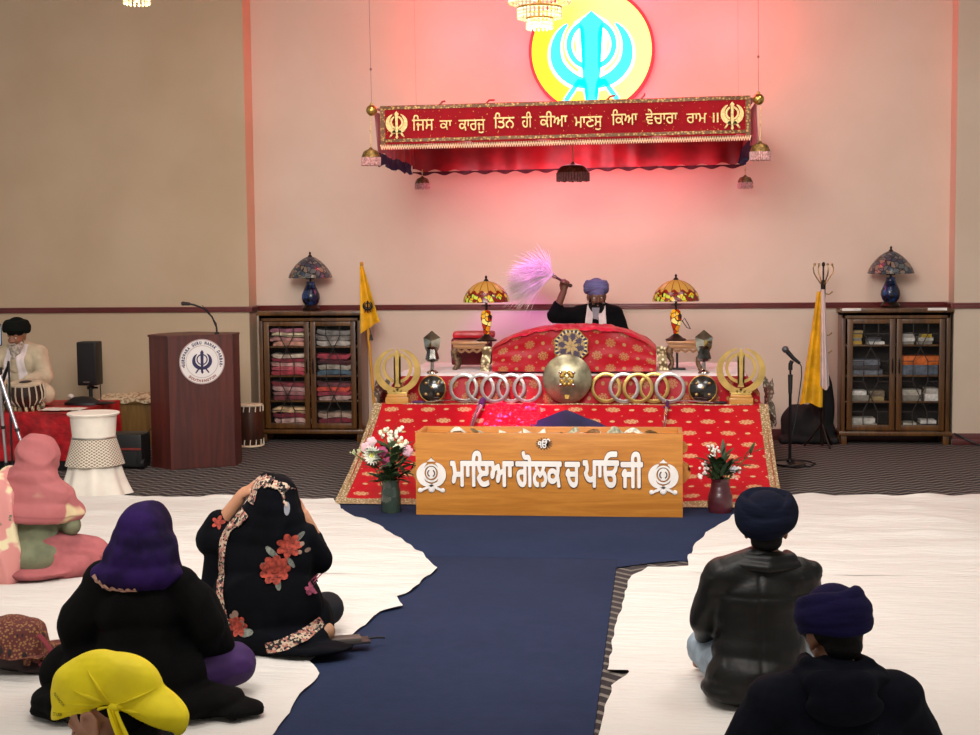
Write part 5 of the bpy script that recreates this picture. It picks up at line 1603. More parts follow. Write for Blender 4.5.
mb = MB(); mb.ell((-.045, 0, .172), (.029, .027, .029), None, 16, 10); part('grille', mb, mat('mic_mesh', '#5c5a5c', .4, .7, bump=.6, bscale=300), t)
mb = MB(); mb.tube([(.075, 0, .055), (.088, 0, .03), (.09, .0, -.05), (.07, 0, -.22), (.04, -.01, -.42), (.012, -.015, -.55)], .0045, 6); part('cable', mb, M_BLKPL, t)
mb = MB(); mb.tube([(1.10, 12.40, .05), (1.13, 12.33, .01), (1.24, 12.30, .008), (1.30, 12.45, .008), (1.26, 12.62, .008), (1.10, 12.70, .008), (.98, 12.62, .008), (.93, 12.50, .008), (1.0, 12.36, .008), (1.12, 12.22, .008), (1.2, 12.3, .01)], .006, 6)
single('microphone_cable', 'black cable looped on the carpet around the microphone stand base', 'cable', mb, M_BLKPL)
mb = MB(); mb.tube([(2.668, 13.72, .11), (2.73, 13.73, .085), (2.82, 13.70, .04), (2.90, 13.62, .01), (3.0, 13.5, .008), (3.3, 13.4, .008)], .008, 6)
single('power_cable', 'black power cable running from behind the book cabinet along the baseboard', 'cable', mb, M_BLKPL)
# ------------------------------------------------------------------ navy carpet runner and white floor sheets
m, g, b = base('navy_pile')
n = g.noise(2.2, 4); n2 = g.noise(90, 2); n3 = g.noise(14, 3)
g.put(b.inputs['Base Color'], g.mix(n * .6 + n3 * .4, lin('#1f2840'), lin('#2f3954'))); b.inputs['Roughness'].default_value = .95
b.inputs['Specular IOR Level'].default_value = .1; g.put(b.inputs['Normal'], g.bump(n2, .4, .004))
mb = MB(); mb.b2((-2.30, 8.52, 0), (.55, 10.36, .008), .003); mb.b2((-1.75, 1.0, 0), (-.245, 8.53, .008), .003)
mb.add([(-.245, 8.3, .0085), (-.03, 8.45, .0085), (.14, 8.53, .0085), (-.245, 8.53, .0085)], [[0, 1, 2, 3]])
single('carpet_runner', 'navy blue carpet runner leading from the front up to the donation box', 'carpet', mb, m)
def sheet_mat():
    m, g, b = base('white_floor_sheet')
    n = g.noise(1.4, 3)
    g.put(b.inputs['Base Color'], g.mix(n, lin('#d2cdc6'), lin('#ddd9d2'))); b.inputs['Roughness'].default_value = .85
    g.put(b.inputs['Normal'], g.bump(g.noise(6, 4, vec=g.vec(*[a * k for a, k in zip(g.xyz(), (1, 5, 1))])), .38, .05))
    return m
M_SHEET = sheet_mat()
def lerp_tab(tab, t_):
    for (a, va), (b_, vb) in zip(tab, tab[1:]):
        if a <= t_ <= b_: return va + (vb - va) * (t_ - a) / (b_ - a)
    return tab[0][1] if t_ < tab[0][0] else tab[-1][1]
def sheet(label, y0, y1, left, right, z, seed, amp=.012, ridges=(), curl=.03):
    """left/right: edge tables [(y, x)...]"""
    mb = MB(); nu, nv = 110, 64
    def f(u, v):
        y = y0 + (y1 - y0) * v
        xa, xb = lerp_tab(left, y), lerp_tab(right, y)
        x = xa + (xb - xa) * u
        jit = .018 * noise.noise(Vector((seed, y * 5, 1)))
        if left[0][1] > -3: x += jit * (1 - u)
        else: x += jit * u
        w = abs(noise.noise(Vector((x * .8 + seed, y * 4.5, seed)))) * amp * 2.0 + max(0, noise.noise(Vector((x * 3, y * 6, seed + 9)))) * amp * 1.8
        for (ry, rx0, rx1, h, wd) in ridges:
            d = abs(y - ry - .05 * math.sin(x * 2.3 + seed)); 
            if rx0 < x < rx1: w += h * math.exp(-(d / wd) ** 2) * min(1, (x - rx0) * 4, (rx1 - x) * 4) * (.6 + .4 * math.sin(x * 5 + seed))
        w *= min(1, v / .10)
        e = max(0, 1 - (1 - v) / .04)
        w += curl * e * (.35 + .65 * abs(noise.noise(Vector((x * 2.4, seed, 0)))) * 1.6)
        yy = y + .05 * e * noise.noise(Vector((x * 3.1, seed, 3)))
        return (x, yy, z + .004 + max(0, w))
    mb.grid(f, nu, nv)
    return single('floor_sheet', label, 'floor sheet', mb, M_SHEET, group='white sheets spread over the carpet', smooth=180)
sheet('white floor sheet under the woman in black and the child in yellow', 2.5, 6.30, [(2.5, -6), (7, -6)], [(2.5, -1.42), (5.3, -1.44), (5.8, -1.46), (6.05, -1.44), (6.30, -1.56)], .009, 1, .010, ((5.85, -3.3, -1.7, .012, .05), (5.6, -6, -3, .012, .04)), .012)
sheet('white floor sheet under the woman in the flowered navy shawl', 6.22, 8.06, [(6, -6), (9, -6)], [(6.2, -1.55), (6.5, -1.47), (7.15, -1.38), (7.25, -1.30), (7.45, -1.36), (7.6, -1.31), (8.06, -1.27)], .013, 2, .010, ((7.0, -2.6, -1.35, .014, .04), (7.5, -5, -2.1, .014, .05)), .010)
sheet('white floor sheet with the bunched far edge, below the lectern and white pedestal', 7.98, 10.31, [(7.9, -6.5), (11, -6.5)], [(7.98, -1.27), (8.15, -1.25), (8.8, -1.52), (9.4, -1.83), (9.9, -2.18), (10.1, -2.24), (10.31, -2.33)], .017, 3, .012, ((8.6, -4.5, -1.6, .02, .05), (9.2, -4, -1.9, .02, .06), (9.7, -5, -2.2, .02, .05)), .035)
sheet('white floor sheet under the man in the hooded navy jacket', 2.5, 6.30, [(2.5, -.22), (5.3, -.225), (5.7, -.21), (6.0, -.20), (6.15, -.13), (6.30, -.13)], [(2.5, 4.5), (7, 4.5)], .009, 4, .010, ((5.9, -.1, 1.0, .016, .04), (5.5, -.2, .9, .014, .04), (5.95, 1.1, 2.6, .05, .10)), .012)
sheet('white floor sheet under the man in the black leather jacket', 6.22, 8.26, [(6.2, -.225), (7.0, -.205), (7.6, -.18), (8.05, -.155), (8.26, -.06)], [(6, 4.5), (9, 4.5)], .013, 5, .006, ((6.42, 1.0, 2.6, .05, .05), (6.7, -.2, .6, .008, .04)), .012)
sheet('white floor sheet nearest the altar on the microphone stand side', 8.14, 10.68, [(8.1, .165), (8.5, .165), (8.8, .20), (9.4, .32), (9.75, .45), (10.0, .52), (10.3, .60), (10.74, .62)], [(8, 5), (11, 5)], .017, 6, .014, ((8.8, .5, 2.5, .02, .05), (9.3, .6, 3, .03, .06), (9.75, .8, 2.2, .04, .05), (10.3, .8, 3.5, .02, .06)), .035)
# ------------------------------------------------------------------ figure building
SKIN = {}
def skin(name, col):
    if name in SKIN: return SKIN[name]
    m, g, b = base(name)
    n = g.noise(7, 3); c = lin(col)
    g.put(b.inputs['Base Color'], g.mix(n, tuple(x * .8 for x in c[:3]) + (1,), tuple(min(1, x * 1.1) for x in c[:3]) + (1,)))
    b.inputs['Roughness'].default_value = .5
    b.inputs['Subsurface Weight'].default_value = .08; b.inputs['Subsurface Radius'].default_value = (.02, .008, .004)
    SKIN[name] = m
    return m
M_EYEW = mat('eye_white', '#e4ddd4', .25, var=0); M_IRIS = mat('iris_brown', '#1c100a', .2, var=0)
def head_prims(neck_to=None):
    P = [('e', (0, -.014, .03), (.074, .094, .086)), ('e', (0, .025, -.035), (.060, .062, .080)), ('e', (0, .048, -.088), (.036, .034, .030)),
         ('c', (0, .083, .012), .009, (0, .104, -.028), .0135), ('e', (-.014, .09, -.031), (.010, .010, .008)), ('e', (.014, .09, -.031), (.010, .010, .008)),
         ('c', (-.040, .066, .023), .012, (.040, .066, .023), .012), ('e', (-.036, .060, -.025), (.022, .022, .022)), ('e', (.036, .060, -.025), (.022, .022, .022)),
         ('e', (-.030, .066, .0115), (.017, .0135, .0075)), ('e', (.030, .066, .0115), (.017, .0135, .0075)), ('e', (-.030, .064, -.010), (.016, .012, .006)), ('e', (.030, .064, -.010), (.016, .012, .006)), ('e', (0, .083, -.060), (.023, .010, .006)), ('e', (0, .081, -.071), (.020, .010, .006))]
    for s in (-1, 1):
        P += [('e', (s * .078, -.008, .004), (.010, .022, .030), (0, 0, s * -.35)), ('e', (s * .077, .0, -.024), (.009, .012, .013))]
    return P
def head_mat(c, pitch=0.0, yaw=0.0, roll=0.0, s=1.0):
    return Matrix.Translation(Vector(c)) @ Euler((R(pitch), R(roll), R(yaw)), 'XYZ').to_matrix().to_4x4() @ Matrix.Scale(s, 4)
def eyes(root, HM):
    for s in (-1, 1):
        mb = MB(); mb.use(M_EYEW); mb.ell((s * .030, .0655, .002), (.0115, .0115, .0105), None, 14, 10, HM)
        mb.use(M_IRIS); mb.ell((s * .030, .0735, .001), (.0055, .004, .0055), None, 10, 8, HM)
        part('eye', mb, None, root, smooth=180)
def hand_prims(M, side=1, curl=25, spread=5, thumb=35, s=1.0):
    """wrist at origin, fingers along +Y, palm facing -Z, thumb on side*+X"""
    P = [('e', (0, .045, 0), (.039, .050, .0155)), ('e', (0, .075, 0), (.038, .022, .014)), ('c', (0, -.03, 0), .026, (0, .02, 0), .027), ('e', (side * .028, .03, -.008), (.016, .032, .015))]
    for i, (ln, x) in enumerate(((.068, .030), (.077, .010), (.071, -.010), (.056, -.029))):
        x *= side; a = R(curl * (.8 + .12 * i)); yaw = R(-spread * (1.3 - i)) * side * -1
        d0 = Vector((math.sin(yaw), math.cos(yaw), 0)); p = Vector((x, .088 - .005 * abs(i - 1), 0)); pts = [Vector((x * .8, .055, 0)), p]; ang = 0
        for f in (.45, .31, .24):
            ang += a
            p = p + (d0 * math.cos(ang) + Vector((0, 0, -1)) * math.sin(ang)) * ln * f * 1.05; pts.append(p)
        P.append(('t', pts, [.0095, .0092, .0088, .0082, .0070]))
    th = R(thumb); b_ = Vector((side * .030, .022, -.006)); d = Vector((side * math.sin(th), math.cos(th), -.35)).normalized()
    P.append(('t', [b_, b_ + d * .034, b_ + d * .055 + Vector((side * -.004, .008, -.008)), b_ + d * .062 + Vector((side * -.012, .022, -.012))], [.0125, .0115, .0098, .0078]))
    return [('x', M @ Matrix.Scale(s, 4), P)]
def hand_frame(w, d, palm):
    """wrist point, finger direction, palm normal"""
    y = Vector(d).normalized(); z = -Vector(palm).normalized(); x = y.cross(z).normalized(); z = x.cross(y)
    M = Matrix.Identity(4)
    for i in range(3): M[i][0], M[i][1], M[i][2] = x[i], y[i], z[i]
    M.translation = Vector(w)
    return M
def torso(g=0.0, w=1.0, h=1.0, lean=0.0):
    P = [('e', (0, -.02, .13), (.17 * w + g, .135 + g, .13)), ('e', (0, -.015, .27), (.142 * w + g, .105 + g, .15)), ('e', (0, 0, .42), (.160 * w + g, .112 + g, .15)),
         ('c', (-.145 * w, -.012, .515), .056 + g, (.145 * w, -.012, .515), .056 + g), ('c', (-.11 * w, -.015, .535), .045 + g, (0, -.015, .575), .048 + g), ('c', (.11 * w, -.015, .535), .045 + g, (0, -.015, .575), .048 + g)]
    return P
NECK = lambda hc, g=0.0: [('c', (0, -.02, .54), .056 + g, (hc[0], hc[1] - .028, hc[2] - .09), .052 + g)]
def arm(sh, el, wr, g=0.0): return [('t', [sh, el, wr], [.050 + g, .041 + g, .029 + g * .8])]
def legs(g=0.0, kx=.36, ky=.26, kz=.12):
    P = []
    for s in (-1, 1):
        P += [('t', [(s * .10, .0, .12), (s * kx, ky, kz), (s * -.04, ky + .10, .06)], [.088 + g, .062 + g, .042 + g])]
    return P
def feet():
    return [('t', [(-.05, .37, .05), (-.13, .39, .035), (-.21, .37, .03)], [.036, .034, .022]), ('t', [(.05, .34, .06), (.13, .37, .045), (.20, .35, .04)], [.036, .034, .022])]
def sq(P, h):
    return [('x', Matrix.Diagonal((1, 1, h, 1)), P)]
def person(label, loc, rz):
    return thing('person', label, 'person', loc, R(rz))
def wraps(c, loops, m, root, name='turban', dome=(.10, .115, .09), HM=None, bump=True):
    """turban: a dome with long flattened cloth bands wound round it; each loop = (dz, tiltX, tiltY, rx, ry, band, flat)"""
    mb = MB()
    T = HM if HM is not None else Matrix.Identity(4)
    mb.ell(c, dome, None, 26, 16, T)
    for (dx, dy, dz, tx, ty, rx, ry, bd, fl) in loops:
        E = Euler((R(tx), R(ty), 0)).to_matrix(); n = 44; pts = []
        for k in range(n):
            a = 2 * PI * k / n
            p = Vector((rx * math.cos(a), ry * math.sin(a), .004 * math.sin(3 * a + dz * 90)))
            pts.append(T @ (E @ p + Vector(c) + Vector((dx, dy, dz))))
        mb.tube(pts, [bd * (1 + .10 * math.sin(2 * (2 * PI * k / n) + dx * 100 + dz * 70)) for k in range(n)], 10, flat=fl, up=(T.to_3x3() @ (E @ Vector((0, 0, 1)))), closed=True)
    me = blob([('m', mb.v, mb.f)], .0052, 2, m)
    return put(name, me, root)
def turban_cloth(name, col, var=.2):
    if name in _M: return _M[name]
    m, g, b = base(name); c = lin(col)
    x, y, z = g.xyz()
    n = g.noise(1.0, 4, .6, g.vec(x * 9, y * 9, z * 60)); n2 = g.noise(5, 2)
    g.put(b.inputs['Base Color'], g.mix(g.step(n * .6 + n2 * .4, .35, .65), tuple(q * (1 - var * 1.8) for q in c[:3]) + (1,), tuple(min(1, q * (1 + var)) for q in c[:3]) + (1,)))
    b.inputs['Roughness'].default_value = .9; b.inputs['Specular IOR Level'].default_value = .12
    g.put(b.inputs['Normal'], g.bump(n, .5, .008)); _M[name] = m
    return m
from mathutils.bvhtree import BVHTree
def bvh_of(me): return BVHTree.FromPolygons([v.co.copy() for v in me.vertices], [list(p.vertices) for p in me.polygons])
def stick(mb, vs, fs, tree, d=(0, 1, 0), y0=-3.0, off=.005):
    """lay flat (x, z) shapes on a surface, looking along d"""
    d = Vector(d).normalized(); out = []; last = None
    for v in vs:
        o = Vector((v[0], 0, v[1])) + d * y0
        hit = tree.ray_cast(o, d)
        if hit[0] is not None: last = hit[0] - d * off; last = Vector((v[0], last.y, v[1])) if abs(d.x) + abs(d.z) < 1e-6 else last; out.append(last)
        else:
            q = tree.find_nearest(Vector((v[0], -.2, v[1])))[0]; out.append(q + Vector((0, -off, 0)))
    mb.add(out, fs)
def disc_fan(cx, cz, rx, rz, n=14, rot=0.0, rings=2):
    vs, fs = [(cx, cz)], []
    for q in range(1, rings + 1):
        for k in range(n):
            a = 2 * PI * k / n; x, z = rx * q / rings * math.cos(a), rz * q / rings * math.sin(a)
            vs.append((cx + x * math.cos(rot) - z * math.sin(rot), cz + x * math.sin(rot) + z * math.cos(rot)))
    for k in range(n): fs.append([0, 1 + k, 1 + (k + 1) % n])
    for q in range(rings - 1):
        for k in range(n):
            a, b_ = 1 + q * n + k, 1 + q * n + (k + 1) % n; fs.append([a, a + n, b_ + n, b_])
    return vs, fs
def ribbon(pts, w, n=60):
    P = [Vector((p[0], p[1])) for p in pts]
    L = [0]
    for a, b_ in zip(P, P[1:]): L.append(L[-1] + (b_ - a).length)
    Q = []
    for k in range(n + 1):
        s = L[-1] * k / n
        for i in range(len(P) - 1):
            if L[i] <= s <= L[i + 1] + 1e-9: Q.append(P[i].lerp(P[i + 1], (s - L[i]) / max(1e-9, L[i + 1] - L[i]))); break
    for _ in range(3): Q = [Q[0]] + [(Q[i - 1] + Q[i] * 2 + Q[i + 1]) / 4 for i in range(1, len(Q) - 1)] + [Q[-1]]
    vs, fs = [], []
    for i, q in enumerate(Q):
        t = (Q[min(i + 1, len(Q) - 1)] - Q[max(i - 1, 0)]).normalized(); nn = Vector((-t.y, t.x))
        for k in (-1, -.5, 0, .5, 1): vs.append(tuple(q + nn * w * k))
    for i in range(len(Q) - 1):
        for k in range(4): a = i * 5 + k; fs.append([a, a + 1, a + 6, a + 5])
    return vs, fs
BR = skin('skin_brown', '#8f5f45'); DK = skin('skin_deep', '#6f4836'); LT = skin('skin_tan', '#b98464')
HAIRM = mat('black_hair', '#090707', .7, spec=.2, var=.3, vscale=60, bump=.5, bscale=200)

# ------------------------------------------------------------------ man in the black leather jacket
r = person('man seated cross-legged in a black leather jacket and big navy turban', (.395, 5.86, .026), 4)
hc = (.028, .02, .668); HM = head_mat(hc, -4, -4)
sl, sr = ((-.15, -.01, .47), (-.195, .06, .28), (-.10, .26, .20)), ((.15, -.01, .47), (.20, .06, .28), (.10, .26, .20))
me = blob(sq(torso(), .955) + NECK(hc) + arm(*sl) + arm(*sr) + legs(0, .19, .25, .13) + feet() + [('x', HM, head_prims())] + hand_prims(hand_frame(sl[2], (.5, .8, -.3), (0, 0, -1)), 1, 20) + hand_prims(hand_frame(sr[2], (-.5, .8, -.3), (0, 0, -1)), -1, 20), .0075, 3, BR)
put('body', me, r); eyes(r, HM)
M_LEATHER = mat('black_leather', '#0d0c09', .45, var=.25, vscale=7, bump=.2, bscale=60, coat=.0, bdist=.006, spec=.3)
f1 = creases(.006, 8, (.5, 0, 1), 1.6, 4, .003)
def fleather(p, n): return f1(p, n) * (1.0 if p.z < .5 else .35) * (1.5 if abs(p.x) > .15 else .7) - (.006 * math.exp(-((p.x + .01) / .008) ** 2) if p.y < -.03 and p.z < .54 else 0) - (.005 * math.exp(-((p.z - .43) / .008) ** 2) if p.y < 0 and abs(p.x) < .2 else 0)
P = sq(torso(.028, 1.0), .955) + [('t', [(-.155, -.012, .475), (-.205, .04, .31), (-.18, .15, .22), (-.10, .24, .20)], [.078, .068, .060, .05]), ('t', [(.155, -.012, .485), (.215, .04, .32), (.18, .15, .22), (.10, .24, .20)], [.078, .068, .060, .05]), ('e', (0, -.005, .33), (.180, .135, .13)), ('e', (0, -.02, .20), (.190, .145, .13)), ('e', (0, -.0, .42), (.185, .138, .10)),
    ('e', (-.02, -.05, .10), (.205, .16, .13)), ('e', (-.09, -.05, .05), (.15, .15, .055)), ('e', (.07, -.05, .05), (.17, .15, .055)), ('e', (.205, -.01, .515), (.045, .05, .04)), ('e', (-.165, -.01, .505), (.06, .06, .035))]
me = blob(P, .0085, 18, M_LEATHER, fleather); jk = put('jacket', me, r)
me = blob([('t', [(-.055, .05, .568), (-.06, -.045, .568), (.03, -.078, .568), (.12, -.045, .568), (.115, .05, .568)], [.02, .026, .028, .026, .02]), ('t', [(-.08, .04, .545), (-.09, -.06, .545), (.02, -.10, .54), (.14, -.06, .545), (.13, .04, .545)], [.016, .02, .022, .02, .016])], .007, 4, M_LEATHER)
put('collar', me, jk)
me = blob(legs(.018, .19, .25, .13), .010, 4, mat('pale_denim', '#8f9fab', .8, var=.15, vscale=12, bump=.2), creases(.006, 14, (1, 1, 0), 2, 2)); put('jeans', me, r)
NAVY = turban_cloth('navy_turban', '#0e1324')
wraps((0, -.02, .075), [(0, -.012, .00, 46, 0, .094, .092, .034, 1.0), (.0, -.004, .006, 38, 9, .102, .100, .024, 1.5), (0, .0, -.012, 34, -9, .104, .100, .024, 1.5), (0, .012, .015, 16, 12, .096, .110, .022, 1.7), (0, .012, .015, 16, -12, .096, .110, .022, 1.7), (0, .0, -.020, 16, 0, .102, .108, .022, 1.6)], NAVY, r, dome=(.092, .112, .088), HM=HM)
me = blob([('e', (0, -.045, -.035), (.062, .055, .045)), ('e', (0, -.02, .01), (.078, .09, .06))], .007, 3, HAIRM); me.transform(HM); put('hair', me, r)
me = blob([('e', (0, .06, -.09), (.055, .045, .06)), ('e', (0, .06, -.14), (.045, .04, .06))], .008, 3, HAIRM); me.transform(HM); put('beard', me, r)

# ------------------------------------------------------------------ man in the hooded navy jacket, cut by the frame
r = person('man in a hooded navy jacket and violet-navy turban, cut off by the photo\'s lower edge', (.52, 4.40, .02), 6)
hc = (.012, .055, .622); HM = head_mat(hc, -20, 12)
sl, sr = ((-.17, -.01, .45), (-.25, .04, .22), (-.12, .24, .16)), ((.17, -.01, .45), (.25, .04, .22), (.12, .24, .16))
me = blob(sq(torso(0, 1.1), .9) + [('c', (0, -.01, .47), .06, (hc[0], hc[1] - .045, hc[2] - .08), .056)] + arm(*sl) + arm(*sr) + legs() + feet() + [('x', HM, head_prims())] + hand_prims(hand_frame(sl[2], (.5, .8, -.3), (0, 0, -1)), 1, 20) + hand_prims(hand_frame(sr[2], (-.5, .8, -.3), (0, 0, -1)), -1, 20), .0075, 3, BR)
put('body', me, r); eyes(r, HM)
M_NJ = mat('navy_jacket_cloth', '#0c0f19', .9, spec=.12, var=.2, vscale=6, bump=.2, bscale=90)
P = sq(torso(.05, 1.13), .87) + [('t', [(-.18, -.012, .425), (-.275, .02, .25), (-.22, .14, .17), (-.12, .22, .16)], [.09, .09, .075, .05]), ('t', [(.18, -.012, .425), (.275, .02, .25), (.22, .14, .17), (.12, .22, .16)], [.09, .09, .075, .05]), ('e', (0, -.03, .08), (.26, .2, .10))]
me = blob(P, .009, 5, M_NJ, creases(.010, 6, (.3, 0, 1), 1.5, 8, .004)); jk = put('jacket', me, r)
me = blob([('t', [(-.085, .075, .515), (-.105, -.03, .52), (-.05, -.105, .52), (.05, -.105, .52), (.115, -.03, .52), (.095, .075, .515)], [.03, .042, .048, .048, .042, .03]), ('e', (0, -.13, .465), (.115, .045, .055)), ('e', (.0, -.115, .505), (.10, .05, .05)), ('t', [(-.075, .06, .555), (-.085, -.03, .56), (0, -.085, .555), (.095, -.03, .56), (.085, .06, .555)], [.022, .026, .028, .026, .022])], .008, 3, M_NJ, creases(.009, 10, (1, 0, .2), 2.5, 5, .003))
put('hood', me, jk)
VN = turban_cloth('violet_navy_turban', '#19153c')
wraps((0, -.012, .068), [(0, 0, -.028, 8, 0, .094, .110, .018, 1.7), (0, 0, -.012, 8, 5, .099, .113, .019, 1.6), (0, 0, .006, 4, -6, .098, .111, .020, 1.6), (0, .0, .022, 2, 6, .089, .104, .020, 1.6), (0, -.005, .036, 0, -6, .074, .090, .022, 1.4), (0, 0, .004, 12, -8, .100, .110, .016, 1.8)], VN, r, dome=(.090, .106, .096), HM=HM)
me = blob([('e', (0, -.055, -.03), (.060, .045, .045)), ('e', (0, -.02, .012), (.079, .092, .05))], .007, 3, HAIRM); me.transform(HM); put('hair', me, r)
me = blob([('e', (0, .06, -.09), (.055, .045, .055)), ('e', (.0, .06, -.13), (.04, .035, .05))], .008, 3, HAIRM); me.transform(HM); put('beard', me, r)

# ------------------------------------------------------------------ woman in black with a purple head scarf
r = person('woman in a loose black coat with a purple scarf over her head', (-2.03, 5.52, .026), 6); r.scale = (1, 1, .975)
hc = (.025, .04, .695); HM = head_mat(hc, -10, -6)
sl, sr = ((-.15, -.01, .49), (-.235, .06, .27), (-.10, .24, .20)), ((.15, -.01, .49), (.235, .06, .27), (.10, .24, .20))
me = blob(torso() + NECK(hc) + arm(*sl) + arm(*sr) + legs(0, .33, .16, .13) + feet() + [('x', HM, head_prims())] + hand_prims(hand_frame(sl[2], (.5, .8, -.3), (0, 0, -1)), 1, 20) + hand_prims(hand_frame(sr[2], (-.5, .8, -.3), (0, 0, -1)), -1, 20), .0075, 3, LT)
put('body', me, r); eyes(r, HM)
M_BCOAT = mat('black_wool', '#060606', .95, var=.25, vscale=8, bump=.25, bscale=120, spec=.15)
P = torso(.035, 1.0) + [('t', [(-.16, -.012, .48), (-.255, .0, .33), (-.24, .04, .20), (-.10, .23, .20)], [.085, .085, .085, .06]), ('t', [(.16, -.012, .49), (.265, .0, .34), (.26, .10, .22), (.10, .23, .20)], [.085, .09, .085, .06]),
    ('e', (0, -.05, .15), (.26, .19, .17)), ('e', (-.20, .02, .14), (.15, .17, .14)), ('e', (-.28, .09, .12), (.15, .17, .125)), ('e', (-.16, -.06, .06), (.26, .19, .07)), ('e', (.14, -.06, .06), (.26, .19, .07)), ('e', (.33, -.08, .022), (.17, .11, .024), (0, 0, -.3)), ('e', (-.28, -.08, .022), (.14, .12, .024))]
me = blob(P, .009, 7, M_BCOAT, creases(.022, 6, (.1, 0, 1), 2.5, 6, .005)); put('coat', me, r)
me = blob(legs(.028, .33, .16, .13), .010, 4, mat('purple_trouser', '#3a1a55', .8, var=.2), creases(.007, 12, (1, .5, 0), 2, 3)); put('trousers', me, r)
m, g, b = base('sheer_purple'); n = g.noise(6, 4); g.put(b.inputs['Base Color'], g.mix(g.step(n, .35, .65), lin('#120828'), lin('#2a134e'))); b.inputs['Roughness'].default_value = .8; b.inputs['Specular IOR Level'].default_value = .15
g.put(b.inputs['Normal'], g.bump(g.noise(14, 3), .3, .01)); M_PSC = m
P = [('e', (.02, .02, .728), (.112, .128, .118)), ('e', (.018, .0, .675), (.128, .125, .12)), ('e', (.01, -.025, .615), (.152, .118, .11)), ('e', (0, -.045, .560), (.185, .112, .075)), ('c', (-.09, .03, .68), .03, (-.13, .09, .45), .04), ('c', (.10, .03, .68), .03, (.14, .09, .45), .04)]
fs_ = creases(.012, 9, (.25, 0, 1), 5, 2, .003)
me = blob(P, .008, 12, M_PSC, fs_, cut=lambda p: (p.y > .10 and .60 < p.z < .80 and abs(p.x - .02) < .075) or p.z < .49, solid=.004); sc = put('head_scarf', me, r)
tree = bvh_of(me); mb = MB()
vs, fs = ribbon([(-.165, .575), (-.14, .545), (-.09, .522), (-.03, .512), (.015, .515)], .010, 60)
vs = [(x, z + .012 * abs(math.sin(i // 5 * .34)) - .012) for i, (x, z) in enumerate(vs)]
stick(mb, vs, fs, tree, off=.006); part('lace_edge', mb, mat('peach_lace', '#c99a86', .8, var=.35, vscale=90), sc, smooth=180)

# ------------------------------------------------------------------ woman in the flowered navy shawl, hands to her head
r = person('woman in a navy shawl with coral flowers raising both hands to her head', (-1.765, 6.45, .03), 3)
hc = (.03, .0, .665); HM = head_mat(hc, -14, -4)
sl, sr = ((-.16, 0, .47), (-.285, .06, .48), (-.125, .045, .685)), ((.16, 0, .47), (.235, .10, .38), (.160, .05, .575))
me = blob(sq(torso(), .95) + NECK(hc) + arm(*sl) + arm(*sr) + legs(0, .22, .24, .11) + [('x', HM, head_prims())]
          + hand_prims(hand_frame(sl[2], (.55, .0, .5), (.6, .1, -.6)), 1, 14, 4, 30) + hand_prims(hand_frame(sr[2], (-.35, .0, .85), (-.9, .1, -.2)), -1, 14, 4, 30), .006, 3, LT)
put('body', me, r); eyes(r, HM)
mb = MB(); foot_m = blob([('t', [(.20, -.02, .06), (.265, -.045, .075), (.255, .04, .05)], [.03, .042, .03])], .007, 3, skin('skin_sole', '#a4795a'))
put('foot', foot_m, r)
me = blob(legs(.02, .22, .24, .11), .010, 4, mat('navy_trouser', '#0a0d16', .9)); put('trousers', me, r)
M_SHAWL = mat('navy_shawl', '#05070d', .9, spec=.12, var=.3, vscale=5, bump=.15, bscale=120)
P = [('e', (.028, -.005, .690), (.108, .122, .108)), ('e', (.024, -.025, .635), (.128, .115, .12)), ('e', (.012, -.03, .575), (.160, .115, .12)), ('e', (.0, -.03, .52), (.19, .12, .12)), ('e', (0, -.02, .40), (.225, .14, .20)), ('e', (0, -.03, .22), (.255, .17, .22)), ('e', (0, -.04, .06), (.285, .19, .085)),
     ('t', [(-.15, .0, .48), (-.27, .05, .475), (-.235, .05, .56)], [.085, .075, .055]), ('t', [(-.24, .04, .44), (-.26, .03, .25), (-.24, .0, .1)], [.06, .06, .05]), ('t', [(.15, .0, .48), (.215, .08, .38), (.20, .08, .47)], [.085, .08, .05]), ('e', (.17, -.14, .03), (.24, .12, .018)), ('e', (.23, .02, .10), (.06, .10, .12))]
me = blob(P, .0085, 6, M_SHAWL, creases(.018, 7, (.25, 0, 1), 4, 9, .004), cut=lambda p: (p.y > .06 and .56 < p.z < .78 and abs(p.x - .03) < .07) or (p.y > .12 and p.z < .50), solid=.004); sh = put('shawl', me, r)
tree = bvh_of(me)
def px(x, y): return ((x - 659) / 228.6 + .016 * 0 + 1.765 + .0, 1.8 - (y - 253) / 228.6)
def pxl(L_): return [px(*p) for p in L_]
M_COR = mat('coral_embroidery', '#a8402f', .8, var=.35, vscale=60); M_LFE = mat('grey_leaf_embroidery', '#6c6f66', .8, var=.3, vscale=60); M_PNK = mat('pink_embroidery', '#96405a', .8, var=.3, vscale=60)
def border_mat():
    m, g, b = base('floral_border')
    v = g.voro(105); s_ = g.n('ShaderNodeSeparateColor'); g.put(s_.inputs[0], v.outputs['Color']); f = S(g, s_.outputs[0])
    c = g.mix(g.step(f, .35, .4), lin('#1b1a1e'), lin('#c2ab92')); c = g.mix(g.step(f, .72, .76), c, lin('#a8695c'))
    g.put(b.inputs['Base Color'], c); b.inputs['Roughness'].default_value = .85
    return m
M_BORD = border_mat()
def flower(cx, cy, rr, m, petals=7, layers=2):
    mb = MB(); q = 0
    for l in range(layers):
        for k in range(petals):
            a = 2 * PI * k / petals + l * .4; R_ = rr * (1 - .38 * l); q += 1
            x, z = px(cx, cy)
            vs, fs = disc_fan(x + R_ * .58 * math.cos(a), z + R_ * .58 * math.sin(a), R_ * .44, R_ * .30, 10, a); stick(mb, vs, fs, tree, off=.004 + .0006 * q)
    vs, fs = disc_fan(*px(cx, cy), rr * .25, rr * .25, 10); stick(mb, vs, fs, tree, off=.016)
    part('embroidered_flower', mb, m, sh, smooth=180)
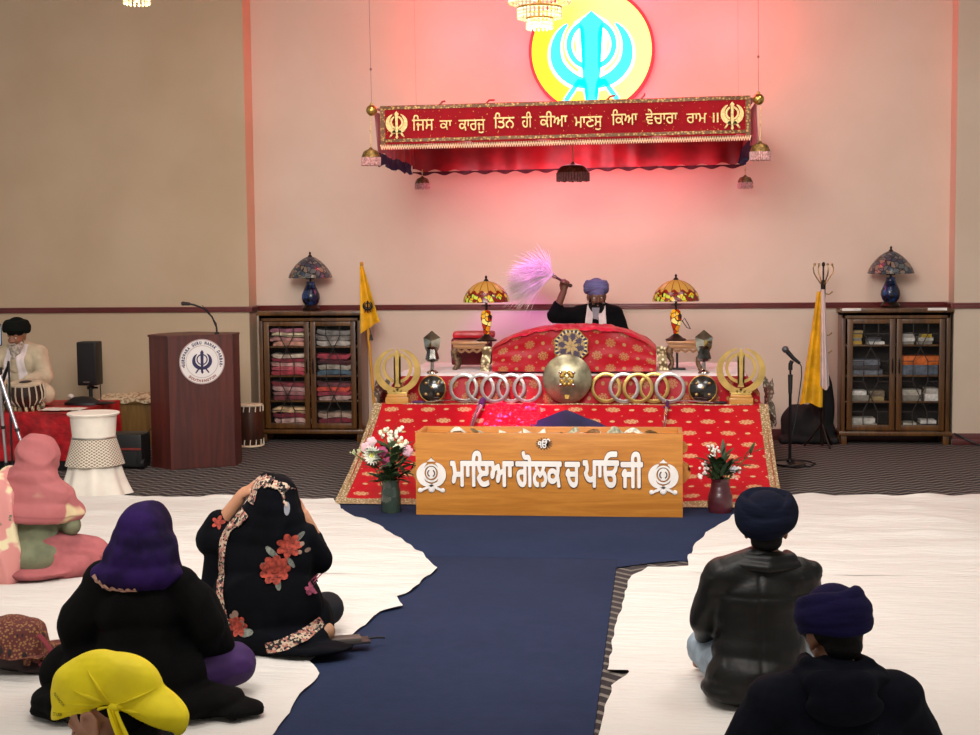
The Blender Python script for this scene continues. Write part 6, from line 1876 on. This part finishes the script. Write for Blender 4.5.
flower(283, 554, .055, M_COR); flower(269, 577, .066, M_COR, 9, 3); flower(230, 634, .048, M_COR); flower(306, 598, .032, M_PNK, 6); flower(203, 535, .03, M_COR, 5, 1)
for (cx, cy, a, ln) in ((266, 559, 2.4, .036), (292, 546, .8, .03), (272, 591, -1.3, .032), (284, 571, -1.0, .03), (239, 640, .1, .04), (262, 572, 2.9, .03)):
    mb = MB(); vs, fs = disc_fan(*px(cx, cy), ln, ln * .38, 12, a); stick(mb, vs, fs, tree, off=.005); part('embroidered_leaf', mb, M_LFE, sh, smooth=180)
for (cx, cy, r_) in ((295, 553, .010), (300, 560, .010), (293, 561, .010), (228, 622, .016), (234, 632, .016), (224, 625, .012)):
    mb = MB(); vs, fs = disc_fan(*px(cx, cy), r_, r_, 10); stick(mb, vs, fs, tree, off=.006); part('embroidered_dot', mb, mat('beige_embroidery', '#8c7263', .8), sh, smooth=180)
for L_, w in (([(242, 511), (246, 494), (256, 485), (268, 482), (282, 487), (292, 497), (297, 506)], .022), ([(231, 517), (221, 529), (212, 552), (209, 580), (211, 606), (217, 636)], .020), ([(262, 654), (282, 649), (300, 643), (314, 634)], .024)):
    mb = MB(); vs, fs = ribbon(pxl(L_), w, 70); stick(mb, vs, fs, tree, off=.010); part('floral_border', mb, M_BORD, sh, smooth=180)
mb = MB(); vs, fs = disc_fan(*px(281, 516), .012, .030, 12); stick(mb, vs, fs, tree, off=.006); part('silver_patch', mb, mat('silver_patch', '#8f929a', .5), sh, smooth=180)
t = thing('clutch_wallet', 'thin dark wallet lying on the sheet beside the navy-shawled woman\'s foot', 'wallet', (-1.40, 6.46, .045), R(20))
mb = MB(); mb.b2((-.10, -.05, 0), (.09, .05, .014), .005); part('body', mb, mat('dark_wallet', '#2b2624', .5), t)
mb = MB(); mb.b2((-.09, -.045, .014), (.05, .03, .03), .004); part('flap', mb, mat('grey_wallet', '#57504a', .4), t)
mb = MB(); mb.tube([(.085, .0, .012), (.125, .012, .012), (.165, .02, .006)], .005, 6); part('strap', mb, M_BLKPL, t)

# ------------------------------------------------------------------ woman in the pink shawl
r = person('woman in a rose pink shawl over a green cardigan, seen from behind', (-3.50, 7.80, .03), 8); r.scale = (1, 1, .965)
hc = (.05, .02, .675); HM = head_mat(hc, -8, 6)
sl, sr = ((-.14, -.01, .48), (-.20, .06, .27), (-.08, .24, .20)), ((.14, -.01, .48), (.21, .06, .27), (.08, .24, .20))
me = blob(torso(-.01) + NECK(hc) + arm(*sl) + arm(*sr) + legs(0, .30, .14, .09) + feet() + [('x', HM, head_prims())] + hand_prims(hand_frame(sl[2], (.5, .8, -.3), (0, 0, -1)), 1, 20) + hand_prims(hand_frame(sr[2], (-.5, .8, -.3), (0, 0, -1)), -1, 20), .008, 3, LT)
put('body', me, r); eyes(r, HM)
M_GRN = mat('sage_cardigan', '#6f7359', .9, var=.15, vscale=10, bump=.4, bscale=160)
P = sq(torso(.012), .93) + [('t', [(-.15, -.012, .46), (-.20, .05, .28), (-.08, .22, .21)], [.060, .056, .05]), ('t', [(.15, -.012, .46), (.215, .05, .27), (.08, .22, .21)], [.060, .058, .05]), ('e', (0, -.04, .12), (.185, .15, .12))]
me = blob(P, .009, 3, M_GRN, creases(.007, 8, (1, 0, .2), 2, 3, .003)); put('cardigan', me, r)
M_PINK = mat('rose_pink_cloth', '#a1585a', .85, var=.2, vscale=6, bump=.2, bscale=90)
P = legs(.04, .30, .14, .09) + [('e', (.02, -.03, .04), (.30, .20, .045)), ('e', (.22, .0, .06), (.16, .16, .085)), ('e', (-.2, -.10, .02), (.25, .12, .025))]
me = blob(P, .010, 3, M_PINK, creases(.02, 9, (1, .3, 0), 3, 7, .005)); put('skirt', me, r)
def pinkprint():
    m, g, b = base('rose_shawl_print')
    x, y, z = g.xyz()
    n = g.noise(3.4, 2); n2 = g.noise(5, 3)
    wv = ((z * 16.0 + n * 3.0).sin())
    f = g.step(n, .50, .56) * g.step(z, .54, .46)
    c = g.mix(n2, lin('#9c5053'), lin('#b56d6c')); c = g.mix(f * .75, c, lin('#d9cf9c'))
    hem = g.step((z - .335 + x * .12).abs(), .014, .008) + g.step((z - .37 + x * .12).abs(), .008, .004)
    c = g.mix(hem.min(1.0) * .5, c, lin('#8a4a4c'))
    g.put(b.inputs['Base Color'], c); b.inputs['Roughness'].default_value = .85
    g.put(b.inputs['Normal'], g.bump(g.noise(12, 3), .25, .01))
    return m
P = [('e', (.05, .005, .700), (.122, .130, .120)), ('e', (.047, -.005, .645), (.120, .122, .12)), ('e', (.03, -.02, .565), (.155, .125, .10)), ('e', (.01, -.015, .47), (.225, .15, .15)), ('e', (.0, -.02, .37), (.235, .165, .14)), ('t', [(-.15, 0, .48), (-.215, .05, .34)], [.085, .08]), ('t', [(.15, 0, .48), (.215, .05, .36)], [.085, .08])]
me = blob(P, .0085, 9, pinkprint(), creases(.016, 8, (1, 0, -.35), 4, 4, .004), cut=lambda p: (p.y > .08 and .58 < p.z < .80 and abs(p.x) < .07) or p.z < .325 - .10 * p.x, solid=.005); put('shawl', me, r)
def floral():
    m, g, b = base('floral_scarf_print')
    n = g.noise(7, 2); n2 = g.noise(11, 3)
    c = g.mix(g.step(n, .50, .56), lin('#cf8a84'), lin('#ddd0a8')); c = g.mix(g.step(n2, .62, .66), c, lin('#5f6b52')); c = g.mix(g.step(g.noise(9, 1), .66, .69), c, lin('#e7b7a4'))
    g.put(b.inputs['Base Color'], c); b.inputs['Roughness'].default_value = .85
    return m
P = [('e', (-.2, -.05, .48), (.10, .12, .10)), ('e', (-.2, -.1, .2), (.10, .11, .2)), ('t', [(-.11, -.03, .60), (-.12, -.11, .50), (-.10, -.13, .38), (-.09, -.15, .18), (-.11, -.17, .03)], [.05, .075, .085, .09, .085])]
me = blob(P, .009, 4, floral(), creases(.02, 10, (0, 0, 1), 5, 5, .003)); put('scarf_end', me, r)

# ------------------------------------------------------------------ child in the yellow head cloth, bowing, in profile
r = person('child in a bright yellow knotted head cloth, head bowed, in profile', (-1.53, 4.14, .02), 90); r.scale = (1, 1, .968)
hc = (.0, .119, .438); HM = head_mat(hc, -28, -3, 0, 1.15)
sl, sr = ((-.11, .0, .29), (-.17, .10, .16), (-.05, .22, .12)), ((.11, .0, .29), (.17, .10, .16), (.05, .22, .12))
def kid(g): return [('x', Matrix.Scale(.66, 4), torso(g))]
me = blob(kid(0) + [('c', (0, .0, .33), .042, (0, .085, .385), .042)] + [('t', [*sl], [.036, .03, .022]), ('t', [*sr], [.036, .03, .022])] + [('x', Matrix.Scale(.68, 4), legs() + feet())] + [('x', HM, head_prims() + [('e', (0, .070, .0), (.045, .012, .012))] + [q for s in (-1, 1) for q in (('t', [(s * .083, .012, -.018), (s * .088, .014, .012), (s * .091, .0, .034), (s * .091, -.020, .030), (s * .089, -.024, .006), (s * .085, -.008, -.026), (s * .083, .004, -.030)], [.006, .006, .0065, .0065, .006, .007, .008]), ('e', (s * .083, -.004, .004), (.007, .018, .026)))])] + hand_prims(hand_frame(sl[2], (.4, .9, -.2), (0, 0, -1)), 1, 20, s=.7) + hand_prims(hand_frame(sr[2], (-.4, .9, -.2), (0, 0, -1)), -1, 20, s=.7), .006, 2, skin('skin_child', '#b98468'))
put('body', me, r)
for s in (-1, 1):
    mb = MB(); mb.tube([HM @ Vector((s * .016, .078, .000)), HM @ Vector((s * .030, .0795, -.004)), HM @ Vector((s * .044, .070, -.001))], [.0015, .003, .0015], 6)
    part('eyelash', mb, HAIRM, r)
me = blob(kid(.03) + [('t', [*sl], [.056, .05, .04]), ('t', [*sr], [.056, .05, .04]), ('c', (0, -.01, .33), .06, (0, .03, .355), .055)], .008, 4, mat('black_jersey', '#0c0c0e', .85), creases(.008, 10, (0, 0, 1), 2, 2)); put('jersey', me, r)
me = blob([('x', Matrix.Scale(.68, 4), legs(.02))], .009, 4, mat('dark_trouser', '#15151a', .8)); put('trousers', me, r)
me = blob([('x', HM, [('e', (0, -.044, .034), (.074, .072, .076)), ('e', (0, -.065, -.03), (.060, .042, .05)), ('e', (-.064, .022, .020), (.010, .009, .030)), ('e', (.064, .022, .020), (.010, .009, .030))])], .006, 2, HAIRM, cut=None); put('hair', me, r)
for s in (-1, 1):
    mb = MB(); mb.tube([HM @ Vector((s * .018, .090, .030)), HM @ Vector((s * .034, .086, .036)), HM @ Vector((s * .050, .070, .030))], [.003, .0045, .002], 6)
    part('eyebrow', mb, HAIRM, r)
M_YC = mat('bright_yellow_cotton', '#fae300', .7, var=.08, vscale=7, bump=.12, bscale=10, bdist=.01)
P = [('e', (0, .135, .520), (.097, .138, .122)), ('e', (0, .185, .485), (.082, .090, .085)), ('e', (0, .205, .452), (.080, .072, .07)), ('e', (0, .05, .535), (.098, .130, .092), (R(22), 0, 0)), ('e', (0, -.03, .470), (.092, .125, .075), (R(38), 0, 0))]
def ycut(p):
    if p.y > .075: return p.z < .500 - (p.y - .075) * .37
    return p.z < .500 - (.075 - p.y) * .50 and p.y > -.11 or p.z < .385
fy = creases(.009, 9, (0, 1, .35), 4, 3, .002)
me = blob(P, .0065, 4, M_YC, fy, cut=ycut, solid=.004); hcloth = put('head_cloth', me, r); tree = bvh_of(me)
# tail and knot (on the side turned to the viewer: local -X)
mb = MB()
K = Vector((-.094, .050, .494))
mb.ell(K, (.012, .019, .014), (.4, .2, .5), 16, 10); mb.ell(K + Vector((.004, -.014, .004)), (.010, .014, .012), None, 12, 8)
kn = part('knot', mb, M_YC, hcloth, smooth=180)
mb = MB()
def strip(p0, p1, p2, w0, w1, seed):
    A_, B_, C_ = Vector(p0), Vector(p1), Vector(p2)
    def f(u, v):
        q = A_ * (1 - v) ** 2 + B_ * 2 * v * (1 - v) + C_ * v * v
        w = w0 + (w1 - w0) * v
        return (q.x - .010 * math.sin(u * 8 + seed) - .004, q.y + (u - .5) * w, q.z + (u - .5) * w * .35)
    mb.grid(f, 12, 16)
strip(K + Vector((-.004, 0, 0)), K + Vector((-.03, -.03, -.07)), K + Vector((-.012, -.10, -.21)), .03, .06, 0)
strip(K, K + Vector((-.012, -.025, -.05)), K + Vector((.0, -.035, -.11)), .022, .032, 2)
part('tied_ends', mb, M_YC, hcloth, smooth=180)
mb = MB()
def pleat(a_, b_, w, n=14):
    A_, B_ = Vector(a_), Vector(b_)
    for k in range(n + 1): pass
    vs, fs = [], []
    for k in range(n + 1):
        q = A_.lerp(B_, k / n); h = tree.ray_cast(Vector((-1, q.y, q.z)), Vector((1, 0, 0)))[0]
        x = h.x if h is not None else q.x
        sw = w * math.sin(PI * min(1, k / n + .04))
        vs += [Vector((x + .004, q.y, q.z - sw)), Vector((x - .010 * (1 - abs(2 * k / n - 1)) - .004, q.y, q.z)), Vector((x + .004, q.y, q.z + sw * .5))]
    for k in range(n): fs += [[k * 3, k * 3 + 1, k * 3 + 4, k * 3 + 3], [k * 3 + 1, k * 3 + 2, k * 3 + 5, k * 3 + 4]]
    mb.add(vs, fs)
pleat((-.1, .055, .502), (-.1, .140, .605), .012); pleat((-.1, .060, .500), (-.1, .235, .468), .012); pleat((-.1, .065, .505), (-.1, .175, .545), .014); pleat((-.1, .04, .492), (-.1, -.03, .48), .012); pleat((-.1, .04, .505), (-.1, -.06, .54), .010); pleat((-.1, .06, .508), (-.1, .21, .50), .010)
part('pleats', mb, M_YC, hcloth, smooth=180)
# lettering printed on the cloth
def print_text(body, o, ex, ez, w, h):
    vs0, fs0 = text_polys(body); ax, bx = min(v.x for v in vs0), max(v.x for v in vs0); az, bz = min(v.y for v in vs0), max(v.y for v in vs0)
    mb = MB(); out = []
    O, X, Z = Vector(o), Vector(ex).normalized(), Vector(ez).normalized(); N = X.cross(Z).normalized()
    if N.x > 0: N = -N
    for v in vs0:
        p = O + X * ((v.x - ax) / (bx - ax) - .5) * w + Z * ((v.y - az) / (bz - az) - .5) * h
        hit = tree.ray_cast(p + N * .3, -N)
        out.append((hit[0] if hit[0] is not None else p) + N * .002)
    mb.add(out, fs0); part('lettering', mb, mat('dark_print', '#4c4a12', .8, var=0), hcloth, smooth=0)
print_text('SOUTHINGTON', (-.08, .228, .508), (0, -.75, -.62), (0, -.62, .75), .050, .010)
print_text('CT USA', (-.08, .232, .464), (0, -1, .08), (0, .08, 1), .034, .010)

# ------------------------------------------------------------------ brown bundle cut by the frame
t = thing('shawl_bundle', 'dark brown bag with orange paisley flap and red strap on the sheet', 'bag', (-2.80, 5.98, .026))
me = blob([('e', (-.04, 0, .11), (.22, .17, .10), (0, R(12), 0)), ('e', (.02, .02, .15), (.14, .13, .07)), ('e', (.12, -.02, .03), (.10, .10, .03))], .01, 4, mat('dark_brown_cloth', '#2a1c1c', .85, var=.25, vscale=9), creases(.012, 9, (1, 0, .3), 3, 5)); put('body', me, t)
m, g, b = base('orange_paisley'); v = g.voro(75); f = g.step(S(g, v.outputs['Distance']), .25, .5)
g.put(b.inputs['Base Color'], g.mix(f, lin('#8f6238'), lin('#57201a'))); b.inputs['Roughness'].default_value = .8
tree = bvh_of(me); mb = MB()
def flap(u, v):
    x, y = -.06 + .26 * u, -.15 + .30 * v
    h = tree.ray_cast(Vector((x, y, 1)), Vector((0, 0, -1)))[0]
    return (x, y, (h.z if h is not None else .08) + .010 + .006 * math.sin(u * 9))
mb.grid(flap, 30, 20); part('paisley_flap', mb, m, t, smooth=180)
mb = MB(); mb.tube([(.16, -.05, .17), (.20, -.06, .13), (.235, -.07, .08), (.22, -.08, .05), (.17, -.08, .05)], .014, 8, flat=.5); part('strap', mb, mat('red_strap', '#7c1a28', .7), t)

# ------------------------------------------------------------------ attendant behind the altar with the whisk
r = person('bearded man in a black coat and lavender turban waving the whisk behind the altar', (-.555, 13.20, .80), 178)
hc = (.0, .03, .590); HM = head_mat(hc, -4, 14)
sr, sl = ((.16, 0, .43), (.375, .06, .435), (.285, .085, .655)), ((-.16, 0, .43), (-.24, .06, .22), (-.10, .22, .12))
WR = Vector(sr[2])
me = blob(sq(torso(0, 1.02), .86) + [('c', (0, -.02, .46), .055, (0, .0, .53), .052)] + arm(*sr) + arm(*sl) + legs(0, .34, .2, .10) + feet() + [('x', HM, head_prims())] + hand_prims(hand_frame(sr[2], (-.15, .25, .9), (-.2, .95, -.25)), 1, 62, 2, 20) + hand_prims(hand_frame(sl[2], (.5, .8, -.3), (0, 0, -1)), 1, 20), .0075, 2, DK)
put('body', me, r); eyes(r, HM)
M_BSUIT = mat('black_suit', '#07070b', .9, spec=.15, var=.2)
me = blob(sq(torso(.03, 1.05), .86) + [('t', [(.165, 0, .425), (.37, .06, .43), (.345, .068, .52)], [.075, .072, .05]), ('t', [(-.165, 0, .425), (-.25, .06, .22), (-.10, .2, .13)], [.075, .065, .05])], .009, 4, M_BSUIT, creases(.008, 9, (1, 0, .4), 2, 4)); coat = put('coat', me, r); tree = bvh_of(me)
me = blob(legs(.02, .34, .2, .10), .01, 4, M_BSUIT); put('trousers', me, r)
mb = MB()
for s in (-1, 1):
    def f(u, v, s=s):
        x = s * (.045 + .035 * v) + (u - .5) * .065; z = .545 - .36 * v
        h = tree.ray_cast(Vector((x, 1, z)), Vector((0, -1, 0)))[0]
        return (x, (h.y if h is not None else .10) + .012 + .004 * math.sin(u * 9), z)
    mb = MB(); mb.grid(f, 8, 20); part('white_scarf', mb, mat('cream_scarf', '#d8c6c4', .85, var=.1), r, smooth=180)
mb = MB(); mb.grid(lambda u, v: ((u - .5) * .07 * (1 - .6 * v), .125 + .01 * v, .50 - .16 * v), 6, 8); part('shirt_front', mb, mat('grey_shirt', '#8d8790', .8), r, smooth=180)
LAV = turban_cloth('lavender_turban', '#6f6c9c')
wraps((0, -.012, .074), [(0, -.01, .0, 18, 0, .094, .108, .016, 1.4), (0, -.01, .008, 16, 13, .099, .110, .018, 1.6), (0, -.01, .008, 16, -13, .099, .110, .018, 1.6), (0, -.006, .028, 12, 14, .088, .100, .018, 1.5), (0, -.006, .028, 12, -14, .088, .100, .018, 1.5), (0, 0, .048, 6, 0, .064, .078, .024, 1.2)], LAV, r, dome=(.088, .106, .098), HM=HM)
BE = [('e', (0, .052, -.095), (.062, .045, .05)), ('e', (0, .06, -.135), (.05, .042, .055)), ('e', (-.055, .02, -.06), (.02, .04, .055)), ('e', (.055, .02, -.06), (.02, .04, .055)), ('c', (-.03, .09, -.05), .009, (.03, .09, -.05), .009)]
me = blob([('x', HM, BE)], .006, 2, HAIRM, creases(.004, 40, (0, 0, 1), 4, 2)); put('beard', me, r)
# whisk
hand_w = Matrix.Translation((-.555, 13.20, .80)) @ Matrix.Rotation(R(178), 4, 'Z')
hp = hand_w @ (WR + Vector((-.005, .045, .075)))
t = thing('hair_whisk', 'long-haired white whisk held aloft, lit pink, behind the altar', 'whisk', hp)
tip = Vector((-.095, -.02, .055))
mb = MB(); mb.tube([(.05, .01, -.03), (.02, .0, -.012), tuple(tip * .8)], [.012, .011, .012], 10); mb.ell((.055, .01, -.033), (.018, .018, .018), None, 12, 8); part('handle', mb, mat('dark_wood_handle', '#3a2018', .4), t)
mb = MB(); mb.tube([tuple(tip * .75), tuple(tip * 1.1)], [.017, .022], 12); part('silver_collar', mb, M_STEEL, t)
mb = MB()
rw = random.Random(3)
for k in range(1300):
    a = R(rw.triangular(112, 216, 168)); ln = rw.uniform(.28, .44) * (1 - .15 * abs(a - R(180)))
    gr = rw.uniform(.012, .048)
    if k < 24: a = R(rw.uniform(98, 125)); ln = rw.uniform(.26, .38)
    d = Vector((math.cos(a), rw.uniform(-.35, .35), math.sin(a) * .85)); p = tip.copy(); pts = [p + Vector((rw.gauss(0, .006), rw.gauss(0, .006), rw.gauss(0, .006)))]
    vel = d * ln; n = 7
    for i in range(n):
        vel = vel + Vector((0, 0, -gr if k >= 24 else -.012)) + Vector((rw.gauss(0, .02), rw.gauss(0, .03), rw.gauss(0, .02)))
        p = p + vel / n; pts.append(p.copy())
    mb.tube(pts, [.0022] * 3 + [.0018] * 3 + [.0012, .0006], 3, cap=False)
part('hair', mb, mat('whisk_hair', '#e6dcd2', .6, var=.15), t, smooth=180)['kind'] = 'stuff'

# ------------------------------------------------------------------ tabla player on the stage
r = person('white-bearded man in a cream tunic and black turban playing tabla on the red stage', (-5.665, 12.58, .492), 172)
hc = (.0, .070, .605); HM = head_mat(hc, -12, -4)
sl, sr = ((-.16, 0, .43), (-.255, .10, .25), (-.215, .30, .215)), ((.16, 0, .43), (.25, .10, .25), (.10, .33, .25))
me = blob(sq(torso(0, 1.02), .86) + [('c', (0, -.01, .46), .055, (0, .04, .52), .052)] + arm(*sr) + arm(*sl) + legs(0, .34, .2, .10) + feet() + [('x', HM, head_prims())] + hand_prims(hand_frame(sl[2], (.1, .9, -.05), (0, .1, -1)), -1, 16, 5, 30) + hand_prims(hand_frame(sr[2], (-.2, .9, -.05), (0, .1, -1)), 1, 16, 5, 30), .0075, 2, BR)
put('body', me, r); eyes(r, HM)
M_CREAM = mat('cream_tunic', '#c7b79a', .85, var=.12, vscale=7, bump=.2, bscale=80)
me = blob(sq(torso(.035, 1.05), .86) + [('t', [(.165, 0, .42), (.265, .09, .25), (.13, .27, .25)], [.08, .075, .055]), ('t', [(-.165, 0, .42), (-.27, .09, .25), (-.222, .25, .222)], [.08, .078, .055]), ('e', (0, .0, .08), (.26, .2, .09))], .009, 4, M_CREAM, creases(.012, 8, (.8, 0, .5), 2, 4, .003)); tn = put('tunic', me, r); tree = bvh_of(me)
me = blob(legs(.03, .34, .2, .10), .01, 4, M_CREAM); put('trousers', me, r)
for s in (-1, 1):
    def f(u, v, s=s):
        x = s * (.055 + .03 * v) + (u - .5) * .07; z = .53 - .40 * v
        h = tree.ray_cast(Vector((x, 1, z)), Vector((0, -1, 0)))[0]
        return (x, (h.y if h is not None else .14) + .012 + .004 * math.sin(u * 9), z)
    mb = MB(); mb.grid(f, 8, 20); part('white_scarf', mb, mat('white_scarf_cloth', '#e2d6d4', .85, var=.08), r, smooth=180)
BT_ = turban_cloth('black_turban', '#111512')
wraps((0, -.012, .072), [(0, .0, -.012, 14, 0, .094, .108, .018, 1.5), (0, .0, .0, 12, 11, .099, .112, .02, 1.5), (0, 0, .0, 12, -11, .099, .112, .02, 1.5), (0, 0, .02, 8, 13, .090, .104, .02, 1.5), (0, 0, .02, 8, -13, .090, .104, .02, 1.5), (0, 0, .042, 4, 0, .066, .082, .026, 1.2)], BT_, r, dome=(.09, .108, .098), HM=HM)
WB = mat('grey_white_beard', '#b3a89a', .8, var=.3, vscale=50, bump=.5, bscale=160)
me = blob([('x', HM, BE[:2] + BE[4:] + [('e', (-.05, .03, -.075), (.018, .035, .035)), ('e', (.05, .03, -.075), (.018, .035, .035)), ('e', (0, .075, -.20), (.055, .035, .09)), ('e', (0, .07, -.27), (.035, .028, .06))])], .006, 2, WB, creases(.002, 30, (0, 0, 1), 5, 2)); put('beard', me, r)
